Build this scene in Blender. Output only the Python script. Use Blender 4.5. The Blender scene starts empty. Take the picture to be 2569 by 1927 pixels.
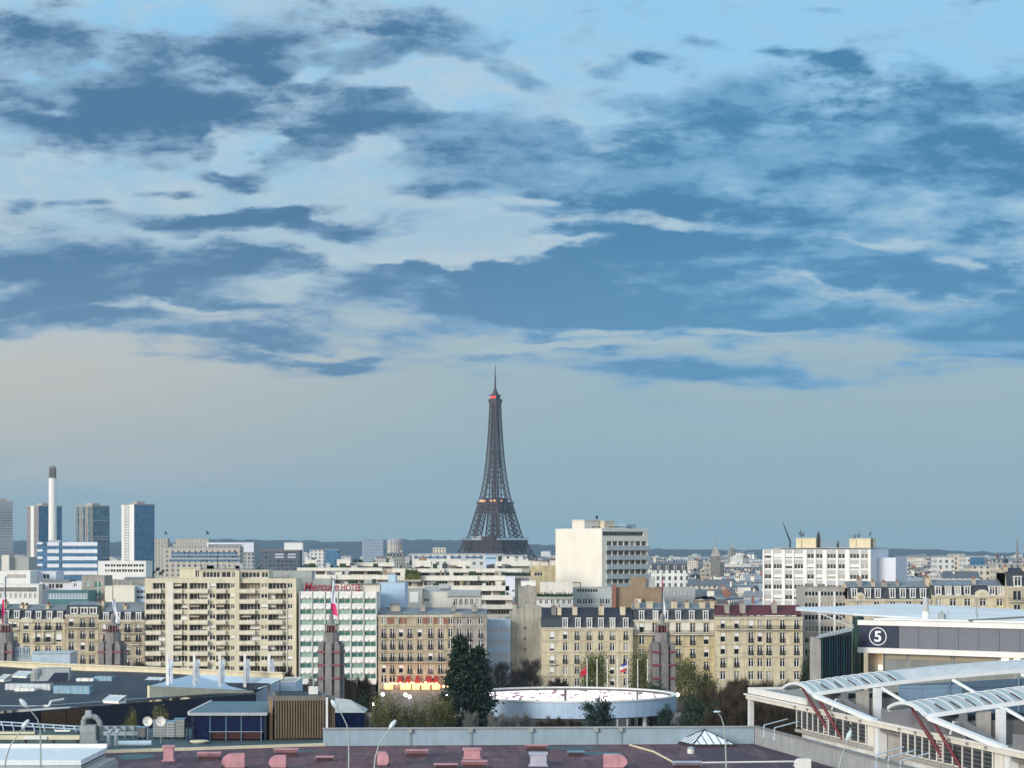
import bpy, bmesh, math, random
from mathutils import Vector, Matrix
R = math.radians
random.seed(7)
sc = bpy.context.scene
col = sc.collection
# ---------------------------------------------------------------- camera
F, CU, HV, EYE = 5330.0, 1284.5, 1382.0, 42.0     # focal length in photo pixels, centre column, horizon row, eye height
cam = bpy.data.objects.new('camera', bpy.data.cameras.new('camera'))
col.objects.link(cam); sc.camera = cam
cam.location = (0, 0, EYE); cam.rotation_euler = (R(90), 0, 0)
cam.data.sensor_width = 36; cam.data.lens = 36*F/2569; cam.data.shift_y = 418.5/2569
cam.data.clip_start = 1; cam.data.clip_end = 40000
sc.view_settings.view_transform = 'Standard'; sc.view_settings.look = 'None'
sc.view_settings.exposure = 1.1; sc.view_settings.gamma = 1
sc.cycles.use_denoising = True
sc.cycles.max_bounces = 5; sc.cycles.diffuse_bounces = 3; sc.cycles.glossy_bounces = 2; sc.cycles.volume_bounces = 0
# ---------------------------------------------------------------- world: Nishita sky under broken cloud
world = bpy.data.worlds.new('World'); sc.world = world; world.use_nodes = True
nt = world.node_tree; N = nt.nodes; L = nt.links
def LN(a, b): L.new(b, a)
for n in list(N): N.remove(n)
def nd(t, **k):
    n = N.new(t)
    for a, b in k.items(): setattr(n, a, b)
    return n
def setin(sock, v):
    if hasattr(v, 'is_output') or isinstance(v, bpy.types.NodeSocket): LN(v, sock)
    else: sock.default_value = v
def M(op, a, b=0.0, c=0.0, clamp=False):
    n = nd('ShaderNodeMath', operation=op, use_clamp=clamp)
    setin(n.inputs[0], a); setin(n.inputs[1], b); setin(n.inputs[2], c); return n.outputs[0]
def comb(x, y, z):
    n = nd('ShaderNodeCombineXYZ'); setin(n.inputs[0], x); setin(n.inputs[1], y); setin(n.inputs[2], z); return n.outputs[0]
def mapr(v, a, b, c=0.0, d=1.0, smooth=True):
    n = nd('ShaderNodeMapRange', interpolation_type='SMOOTHSTEP' if smooth else 'LINEAR')
    setin(n.inputs[0], v); n.inputs[1].default_value = a; n.inputs[2].default_value = b; n.inputs[3].default_value = c; n.inputs[4].default_value = d
    return n.outputs[0]
def mixc(f, a, b):
    n = nd('ShaderNodeMix', data_type='RGBA'); setin(n.inputs[0], f)
    for s, v in ((n.inputs[6], a), (n.inputs[7], b)):
        if isinstance(v, tuple): s.default_value = (*v, 1)
        else: LN(v, s)
    return n.outputs[2]
def noise(vec, scale, detail=6, rough=.55, dist=0.0):
    n = nd('ShaderNodeTexNoise'); LN(vec, n.inputs['Vector']); n.inputs['Scale'].default_value = scale
    n.inputs['Detail'].default_value = detail; n.inputs['Roughness'].default_value = rough; n.inputs['Distortion'].default_value = dist
    return n.outputs[0]
tc = nd('ShaderNodeTexCoord')
sp = nd('ShaderNodeSeparateXYZ'); LN(tc.outputs['Generated'], sp.inputs[0])
X, Y, Z = sp.outputs
yy = M('MAXIMUM', Y, .02)
A = M('DIVIDE', X, yy); E = M('DIVIDE', Z, yy)            # bearing and height of the view direction (world north = +Y)
plane = comb(A, M('MULTIPLY', E, M('SUBTRACT', 3.1, M('MULTIPLY', E, 1.6))), 3.7)   # banks foreshorten towards the horizon
n1 = noise(plane, 10.0, 10, .62, .15); n2 = noise(plane, 31.0, 8, .66, .1); n3 = noise(plane, 5.0, 3, .5)
streak = noise(comb(M('MULTIPLY', A, .45), M('MULTIPLY', E, 2.5), 1.3), 22.0, 6, .56, .5)
dome = noise(tc.outputs['Generated'], 2.2, 6, .55, .2)
wob = nd('ShaderNodeTexNoise'); LN(plane, wob.inputs['Vector']); wob.inputs['Scale'].default_value = 17; wob.inputs['Detail'].default_value = 6
wsub = nd('ShaderNodeVectorMath', operation='SUBTRACT'); LN(wob.outputs['Color'], wsub.inputs[0]); wsub.inputs[1].default_value = (.5, .5, .5)
wsc = nd('ShaderNodeVectorMath', operation='MULTIPLY'); LN(wsub.outputs[0], wsc.inputs[0]); wsc.inputs[1].default_value = (.105, .036, 0)
AE = nd('ShaderNodeVectorMath', operation='ADD'); LN(comb(A, E, 0.0), AE.inputs[0]); LN(wsc.outputs[0], AE.inputs[1])
# cloud banks: bearing, height, half sizes (in photo pixels at /1.1614), weight
BANKS = [(250,225,330,105,1),(110,120,190,80,.8),(520,95,200,70,.9),(840,130,230,42,.8),(1060,85,60,45,.7),(800,245,110,58,1),(650,300,130,60,.9),
 (520,368,110,32,.9),(1000,300,220,70,.9),(1120,380,250,70,.9),(1560,260,290,80,1),(1650,335,360,95,1),(1880,350,400,105,1),(2110,225,170,65,.9),
 (1400,405,300,65,.9),(550,492,270,27,1),(50,440,70,24,.8),(180,455,60,17,.8),(110,565,240,70,1),(450,590,240,52,1),(350,635,330,42,1),(1000,605,340,42,1),
 (1400,600,400,60,1),(1800,560,450,80,1),(1100,685,600,42,1),(500,720,330,28,.9),(1700,680,600,62,1),(2100,710,320,85,1),(800,655,330,48,.9),
 (1300,515,200,28,.7),(1900,460,380,80,.9),(1080,818,160,16,.7),(600,762,330,18,.6),(1500,785,520,26,.6),(1370,142,42,24,.6),(1500,107,80,16,.5),
 (1720,130,90,20,.6),(1775,12,55,12,.5),(1090,172,90,26,.7),(330,410,55,16,.6),(760,455,140,30,.6),(2150,830,260,18,.5),(1990,165,80,30,.7),
 (1230,760,180,16,.5),(360,110,150,60,.8),(940,60,120,40,.6),(700,180,90,40,.7),(2130,330,160,90,.9),(900,490,110,24,.7),(1180,445,140,32,.7),(260,480,120,18,.7),(1650,450,200,50,.8),(1450,820,260,14,.55),(1850,815,300,20,.6),(700,690,200,30,.7),(130,690,220,26,.7)]
GAPS = [(950,550,330,15,.9),(1250,526,130,11,.8),(330,665,120,12,.8),(1500,716,430,10,.55),(1230,742,250,10,.6),(680,748,140,12,.7),(630,640,55,26,.7),(540,300,50,50,.9),(790,335,60,24,.6),(150,385,270,25,.9),
 (600,440,270,22,.8),(1480,465,110,26,.7),(2080,556,80,20,.7),(960,195,130,42,.9),(1250,255,60,28,.7),(695,150,50,20,.7),(1800,612,300,9,.5),(1120,440,60,14,.6),(1330,330,60,20,.4),(60,230,60,14,.4),(1900,520,200,9,.45)]
tot = None
for (u, v, ru, rv, w) in BANKS:
    k = 1.1614
    m = nd('ShaderNodeVectorMath', operation='MULTIPLY_ADD'); LN(AE.outputs[0], m.inputs[0])
    sx, sy = F/(ru*k), F/(rv*k)
    m.inputs[1].default_value = (sx, sy, 0); m.inputs[2].default_value = (-(u*k-CU)/F*sx, -(HV-v*k)/F*sy, 0)
    ln = nd('ShaderNodeVectorMath', operation='LENGTH'); LN(m.outputs[0], ln.inputs[0])
    g = mapr(ln.outputs['Value'], 1.75, .2, 0, w)
    tot = g if tot is None else M('MAXIMUM', tot, g)
gap = None
for (u, v, ru, rv, w) in GAPS:
    k = 1.1614; m = nd('ShaderNodeVectorMath', operation='MULTIPLY_ADD'); LN(AE.outputs[0], m.inputs[0]); sx, sy = F/(ru*k), F/(rv*k)
    m.inputs[1].default_value = (sx, sy, 0); m.inputs[2].default_value = (-(u*k-CU)/F*sx, -(HV-v*k)/F*sy, 0)
    ln = nd('ShaderNodeVectorMath', operation='LENGTH'); LN(m.outputs[0], ln.inputs[0]); g = mapr(ln.outputs['Value'], 1.5, .2, 0, w); gap = g if gap is None else M('MAXIMUM', gap, g)
tot = M('SUBTRACT', tot, gap)
front = mapr(Y, .2, .6); back = M('SUBTRACT', 1.0, front)
field = M('ADD', M('MULTIPLY', tot, .92), M('ADD', M('MULTIPLY', M('SUBTRACT', n1, .5), 2.5), M('ADD', M('MULTIPLY', M('SUBTRACT', n2, .5), 1.7), M('MULTIPLY', M('SUBTRACT', streak, .5), mapr(E, .085, .20, 2.9, .6)))))
field = M('MULTIPLY', field, mapr(M('ADD', E, M('MULTIPLY', M('SUBTRACT', streak, .5), .07)), .054, .104))
cover = mapr(field, -.02, .72)
thick = mapr(M('ADD', field, M('ADD', M('MULTIPLY', M('SUBTRACT', n3, .5), .8), M('ADD', M('MULTIPLY', M('SUBTRACT', streak, .5), 1.7), M('ADD', M('MULTIPLY', M('SUBTRACT', n2, .5), 1.5), M('MULTIPLY', M('SUBTRACT', n1, .5), .8))))), .38, 1.25)
dcover = mapr(dome, .38, .66)
sky = nd('ShaderNodeTexSky', sky_type='NISHITA'); sky.sun_disc = False
SUN_EL, SUN_AZ = R(17), R(222)       # compass bearing of the sun (from +Y, clockwise): behind the camera to the left
sky.sun_elevation = SUN_EL; sky.sun_rotation = SUN_AZ; sky.air_density = 1.4; sky.dust_density = 2.0
K = 10.0                              # colours below are what is seen; the Background strength is 1/K
def c(r, g, b): return (r*K, g*K, b*K)
el = mapr(E, .0, .27, smooth=False)
clear = mixc(mapr(E, .1, .25), c(.40,.56,.68), c(.29,.62,.92))
low = mixc(mapr(A, -.26, .05), c(.56,.555,.53), c(.325,.475,.565))
low = mixc(mapr(M('ADD', E, M('MULTIPLY', M('SUBTRACT', streak, .5), .05)), .0, .085), c(.26,.425,.52), low)
base = mixc(mapr(E, .085, .135), low, clear)
base = mixc(M('MULTIPLY', mapr(M('ADD', n2, M('MULTIPLY', n1, .7)), .62, 1.05, 0, .75), M('MULTIPLY', mapr(E, .07, .13), mapr(M('ADD', A, M('MULTIPLY', E, 1.2)), .22, .40, 1, .25))), base, c(.56,.66,.73))
nish = nd('ShaderNodeMix', data_type='RGBA', blend_type='MIX'); nish.inputs[0].default_value = .12
LN(base, nish.inputs[6]); LN(sky.outputs[0], nish.inputs[7])
dark = mixc(mapr(A, -.12, .12), c(.074,.19,.34), c(.064,.225,.42))
lite = mixc(mapr(A, -.12, .12), c(.21,.36,.53), c(.17,.385,.61))
dark = mixc(mapr(E, .1, .17), mixc(.35, dark, lite), dark)
cl = mixc(thick, lite, dark)
ftop = mixc(cover, nish.outputs[2], cl)
bk = mixc(dcover, c(.42,.52,.62), c(.22,.285,.36))
warm = mapr(M('SUBTRACT', M('MULTIPLY', X, -.75), M('MULTIPLY', Y, .6)), .2, .95)
bk = mixc(M('MULTIPLY', warm, mapr(Z, .55, .02)), bk, c(.75,.60,.44))
half = nd('ShaderNodeVectorMath', operation='SCALE'); LN(ftop, half.inputs[0]); half.inputs['Scale'].default_value = .46   # the north sky, seen at exposure +1
fin = mixc(front, bk, half.outputs[0])
fin = mixc(mapr(Z, -.002, -.06), fin, c(.12,.14,.15))
bg = nd('ShaderNodeBackground'); LN(fin, bg.inputs[0]); bg.inputs[1].default_value = 1/K
wo = nd('ShaderNodeOutputWorld'); LN(bg.outputs[0], wo.inputs[0])
world.cycles.sampling_method = 'MANUAL'; world.cycles.sample_map_resolution = 512
# ---------------------------------------------------------------- sun: low, veiled, from behind on the left
sl = bpy.data.lights.new('sun', 'SUN'); sl.energy = 1.55; sl.angle = R(22); sl.color = (1, .945, .87)
sun = bpy.data.objects.new('sun', sl); col.objects.link(sun)
sd = Vector((math.sin(SUN_AZ)*math.cos(SUN_EL), math.cos(SUN_AZ)*math.cos(SUN_EL), math.sin(SUN_EL)))
sun.rotation_euler = sd.to_track_quat('Z', 'Y').to_euler(); sun.location = (0, -50, 300)
# ---------------------------------------------------------------- helpers
def at(u, v, y): return Vector(((u-CU)/F*y, y, EYE-(v-HV)/F*y))
def zat(v, y): return EYE-(v-HV)/F*y
def xat(u, y): return (u-CU)/F*y
class MB:
    """collects shapes; build() links them as ONE mesh object"""
    def __init__(s): s.v = []; s.f = []; s.m = []
    def add(s, vs, fs, m=0):
        o = len(s.v); s.v += [tuple(p) for p in vs]; s.f += [tuple(i+o for i in f) for f in fs]; s.m += [m]*len(fs); return s
    def quad(s, a, b, c_, d, m=0): return s.add((a, b, c_, d), ((0, 1, 2, 3),), m)
    def box(s, x0, x1, y0, y1, z0, z1, m=0):
        return s.add([(x, y, z) for z in (z0, z1) for y in (y0, y1) for x in (x0, x1)],
                     [(0, 2, 3, 1), (4, 5, 7, 6), (0, 1, 5, 4), (2, 6, 7, 3), (0, 4, 6, 2), (1, 3, 7, 5)], m)
    def bar(s, p, q, w, h=None, m=0):
        p, q = Vector(p), Vector(q); d = q-p
        if d.length < 1e-6: return s
        d.normalize(); up = Vector((0, 0, 1)) if abs(d.z) < .95 else Vector((0, 1, 0))
        a = d.cross(up).normalized(); b = a.cross(d).normalized(); h = h or w
        vs = [e+a*(i*w/2)+b*(j*h/2) for e in (p, q) for i, j in ((-1, -1), (1, -1), (1, 1), (-1, 1))]
        return s.add(vs, [(0, 3, 2, 1), (4, 5, 6, 7)]+[(i, (i+1) % 4, 4+(i+1) % 4, 4+i) for i in range(4)], m)
    def tube(s, p, q, r0, r1=None, n=8, m=0, cap=True):
        p, q = Vector(p), Vector(q); d = (q-p)
        if d.length < 1e-6: return s
        d.normalize(); r1 = r0 if r1 is None else r1
        up = Vector((0, 0, 1)) if abs(d.z) < .95 else Vector((0, 1, 0)); a = d.cross(up).normalized(); b = a.cross(d)
        cs = [(math.cos(2*math.pi*i/n), math.sin(2*math.pi*i/n)) for i in range(n)]
        vs = [p+a*(x*r0)+b*(y*r0) for x, y in cs]+[q+a*(x*r1)+b*(y*r1) for x, y in cs]
        fs = [(i, (i+1) % n, n+(i+1) % n, n+i) for i in range(n)]
        if cap: fs += [tuple(range(n-1, -1, -1)), tuple(range(n, 2*n))]
        return s.add(vs, fs, m)
    def path(s, pts, r, n=7, m=0):
        for i in range(len(pts)-1):
            a = r[i] if isinstance(r, (list, tuple)) else r; b = r[i+1] if isinstance(r, (list, tuple)) else r
            s.tube(pts[i], pts[i+1], a, b, n, m)
        return s
    def lathe(s, prof, n=16, ctr=(0, 0, 0), m=0):
        vs = [(ctr[0]+r*math.cos(2*math.pi*i/n), ctr[1]+r*math.sin(2*math.pi*i/n), ctr[2]+z) for r, z in prof for i in range(n)]
        fs = [(j*n+i, j*n+(i+1) % n, (j+1)*n+(i+1) % n, (j+1)*n+i) for j in range(len(prof)-1) for i in range(n)]
        fs += [tuple(range(n-1, -1, -1)), tuple(range((len(prof)-1)*n, len(prof)*n))]
        return s.add(vs, fs, m)
    def prism(s, poly, z0, z1, m=0):
        n = len(poly); zz = lambda z, i: z[i] if isinstance(z, (list, tuple)) else z
        vs = [(x, y, zz(z0, i)) for i, (x, y) in enumerate(poly)]+[(x, y, zz(z1, i)) for i, (x, y) in enumerate(poly)]
        return s.add(vs, [tuple(range(n-1, -1, -1)), tuple(range(n, 2*n))]+[(i, (i+1) % n, n+(i+1) % n, n+i) for i in range(n)], m)
    def extrude_x(s, poly, x0, x1, m=0):          # poly in (y, z)
        n = len(poly); vs = [(x0, y, z) for y, z in poly]+[(x1, y, z) for y, z in poly]
        return s.add(vs, [tuple(range(n)), tuple(range(2*n-1, n-1, -1))]+[(i, n+i, n+(i+1) % n, (i+1) % n) for i in range(n)], m)
    def extrude_y(s, poly, y0, y1, m=0):          # poly in (x, z)
        n = len(poly); vs = [(x, y0, z) for x, z in poly]+[(x, y1, z) for x, z in poly]
        return s.add(vs, [tuple(range(n)), tuple(range(2*n-1, n-1, -1))]+[(i, n+i, n+(i+1) % n, (i+1) % n) for i in range(n)], m)
    def holes(s, W, z0, z1, ops, rev=.28, m=0, x0=0.0, y=0.0):
        """front wall in the plane y with real openings (x0, x1, z0, z1) and reveals going back"""
        xs = sorted({x0, x0+W, *[o[0] for o in ops], *[o[1] for o in ops]}); zs = sorted({z0, z1, *[o[2] for o in ops], *[o[3] for o in ops]})
        xs = [x for x in xs if x0-1e-6 <= x <= x0+W+1e-6]; zs = [z for z in zs if z0-1e-6 <= z <= z1+1e-6]
        for i in range(len(xs)-1):
            run = None
            for j in range(len(zs)):
                solid = j < len(zs)-1 and not any(o[0] < (xs[i]+xs[i+1])/2 < o[1] and o[2] < (zs[j]+zs[j+1])/2 < o[3] for o in ops)
                if solid and run is None: run = zs[j]
                if not solid and run is not None:
                    s.quad((xs[i], y, run), (xs[i+1], y, run), (xs[i+1], y, zs[j]), (xs[i], y, zs[j]), m); run = None
        for o in ops:
            a, b, c_, d = o[:4]; r = o[4] if len(o) > 4 else rev
            s.quad((a, y, c_), (a, y+r, c_), (a, y+r, d), (a, y, d), m); s.quad((b, y, c_), (b, y, d), (b, y+r, d), (b, y+r, c_), m)
            s.quad((a, y, c_), (b, y, c_), (b, y+r, c_), (a, y+r, c_), m); s.quad((a, y, d), (a, y+r, d), (b, y+r, d), (b, y, d), m)
        return s
    def data(s, name, mats):
        me = bpy.data.meshes.new(name); me.from_pydata(s.v, [], s.f)
        for x in (mats if isinstance(mats, (list, tuple)) else [mats]): me.materials.append(x)
        if len(me.materials) > 1: me.polygons.foreach_set('material_index', s.m)
        me.update(); return me
    def build(s, name, mats, parent=None, loc=None, smooth=False):
        me = s.data(name, mats)
        if smooth: me.polygons.foreach_set('use_smooth', [True]*len(me.polygons))
        return link(name, me, parent, loc)
def link(name, me, parent=None, loc=None, rz=0.0, scale=None):
    o = bpy.data.objects.new(name, me); col.objects.link(o)
    if parent: o.parent = parent
    if loc is not None: o.location = loc
    if rz: o.rotation_euler = (0, 0, rz)
    if scale: o.scale = scale
    return o
def tag(o, label=None, cat=None, group=None, kind=None):
    for k, v in (('label', label), ('category', cat), ('group', group), ('kind', kind)):
        if v: o[k] = v
    return o
def thing(name, label, cat, loc=(0, 0, 0), rz=0.0, group=None):
    o = bpy.data.objects.new(name, None); col.objects.link(o); o.location = loc; o.rotation_euler = (0, 0, rz); o.empty_display_size = .1
    return tag(o, label, cat, group)
def copy_tree(o, parent=None):
    c_ = o.copy(); col.objects.link(c_)
    if parent: c_.parent = parent
    for ch in list(o.children): copy_tree(ch, c_)
    return c_
# ---------------------------------------------------------------- materials
def mat(name, colr, rough=.7, var=.18, scale=.35, metal=0.0, streak=0.0, emit=None, bump=0.0, pattern=None, spec=.4, randc=0.0):
    m = bpy.data.materials.new(name); m.use_nodes = True; t = m.node_tree; b = t.nodes['Principled BSDF']
    b.inputs['Roughness'].default_value = rough; b.inputs['Metallic'].default_value = metal; b.inputs['Specular IOR Level'].default_value = spec
    b.inputs['Base Color'].default_value = (*colr, 1)
    if emit:
        b.inputs['Emission Color'].default_value = (*emit[:3], 1); b.inputs['Emission Strength'].default_value = emit[3]
    def n(tp, **k):
        x = t.nodes.new(tp)
        for a, v in k.items(): setattr(x, a, v)
        return x
    co = n('ShaderNodeTexCoord').outputs['Object']
    if var or streak:
        src = None
        oi = n('ShaderNodeObjectInfo')
        off = n('ShaderNodeVectorMath', operation='ADD'); t.links.new(co, off.inputs[0]); t.links.new(oi.outputs['Location'], off.inputs[1]); co2 = off.outputs[0]
        def fac(vec, sc_, amt, det=5):
            z = n('ShaderNodeTexNoise'); t.links.new(vec, z.inputs['Vector']); z.inputs['Scale'].default_value = sc_; z.inputs['Detail'].default_value = det; z.inputs['Roughness'].default_value = .6
            r = n('ShaderNodeMapRange'); t.links.new(z.outputs[0], r.inputs[0]); r.inputs[1].default_value = .3; r.inputs[2].default_value = .7; r.inputs[3].default_value = 1-amt; r.inputs[4].default_value = 1+amt*.6
            return r.outputs[0]
        f = fac(co2, scale, var)
        if streak:
            mp = n('ShaderNodeMapping'); t.links.new(co2, mp.inputs[0]); mp.inputs['Scale'].default_value = (1.3, 1.3, .09)
            g = fac(mp.outputs[0], 1.0, streak); q = n('ShaderNodeMath', operation='MULTIPLY'); t.links.new(f, q.inputs[0]); t.links.new(g, q.inputs[1]); f = q.outputs[0]
        if randc:
            rr = n('ShaderNodeMapRange'); t.links.new(oi.outputs['Random'], rr.inputs[0]); rr.inputs[3].default_value = 1-randc; rr.inputs[4].default_value = 1+randc
            q = n('ShaderNodeMath', operation='MULTIPLY'); t.links.new(f, q.inputs[0]); t.links.new(rr.outputs[0], q.inputs[1]); f = q.outputs[0]
        cm = n('ShaderNodeVectorMath', operation='SCALE'); cm.inputs[0].default_value = colr; t.links.new(f, cm.inputs['Scale'])
        src = cm.outputs[0]
        if pattern: src = pattern(t, n, co, src)
        t.links.new(src, b.inputs['Base Color'])
    if bump:
        z = n('ShaderNodeTexNoise'); t.links.new(co, z.inputs['Vector']); z.inputs['Scale'].default_value = 6
        bp = n('ShaderNodeBump'); bp.inputs['Strength'].default_value = bump; t.links.new(z.outputs[0], bp.inputs['Height']); t.links.new(bp.outputs[0], b.inputs['Normal'])
    return m
def grid_pattern(bw, bh, mortar, dark, frac=.0, off=.0):
    """rows of small panes or joints: brick texture over (x+y, z), tinted towards `dark` inside the mortar"""
    def f(t, n, co, src):
        s = n('ShaderNodeSeparateXYZ'); t.links.new(co, s.inputs[0]); a = n('ShaderNodeMath', operation='ADD'); t.links.new(s.outputs[0], a.inputs[0]); t.links.new(s.outputs[1], a.inputs[1])
        cb = n('ShaderNodeCombineXYZ'); t.links.new(a.outputs[0], cb.inputs[0]); t.links.new(s.outputs[2], cb.inputs[1])
        br = n('ShaderNodeTexBrick'); br.offset = off; t.links.new(cb.outputs[0], br.inputs['Vector']); br.inputs['Scale'].default_value = 1; br.inputs['Brick Width'].default_value = bw
        br.inputs['Row Height'].default_value = bh; br.inputs['Mortar Size'].default_value = mortar; br.inputs['Mortar Smooth'].default_value = .1
        mx = n('ShaderNodeMix', data_type='RGBA'); t.links.new(br.outputs['Fac'], mx.inputs[0]); t.links.new(src, mx.inputs[6]); mx.inputs[7].default_value = (*dark, 1); return mx.outputs[2]
    return f
def roof_pattern(bw, bh, mortar, dark, patches=()):
    """felt joints over (x, y) and large irregular worn patches"""
    def f(t, n, co, src):
        ss = n('ShaderNodeSeparateXYZ'); cb = n('ShaderNodeCombineXYZ'); t.links.new(co, ss.inputs[0]); t.links.new(ss.outputs[1], cb.inputs[0]); t.links.new(ss.outputs[0], cb.inputs[1])
        br = n('ShaderNodeTexBrick'); br.offset = .5; t.links.new(cb.outputs[0], br.inputs['Vector']); br.inputs['Scale'].default_value = 1; br.inputs['Brick Width'].default_value = bw; br.inputs['Row Height'].default_value = bh; br.inputs['Mortar Size'].default_value = mortar; br.inputs['Mortar Smooth'].default_value = .3
        mp = n('ShaderNodeMapping'); t.links.new(co, mp.inputs[0]); mp.inputs['Scale'].default_value = (1, .14, 1); mp.inputs['Rotation'].default_value = (0, 0, .12)
        for k, (sc_, lo, hi, cc, amt) in enumerate(patches):
            z = n('ShaderNodeTexNoise'); t.links.new(mp.outputs[0], z.inputs['Vector']); z.inputs['Scale'].default_value = sc_; z.inputs['Detail'].default_value = 8; z.inputs['Roughness'].default_value = .65; z.inputs['Distortion'].default_value = .4
            r = n('ShaderNodeMapRange'); t.links.new(z.outputs[0], r.inputs[0]); r.inputs[1].default_value = lo; r.inputs[2].default_value = hi; r.inputs[4].default_value = amt
            m_ = n('ShaderNodeMix', data_type='RGBA'); t.links.new(r.outputs[0], m_.inputs[0]); t.links.new(src, m_.inputs[6]); m_.inputs[7].default_value = (*cc, 1); src = m_.outputs[2]
        mx = n('ShaderNodeMix', data_type='RGBA'); q = n('ShaderNodeMath', operation='MULTIPLY'); t.links.new(br.outputs['Fac'], q.inputs[0]); q.inputs[1].default_value = .6; t.links.new(q.outputs[0], mx.inputs[0]); t.links.new(src, mx.inputs[6]); mx.inputs[7].default_value = (*dark, 1); return mx.outputs[2]
    return f
def win_pattern(bw, bh, ww, wh, dark):
    """window grid for houses too far off to show a window's parts: dark panes inside a wall tone"""
    def f(t, n, co, src):
        s = n('ShaderNodeSeparateXYZ'); t.links.new(co, s.inputs[0]); a = n('ShaderNodeMath', operation='ADD'); t.links.new(s.outputs[0], a.inputs[0]); t.links.new(s.outputs[1], a.inputs[1])
        def inside(v, p, w):
            d = n('ShaderNodeMath', operation='DIVIDE'); t.links.new(v, d.inputs[0]); d.inputs[1].default_value = p
            fr = n('ShaderNodeMath', operation='FRACT'); t.links.new(d.outputs[0], fr.inputs[0])
            su = n('ShaderNodeMath', operation='SUBTRACT'); t.links.new(fr.outputs[0], su.inputs[0]); su.inputs[1].default_value = .5
            ab = n('ShaderNodeMath', operation='ABSOLUTE'); t.links.new(su.outputs[0], ab.inputs[0])
            lt = n('ShaderNodeMath', operation='LESS_THAN'); t.links.new(ab.outputs[0], lt.inputs[0]); lt.inputs[1].default_value = w/2/p; 
            fl = n('ShaderNodeMath', operation='FLOOR'); t.links.new(d.outputs[0], fl.inputs[0]); return lt.outputs[0], fl.outputs[0]
        ix, fx = inside(a.outputs[0], bw, ww); iz, fz = inside(s.outputs[2], bh, wh)
        geo = n('ShaderNodeNewGeometry'); sn = n('ShaderNodeSeparateXYZ'); t.links.new(geo.outputs['True Normal'], sn.inputs[0])
        up = n('ShaderNodeMath', operation='ABSOLUTE'); t.links.new(sn.outputs[2], up.inputs[0]); vt = n('ShaderNodeMath', operation='LESS_THAN'); t.links.new(up.outputs[0], vt.inputs[0]); vt.inputs[1].default_value = .4
        q = n('ShaderNodeMath', operation='MULTIPLY'); t.links.new(ix, q.inputs[0]); t.links.new(iz, q.inputs[1]); q2 = n('ShaderNodeMath', operation='MULTIPLY'); t.links.new(q.outputs[0], q2.inputs[0]); t.links.new(vt.outputs[0], q2.inputs[1])
        wn = n('ShaderNodeTexWhiteNoise', noise_dimensions='3D'); cb = n('ShaderNodeCombineXYZ'); t.links.new(fx, cb.inputs[0]); t.links.new(fz, cb.inputs[1]); t.links.new(wn.inputs['Vector'] and cb.outputs[0], wn.inputs['Vector'])
        pc = n('ShaderNodeMix', data_type='RGBA'); t.links.new(wn.outputs['Value'], pc.inputs[0]); pc.inputs[6].default_value = (*[x*.5 for x in dark], 1); pc.inputs[7].default_value = (*[x*2.2+.03 for x in dark], 1)
        mx = n('ShaderNodeMix', data_type='RGBA'); t.links.new(q2.outputs[0], mx.inputs[0]); t.links.new(src, mx.inputs[6]); t.links.new(pc.outputs[2], mx.inputs[7]); return mx.outputs[2]
    return f
def glass_mat(name, colr, curtain=(.42, .40, .36), share=.25, rough=.09):
    m = mat(name, colr, rough, 0, spec=.6); t = m.node_tree; b = t.nodes['Principled BSDF']
    oi = t.nodes.new('ShaderNodeObjectInfo'); cr = t.nodes.new('ShaderNodeMapRange'); t.links.new(oi.outputs['Random'], cr.inputs[0]); cr.inputs[1].default_value = 1-share; cr.inputs[2].default_value = 1-share*.4
    mx = t.nodes.new('ShaderNodeMix'); mx.data_type = 'RGBA'; t.links.new(cr.outputs[0], mx.inputs[0]); mx.inputs[6].default_value = (*colr, 1); mx.inputs[7].default_value = (*curtain, 1)
    t.links.new(mx.outputs[2], b.inputs['Base Color']); return m
G = {}
G['cream'] = mat('cream_stone', (.55, .48, .335), .8, .22, .5, streak=.28, randc=.05)
G['ochre'] = mat('ochre_stone', (.50, .42, .255), .8, .24, .5, streak=.3)
G['tan'] = mat('tan_stone', (.44, .375, .27), .8, .28, .5, streak=.3)
G['palestone'] = mat('pale_stone', (.60, .55, .43), .8, .18, .5, streak=.14)
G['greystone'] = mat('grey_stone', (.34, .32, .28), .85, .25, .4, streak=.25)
G['offwhite'] = mat('off_white_render', (.66, .62, .54), .75, .1, .3, streak=.08)
G['white'] = mat('white_render', (.72, .71, .67), .7, .08, .3, streak=.08)
G['paint'] = mat('white_paint', (.74, .74, .72), .5, .06, .8)
G['beige'] = mat('beige_concrete', (.60, .55, .405), .8, .12, .4, streak=.12)
G['beigelite'] = mat('pale_balcony_concrete', (.66, .61, .48), .8, .12, .6, streak=.16)
G['greygreen'] = mat('grey_green_render', (.36, .38, .35), .85, .12, .3, streak=.12)
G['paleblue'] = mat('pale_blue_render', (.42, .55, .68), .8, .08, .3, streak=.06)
G['brownwall'] = mat('brown_render', (.27, .20, .13), .85, .18, .4, streak=.15)
G['concrete'] = mat('raw_concrete', (.36, .34, .31), .85, .18, .5, streak=.18)
G['darkconc'] = mat('stained_concrete', (.20, .195, .19), .85, .2, .5, streak=.2)
G['brick'] = mat('red_brick', (.25, .075, .05), .85, .2, 2, pattern=grid_pattern(.5, .16, .02, (.25, .2, .16), off=.5))
G['slate'] = mat('slate', (.042, .05, .06), .6, .25, 1.2, pattern=grid_pattern(.45, .3, .02, (.024, .028, .034), off=.5))
G['darkslate'] = mat('black_roofing', (.022, .022, .035), .6, .3, .8)
G['zinc'] = mat('zinc_sheet', (.19, .215, .23), .55, .25, .5, metal=.1, pattern=grid_pattern(.6, 40, .04, (.11, .13, .14)))
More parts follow.
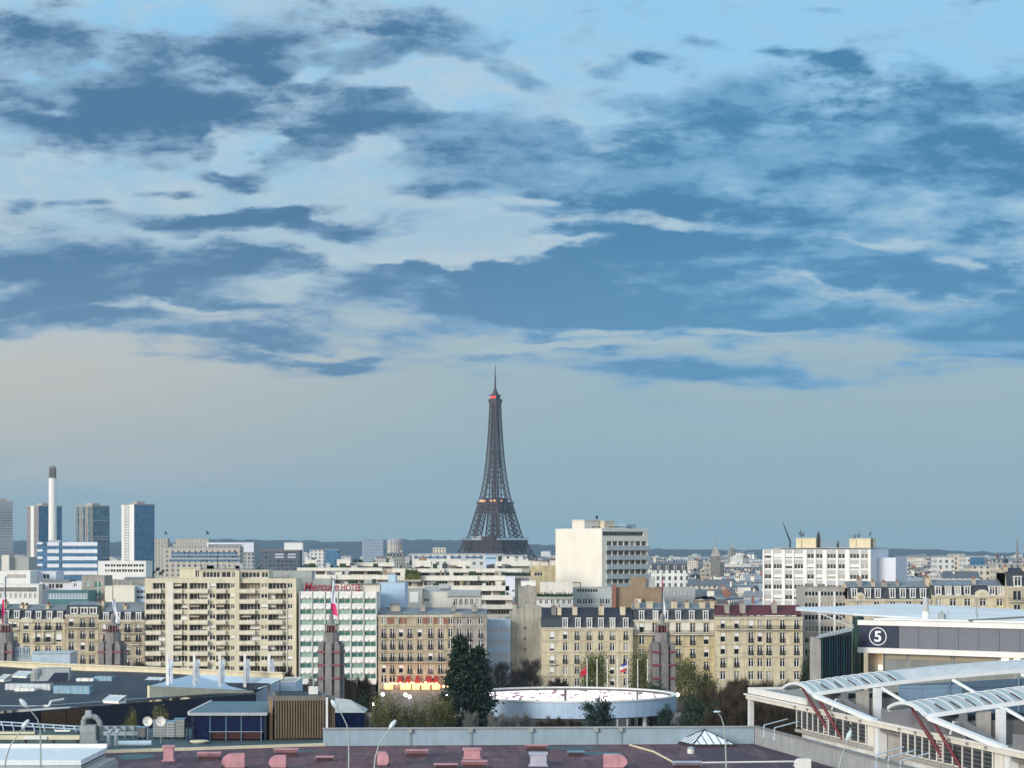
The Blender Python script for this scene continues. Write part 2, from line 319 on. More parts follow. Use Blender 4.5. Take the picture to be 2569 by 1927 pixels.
G['zincpale'] = mat('pale_zinc_sheet', (.36, .39, .41), .5, .2, .5, metal=.1, pattern=grid_pattern(.6, 40, .04, (.2, .25, .29)))
G['redroof'] = mat('dark_red_tile', (.095, .018, .022), .6, .25, 1.5)
G['teal'] = mat('teal_sheet', (.06, .17, .19), .5, .2, .6)
G['iron'] = mat('black_ironwork', (.02, .02, .022), .5, .1)
G['pot'] = mat('terracotta', (.24, .11, .07), .8, .25, 3)
G['glass'] = glass_mat('window_glass', (.010, .014, .016), (.34, .32, .28), .2, .16)
G['glassblue'] = glass_mat('blue_window_glass', (.02, .05, .08), (.25, .33, .4), .2)
G['glassgreen'] = glass_mat('green_tinted_glass', (.05, .16, .13), (.30, .44, .38), .45, .2)
G['loggia'] = glass_mat('loggia_glazing', (.012, .014, .013), (.26, .22, .16), .22, .35)
G['shut'] = mat('white_shutter', (.76, .75, .72), .6, .06, 2)
G['rail'] = G['iron']
# ---------------------------------------------------------------- window prototypes (frame > pane, railing, shutter)
WP = {}
def win_meshes(kind, w, h, frame='paint', glass='glass'):
    key = (kind, round(w, 1), round(h, 1), frame, glass)
    if key in WP: return WP[key]
    w, h = key[1], key[2]; f = MB(); g = MB(); ex = []
    t = .09; y0, y1 = .12, .2
    f.box(-w/2, -w/2+t, y0, y1, 0, h); f.box(w/2-t, w/2, y0, y1, 0, h); f.box(-w/2+t, w/2-t, y0, y1, 0, t); f.box(-w/2+t, w/2-t, y0, y1, h-t, h)
    g.quad((-w/2+t, .17, t), (w/2-t, .17, t), (w/2-t, .17, h-t), (-w/2+t, .17, h-t))
    if kind in ('french', 'frenchrail', 'plain'):
        f.box(-.09, .09, y0-.02, y1-.02, t, h-t)
        if kind != 'plain' and h > 1.7: f.box(-w/2+t, w/2-t, y0-.01, y1-.01, h*.72, h*.72+.07)
    if kind == 'strip':
        n = max(2, int(w/.8))
        for i in range(1, n): x = -w/2+w*i/n; f.box(x-.06, x+.06, y0-.02, y1-.02, t, h-t)
    if kind == 'frenchrail':
        r = MB(); n = int(w/.16)
        for i in range(n+1): x = -w/2-.05+(w+.1)*i/n; r.box(x-.025, x+.025, -.16, -.11, 0, .85)
        r.box(-w/2-.1, w/2+.1, -.18, -.09, .85, .93); r.box(-w/2-.1, w/2+.1, -.18, -.09, .05, .12); r.box(-w/2-.1, w/2+.1, -.24, -.0, -.14, -.02)
        ex.append(('railing', r.data('railing', G['iron'])))
    if kind in ('shut', 'shuthalf'):
        s = MB(); zb = h*(.28 if kind == 'shut' else .6)
        n = max(3, int((h-zb)/.22))
        for i in range(n): a = zb+(h-zb)*i/n; s.box(-w/2+.02, w/2-.02, .05, .11, a, a+(h-zb)/n-.02)
        ex.append(('shutter', s.data('shutter', G['shut'])))
    WP[key] = (f.data('window', G[frame]), g.data('pane', G[glass]), ex); return WP[key]
def window(parent, x, y, z, w, h, kind='french', frame='paint', glass='glass', name='window', rz=0.0):
    fm, gm, ex = win_meshes(kind, w, h, frame, glass)
    o = link(name, fm, parent, (x, y, z), rz); link('pane', gm, o)
    for nm, me in ex: link(nm, me, o)
    return o
def railing(parent, x0, x1, y, z, h=.95, side=None, m='iron', name='balcony_railing', step=.3):
    r = MB(); n = max(2, int((x1-x0)/step))
    for i in range(n+1): x = x0+(x1-x0)*i/n; r.box(x-.025, x+.025, y-.025, y+.025, z, z+h)
    r.box(x0, x1, y-.04, y+.04, z+h, z+h+.07); r.box(x0, x1, y-.03, y+.03, z+.12, z+.17)
    if side:
        for x in (x0, x1): r.box(x-.03, x+.03, y+.05, y+side, z+h, z+h+.06)
    return r.build(name, G[m], parent)
def chimney(parent, x, y, w, d, z0, z1, m='cream', pots=4):
    b = MB(); b.box(x-w/2, x+w/2, y-d/2, y+d/2, z0, z1, 0); b.box(x-w/2-.08, x+w/2+.08, y-d/2-.08, y+d/2+.08, z1, z1+.15, 0)
    o = b.build('chimney', G[m], parent)
    for i in range(pots):
        yy_ = y-d/2+.3+(d-.6)*(i/max(1, pots-1)) if d > w else y
        xx = x if d > w else x-w/2+.3+(w-.6)*(i/max(1, pots-1))
        q = MB(); q.tube((xx, yy_, z1+.15), (xx, yy_, z1+.75+.1*(i % 2)), .17, .13, 7); q.build('chimney_pot', G['pot'], o)
    return o
# ---------------------------------------------------------------- stone houses of the boulevard
G['shopdark'] = mat('dark_shopfront', (.05, .045, .045), .5, .5, .35)
KIND = {'f': 'french', 'r': 'frenchrail', 's': 'shut', 'h': 'shuthalf', 'p': 'plain', 't': 'strip'}
def house(label, u0, u1, Yd, vc, vm, vr, wall='cream', mans='slate', roof='zinc', depth=13, cols=(), rows=(), dorm=(), dv=None, chim=(), courses=(),
          balc=(), bands=(), extra=None, group='stone houses along the boulevard', hw=1.15, dw=1.35):
    S = Yd/F; W = (u1-u0)*S; z = lambda v: zat(v, Yd); x = lambda u: (u-u0)*S
    t = thing('apartment_house', label, 'apartment house', (xat(u0, Yd), Yd, 0), 0, group)
    zc, zm = z(vc), z(vm); zr = EYE-(vr-HV)/F*(Yd+depth/2)
    ops = []; wins = []; rndh = random.Random(int(u0))
    for (vt, vb, w, ks) in rows:
        zt, zb = z(vt), z(vb)
        for u, k in zip(cols, ks):
            if k == '-': continue
            if k in 'fr' and rndh.random() < .10: k = 'h'
            ops.append((x(u)-w/2, x(u)+w/2, zb, zt)); wins.append((x(u), zb, w, zt-zb, KIND[k]))
    b = MB(); b.holes(W, 0, zc, ops, .3, 0)
    b.quad((0, 0, 0), (0, depth, 0), (0, depth, zc), (0, 0, zc)); b.quad((W, 0, 0), (W, 0, zc), (W, depth, zc), (W, depth, 0)); b.quad((0, depth, 0), (W, depth, 0), (W, depth, zc), (0, depth, zc))
    for xx in (0.0, W):      # party walls up to the roof line
        pr = [(xx, .35, zc), (xx, 1.9, zm), (xx, depth/2, zr), (xx, depth-1.9, zm), (xx, depth-.35, zc)]
        b.add(pr, [(0, 1, 2, 3, 4)])
    for v in courses: b.box(-.03, W+.03, -.18, -.004, z(v)-.12, z(v)+.14)
    for (xx, zb, w, h, k) in wins:
        b.box(xx-w/2-.16, xx-w/2, -.07, -.003, zb, zb+h); b.box(xx+w/2, xx+w/2+.16, -.07, -.003, zb, zb+h); b.box(xx-w/2-.2, xx+w/2+.2, -.13, -.003, zb+h+.004, zb+h+.2)
    b.build('wall', G[wall], t)
    s0 = MB(); s0.box(.1, W-.1, -.12, -.005, 0, 3.9); s0.box(-.02, W+.02, -.5, -.01, 3.95, 4.35); s0.build('shopfront', G['shopdark'], t)
    q = MB(); q.box(-.1, W+.1, -.45, .5, zc-.05, zc+.22); q.box(-.06, W+.06, -.25, -.004, zc-.4, zc-.055); q.build('cornice', G['palestone' if wall not in ('greystone',) else 'greystone'], t)
    if mans and vm < vc-2:
        m = MB(); m.box(0, W, 1.9, depth-1.9, zc+.2, zm-.05);  m.quad((0, .35, zc+.2), (W, .35, zc+.2), (W, 1.9, zm), (0, 1.9, zm)); m.quad((0, depth-.35, zc+.2), (0, depth-1.9, zm), (W, depth-1.9, zm), (W, depth-.35, zc+.2))
        m.box(-.05, W+.05, 1.7, 1.98, zm-.02, zm+.16); m.build('mansard', G[mans], t)
    r = MB(); r.quad((0, 1.85, zm+.1), (W, 1.85, zm+.1), (W, depth/2, zr), (0, depth/2, zr)); r.quad((0, depth-1.85, zm+.1), (0, depth/2, zr), (W, depth/2, zr), (W, depth-1.85, zm+.1))
    r.box(0, W, depth/2-.15, depth/2+.15, zr-.05, zr+.1); r.build('roof', G[roof], t)
    for (xx, zb, w, h, k) in wins: window(t, xx, 0, zb, w, h, k)
    for u in dorm:
        zb, zt = z(dv[1]), z(dv[0]); d = MB(); h = zt-zb
        d.box(x(u)-dw/2, x(u)-dw/2+.14, .30, 1.9, zb, zt); d.box(x(u)+dw/2-.14, x(u)+dw/2, .30, 1.9, zb, zt); d.box(x(u)-dw/2-.12, x(u)+dw/2+.12, .2, 2.2, zt, zt+.2); d.box(x(u)-dw/2, x(u)+dw/2, .30, .6, zb-.12, zb-.003)
        o = d.build('dormer', G['paint'], t)
        window(o, x(u), .28, zb, dw-.3, h-.02, 'french')
    for ch in chim:
        u, w, vt_ = ch[:3]; cm = ch[3] if len(ch) > 3 else 'cream'; zt = EYE-(vt_-HV)/F*(Yd+4)
        chimney(t, x(u), 4.2, w*S, 2.6, zc+1, zt, cm, 4)
    for (v, ua, ub) in balc:
        s_ = MB(); s_.box(x(ua), x(ub), -.85, -.006, z(v)-.2, z(v)); o = s_.build('balcony', G['palestone'], t)
        railing(o, x(ua)+.05, x(ub)-.05, -.8, z(v), .95, .7)
    for (va, vb, ua, ub, mt_) in bands:
        s_ = MB(); s_.holes((ub-ua)*S, z(vb), z(va), [o for o in ops if z(vb)-1 < o[2] < z(va) and x(ua) < o[0] < x(ub)], .05, 0, x(ua), -.03); s_.build('facade_band', G[mt_], t)
    if extra: extra(t, x, z)
    return t
def pediment(uc, hw_, vt, vb, m='cream'):
    def f(t, x, z):
        b = MB(); n = 10; xs = x(uc); w = hw_*.1032; h = z(vt)-z(vb)
        pts = [(xs-w, z(vb))]+[(xs-w*math.cos(math.pi*i/n), z(vb)+h*.35+h*.65*math.sin(math.pi*i/n)) for i in range(n+1)]+[(xs+w, z(vb))]
        b.extrude_y(pts, -.35, .9); b.build('pediment', G[m], t)
        o = MB(); ww = w*.55; pts = [(xs-ww, z(vb)+.15)]+[(xs-ww*math.cos(math.pi*i/n), z(vb)+h*.4+h*.28*math.sin(math.pi*i/n)) for i in range(n+1)]+[(xs+ww, z(vb)+.15)]
        o.extrude_y(pts, -.42, -.36); o.build('carved_panel', G['ochre'], t)
    return f
house('stone house with white attic storey at the left edge of the photo', -22, 48, 552, 1556, 1531, 1517, 'ochre', cols=(-14, 11, 37), rows=[(1560, 1576, 1.1, 'fff'), (1588, 1608, 1.1, 'rrr'), (1618, 1638, 1.1, 'rrr')],
      dorm=(-12, 14, 41), dv=(1534, 1551), chim=[(47, 8, 1520), (5, 10, 1512)], balc=[(1580, -20, 47)], bands=[(1556.5, 1580, -21, 47, 'white')])
def twin_gable(t, x, z):
    for uc in (67, 146):
        b = MB(); w = 17*.1032; zb = z(1563); n = 12
        pts = [(x(uc)-w, zb)]+[(x(uc)-w*math.cos(math.pi*i/n), zb+.35+1.05*math.sin(math.pi*i/n)) for i in range(n+1)]+[(x(uc)+w, zb)]
        b.extrude_y(pts, -.5, .3); b.build('curved_gable', G['palestone'], t)
    for u in (87, 108, 134):
        b = MB(); b.box(x(u)-.22, x(u)+.22, -.4, -.005, z(1612), z(1582)); b.build('pilaster', G['palestone'], t)
house('cream stone house with two curved gables over its facade', 49, 163, 552, 1557, 1533, 1518, 'cream', cols=(65.6, 94.5, 120.6, 147.6), rows=[(1563, 1581, 1.5, 'rrrr'), (1590, 1612, 1.5, 'rrrs'), (1622, 1640, 1.3, 'rrrr'), (1650, 1668, 1.3, 'rrrr')],
      dorm=(70, 96, 123, 150), dv=(1536, 1552), chim=[(113, 8, 1519), (58, 7, 1521)], courses=(1583, 1614, 1645), balc=[(1582, 82, 135), (1613, 82, 135)], extra=twin_gable)
house('narrow stone house with tall slate mansard, between the twin-gabled house and the flag tower', 164, 247, 551, 1545, 1521, 1511, 'tan', cols=(178.5, 207.5, 230), rows=[(1552, 1573, 1.3, 'frr'), (1583, 1601, 1.2, 'rrr'), (1612, 1632, 1.2, 'rrr'), (1645, 1664, 1.2, 'rrr')],
      dorm=(185, 210, 233), dv=(1526, 1540), chim=[(168, 7, 1524), (244, 8, 1517)], courses=(1577, 1608, 1640), balc=[(1575, 166, 240)], dw=1.9)
house('stone house with zinc roof behind the white-bannered gate tower', 248, 363, 551, 1558, 1537, 1512, 'tan', cols=(265, 294, 320, 347), rows=[(1566, 1586, 1.5, 'ssrr'), (1594, 1609, 1.3, 'rrrr'), (1624, 1642, 1.2, 'rrrr'), (1654, 1672, 1.2, 'rrrr')],
      dorm=(265, 294, 320, 347), dv=(1539, 1557), chim=[(308, 9, 1522), (252, 6, 1510)], courses=(1590, 1620, 1650), balc=[(1588, 252, 300), (1588, 306, 360), (1617, 330, 352), (1615, 252, 275)])
def brick_attic(t, x, z):
    for a, b_ in ((972, 989), (1004, 1020), (1061, 1073), (1087, 1098), (1113, 1125)):
        m = MB(); m.box(x(a), x(b_), -.06, -.004, z(1566), z(1549)); m.build('brick_panel', G['brick'], t)
    for u in (956, 984, 1017.5, 1041, 1066, 1092, 1118):
        m = MB(); m.box(x(u)-.05, x(u)+.05, -.12, -.003, z(1716), z(1664)); m.build('downpipe', G['palestone'], t)
house('brick and stone house with zinc roof above the glowing brasserie terrace', 949, 1139, 550, 1546, 1543, 1526, 'tan', None, 'zinc', cols=(963, 984.5, 1006, 1028, 1053, 1080, 1105, 1130),
      rows=[(1548, 1567, 1.1, 'f-f-ffff'), (1579, 1600, 1.2, 'rrrrrrrf'), (1608, 1629, 1.2, 'rrrrrrrf'), (1639, 1659, 1.2, 'rrrrrrr-'), (1669, 1690, 1.2, 'rrrrrrr-'), (1696, 1714, 1.6, 'ffffff--')],
      chim=[(1060, 12, 1518, 'greystone'), (1137, 10, 1519, 'greystone'), (990, 26, 1521, 'greystone')], courses=(1571, 1604, 1634, 1664, 1693), balc=[(1661, 950, 1138)], extra=brick_attic)
house('grey-shaded corner wing of the brick house half hidden behind the tall dark conifer', 1140, 1221, 550, 1546, 1543, 1529, 'greystone', None, 'zinc', cols=(1152, 1178, 1206), rows=[(1549, 1567, 1.1, 'fff'), (1579, 1600, 1.2, 'rrr'), (1608, 1629, 1.2, 'rrr'), (1639, 1659, 1.2, 'rrr'), (1669, 1690, 1.2, 'rrr')],
      chim=[(1190, 14, 1522, 'greystone')], courses=(1571, 1604, 1634, 1664), extra=pediment(1149, 14, 1537, 1550, 'greystone'))  # canted end of the brick house; grey shading put into the wall colour
house('cream stone house with black roof and six white dormers on slate', 1359, 1588, 550, 1577.5, 1550.5, 1526, 'cream', 'slate', 'darkslate', 14, (1385, 1418, 1447.5, 1478, 1507, 1536, 1570),
      [(1584.5, 1605, 1.2, 'shrrrrr'), (1614, 1634, 1.2, 'sffffff'), (1645, 1665, 1.2, 'srrrrrr'), (1674, 1693, 1.2, 'sffffff'), (1703, 1722, 1.2, 'sffffff'), (1732, 1752, 1.4, 'ffffff-')],
      (1418, 1450, 1479, 1508, 1537, 1570), (1553, 1575), [(1390, 12, 1522, 'darkconc'), (1404, 10, 1525), (1443, 12, 1525), (1510, 13, 1524), (1564, 13, 1524)], courses=(1608, 1637, 1668, 1697), balc=[(1667, 1375, 1395)])
house('ochre stone house with slate mansard over a white balcony storey', 1589, 1792, 552, 1558, 1531.5, 1514, 'ochre', 'slate', 'zinc', 14, (1610, 1643, 1673, 1702, 1738, 1772),
      [(1564, 1588, 1.3, 'ffffff'), (1597, 1618, 1.4, 'frrrrr'), (1629, 1650, 1.3, 'frrrrr'), (1661, 1681, 1.3, 'rrrrrr'), (1692, 1711, 1.3, 'ffffff')],
      (1610, 1645, 1670, 1702, 1736, 1771), (1534.5, 1555.5), [(1600, 12, 1513), (1632, 16, 1511), (1694, 14, 1512), (1726, 10, 1514), (1765, 14, 1513), (1790, 9, 1511)], courses=(1622, 1654, 1686), balc=[(1592, 1590, 1791)], bands=[(1559, 1591, 1590, 1791, 'offwhite')])
house('ochre stone house with dark red roof', 1794, 2014, 550, 1551, 1546, 1520, 'cream', None, 'redroof', 14, (1813.7, 1848, 1884, 1906.5, 1929, 1963, 1998.5),
      [(1557, 1578, 1.25, 'hhsfrrr'), (1588, 1612, 1.3, 'hhrrrrr'), (1620, 1643, 1.3, 'hhrrrrr'), (1652, 1674, 1.3, 'rrfffff'), (1685, 1706, 1.3, 'fffffff')],
      (), None, [(1827, 11, 1519, 'greystone'), (1867, 14, 1516, 'greystone'), (1947, 12, 1514, 'greystone')], courses=(1554, 1582, 1616, 1648), balc=[(1580, 1796, 2012)])
house('long stone house with green-grey slate mansard behind the white hall roof', 2129, 2336, 556, 1506, 1476, 1460, 'cream', 'slate', 'zinc', 14, (2157, 2200, 2240, 2280, 2316), [(1509, 1522, 1.4, 'fffff'), (1536, 1556, 1.3, 'fffff')],
      (2144, 2178, 2203, 2240, 2266, 2291, 2317), (1479, 1500), [(2196, 8, 1462), (2224, 14, 1463, 'greystone'), (2257, 6, 1462, 'greystone'), (2335, 10, 1452), (2162, 10, 1455, 'greystone')], extra=pediment(2158, 12, 1487, 1508, 'palestone'), dw=1.5)
house('cream stone house with carved pediment between its mansard dormers', 2338, 2525, 556, 1496, 1471, 1456, 'cream', 'slate', 'zinc', 14, (2355, 2391, 2427, 2466, 2508), [(1503, 1521, 1.6, 'fffff'), (1535, 1555, 1.4, 'fffff')],
      (2355, 2380, 2404, 2428, 2490, 2511), (1473, 1492), [(2451, 7, 1455, 'greystone'), (2340, 6, 1462)], extra=pediment(2464, 18, 1480, 1502, 'palestone'), dw=1.6)
house('taller stone house with arched dormer at the right edge of the photo', 2526, 2605, 553, 1474, 1438, 1426, 'cream', 'slate', 'darkslate', 14, (2552, 2585), [(1483, 1507, 2.2, 'tt'), (1518, 1535, 1.8, 'tt')], (2554, 2590), (1448, 1471), [(2531, 8, 1424), (2580, 10, 1424)],
      balc=[(1510, 2530, 2600)], dw=2.0)
# ---------------------------------------------------------------- grey office block with window bands
def band_block(label, u0, u1, Yd, vt, rows, cols, wall, frame='paint', glass='glass', depth=14, pier='white', cat='office block', name='office_block', group=None, rz=0.0, kind='strip', roofbits=True, zb=0):
    S = Yd/F; W = (u1-u0)*S; z = lambda v: zat(v, Yd); x = lambda u: (u-u0)*S; t = thing(name, label, cat, (xat(u0, Yd), Yd, 0), rz, group); zt = z(vt); ops = []
    for a, b_ in rows:
        for c_, d in cols: ops.append((x(c_), x(d), z(b_), z(a)))
    b = MB(); b.holes(W, zb, zt, ops, .3); b.quad((0, 0, zb), (0, depth, zb), (0, depth, zt), (0, 0, zt)); b.quad((W, 0, zb), (W, 0, zt), (W, depth, zt), (W, depth, zb)); b.quad((0, depth, zb), (W, depth, zb), (W, depth, zt), (0, depth, zt))
    b.build('wall', G[wall], t)
    r = MB(); r.box(.3, W-.3, .3, depth-.3, zt-.5, zt-.35); r.build('roof', G['zinc'], t)
    p = MB(); p.box(-.05, W+.05, -.06, .24, zt-.02, zt+.12); p.box(-.05, W+.05, depth-.24, depth+.06, zt-.02, zt+.12); p.box(-.05, .24, .25, depth-.25, zt-.02, zt+.12); p.box(W-.24, W+.05, .25, depth-.25, zt-.02, zt+.12); p.build('parapet_cap', G['concrete'], t)
    if pier and len(cols) > 1:
        for i in range(len(cols)-1):
            q = MB(); q.box(x(cols[i][1])+.02, x(cols[i+1][0])-.02, -.05, -.004, z(rows[-1][1]), z(rows[0][0])); q.build('pier', G[pier], t)
    for o in ops: window(t, (o[0]+o[1])/2, 0, o[2], o[1]-o[0], o[3]-o[2], kind, frame, glass)
    return t, x, z, W, zt, depth
t, x, z, W, zt, dp = band_block('grey concrete block with dark window bands beside the red-roofed house', 2015, 2128, 562, 1475, [(1484, 1496.5), (1513, 1527), (1543, 1557), (1572, 1586), (1601, 1615), (1630, 1644)], [(2019, 2053), (2059, 2091), (2096, 2122)], 'concrete')
b = MB(); b.box(1, 3.2, 3, 5, zt-.4, zt+1); b.build('roof_vent', G['darkconc'], t)
b = MB(); b.box(4.5, 6.2, 3, 5, zt-.4, zt+.9); b.build('roof_vent', G['darkconc'], t)
# ---------------------------------------------------------------- beige terraced block of flats
def beige_block():
    Yd = 552; S = Yd/F; u0 = 363; x = lambda u: (u-u0)*S; z = lambda v: zat(v, Yd); ux = lambda zx: 360+zx/3.687
    t = thing('apartment_block', 'long beige block of flats stacked with balconies', 'apartment block', (xat(u0, Yd), Yd, 0), 0)
    W = (743-u0)*S; fl = [1463.5+26.1*i for i in range(11)]      # top of each opening row
    loggias = [(22, 200), (280, 405), (425, 590), (672, 800), (893, 1078), (1153, 1325)]; smalls = [(612, 664), (808, 844), (1088, 1148), (1333, 1380)]
    shape = {0: (ux(80), 743), -1: (ux(310), ux(1150))}
    b = MB(); ops = []; wl = []
    for i, v in enumerate(fl):
        lo, hi = z(v+15.5), z(v)
        for j, (a, c_) in enumerate(loggias):
            if i == 0 and j == 0: a = 85
            ops.append((x(ux(a)), x(ux(c_)), lo, hi, 1.3)); wl.append((x(ux(a)), x(ux(c_)), lo, hi, 1, i, j))
        for j, (a, c_) in enumerate(smalls):
            ops.append((x(ux(a)), x(ux(c_)), lo+.35, hi-.1, .3)); wl.append((x(ux(a)), x(ux(c_)), lo+.35, hi-.1, 0, i, j))
    ztop = z(1452)
    b.holes(W, 0, ztop, ops, .3); b.quad((0, 0, 0), (0, 14, 0), (0, 14, ztop), (0, 0, ztop)); b.quad((W, 0, 0), (W, 0, ztop), (W, 14, ztop), (W, 14, 0)); b.quad((0, 14, 0), (W, 14, 0), (W, 14, ztop), (0, 14, ztop))
    b.build('wall', G['beige'], t)
    r = MB(); r.box(.1, W-.1, .1, 13.9, ztop-.4, ztop-.1); r.build('roof', G['concrete'], t)
    rnd = random.Random(3)
    for (a, c_, lo, hi, lg, i, j) in wl:
        if lg:
            k = rnd.random()
            o = window(t, (a+c_)/2, 1.15, lo, c_-a-.02, hi-lo-.02, 'strip', 'paint' if k < .6 else 'beige', 'loggia')
            if rnd.random() < .38:
                s_ = MB(); w = (c_-a)*rnd.uniform(.25, .5); xa = a+rnd.choice((.1, c_-a-w-.1)); s_.box(xa, xa+w, .95, 1.1, lo+(hi-lo)*rnd.uniform(.05, .55), hi-.03); s_.build('blind', G['shut'], o, -o.location)
            elif rnd.random() < .25:
                s_ = MB(); w = (c_-a)*.5; s_.add([(a+.3, .9, hi-.1), (a+.3+w, .9, hi-.1), (a+.3+w, -.5, hi-.7), (a+.3, -.5, hi-.7), (a+.3, .9, hi-.16), (a+.3+w, .9, hi-.16), (a+.3+w, -.5, hi-.76), (a+.3, -.5, hi-.76)], [(0, 1, 2, 3), (4, 5, 6, 7), (2, 3, 7, 6)]); s_.build('awning', G['palestone'], o, -o.location)
        else: window(t, (a+c_)/2, 0, lo, c_-a, hi-lo, 'strip' if (i*3+j) % 4 else 'shut', 'paint', 'loggia')
    # balcony fronts, one per loggia and floor, and the plain white spandrel panels between
    bal = {0: (20, 165), 1: (280, 360), 2: (418, 600), 3: (672, 762), 4: (888, 1035), 5: (1150, 1290)}
    for i, v in enumerate(fl):
        for j, (a, c_) in bal.items():
            if i == 0 and j == 0: a = 80
            if (i, j) == (0, 4): pass
            xa, xb = x(ux(a)), x(ux(c_)); z0, z1 = z(v+26.1), z(v+15.0); pj = (.9, .35, 1.15, .7, .8, 1.0)[j]
            m = MB(); m.box(xa, xb, -pj-.14, -pj, z0+.25, z1); m.box(xa, xb, -pj, -.004, z0+.02, z0+.22); m.box(xa, xa+.12, -pj, -.004, z0+.23, z1-.03); m.box(xb-.12, xb, -pj, -.004, z0+.23, z1-.03)
            o = m.build('balcony', G['beigelite'], t)
            h = MB(); h.box(xa, xb, -pj-.06, -pj-.02, z1+.12, z1+.16); h.build('handrail', G['concrete'], o)
    for a, c_ in ((216, 276), (604, 612), (1322, 1330)):
        m = MB(); m.box(x(ux(a)), x(ux(c_)), -.22, -.004, z(1745), z(1462)); m.build('white_panel', G['offwhite'], t)
    m = MB(); m.box(x(ux(850)), x(ux(890)), -.95, -.005, 0, z(1432)); m.build('stair_pillar', G['beige'], t)
    # penthouse storeys set back from the front
    def attic(zx0, zx1, v0, v1, y, wins):
        a, c_ = x(ux(zx0)), x(ux(zx1)); z0, z1 = z(v1), z(v0); oo = [(x(ux(p)), x(ux(q)), z0+.25, z1-.35) for p, q in wins]
        m = MB(); m.holes(c_-a, z0, z1, oo, .3, 0, a, y); m.quad((a, y, z0), (a, 12, z0), (a, 12, z1), (a, y, z1)); m.quad((c_, y, z0), (c_, y, z1), (c_, 12, z1), (c_, 12, z0)); m.box(a-.1, c_+.1, y-.25, 12.2, z1, z1+.2)
        o = m.build('penthouse', G['beige'], t)
        for q in oo: window(o, (q[0]+q[1])/2, y, q[2], q[1]-q[0], q[3]-q[2], 'strip', 'paint', 'loggia')
    attic(505, 848, 1432.5, 1452.3, 1.6, [(540, 700), (716, 800), (812, 842)]); attic(892, 1152, 1433, 1452.3, 1.4, [(900, 1070), (1088, 1148)]); attic(308, 500, 1427, 1452.3, 4.5, [(455, 495)])
    m = MB(); m.box(x(ux(500)), x(ux(1000)), 4, 12, z(1432), z(1428)); m.build('roof_deck', G['darkconc'], t)
    m = MB(); m.box(x(ux(650)), x(ux(656)), 6, 6.15, z(1432), z(1395)); m.build('roof_mast', G['iron'], t)
    for i in range(7):
        m = MB(); w = rnd.uniform(1, 2.6); xx = x(ux(rnd.uniform(520, 1300))); h = rnd.uniform(.6, 1.6); zb = z(1430) if xx < x(ux(1150)) else ztop-.3; m.box(xx, xx+w, 6, 8, zb, zb+h); m.box(xx+.1, xx+w-.1, 6.1, 7.9, zb+h, zb+h+.15); m.build('roof_unit', G[rnd.choice(('concrete', 'darkconc', 'zincpale'))], t)
beige_block()
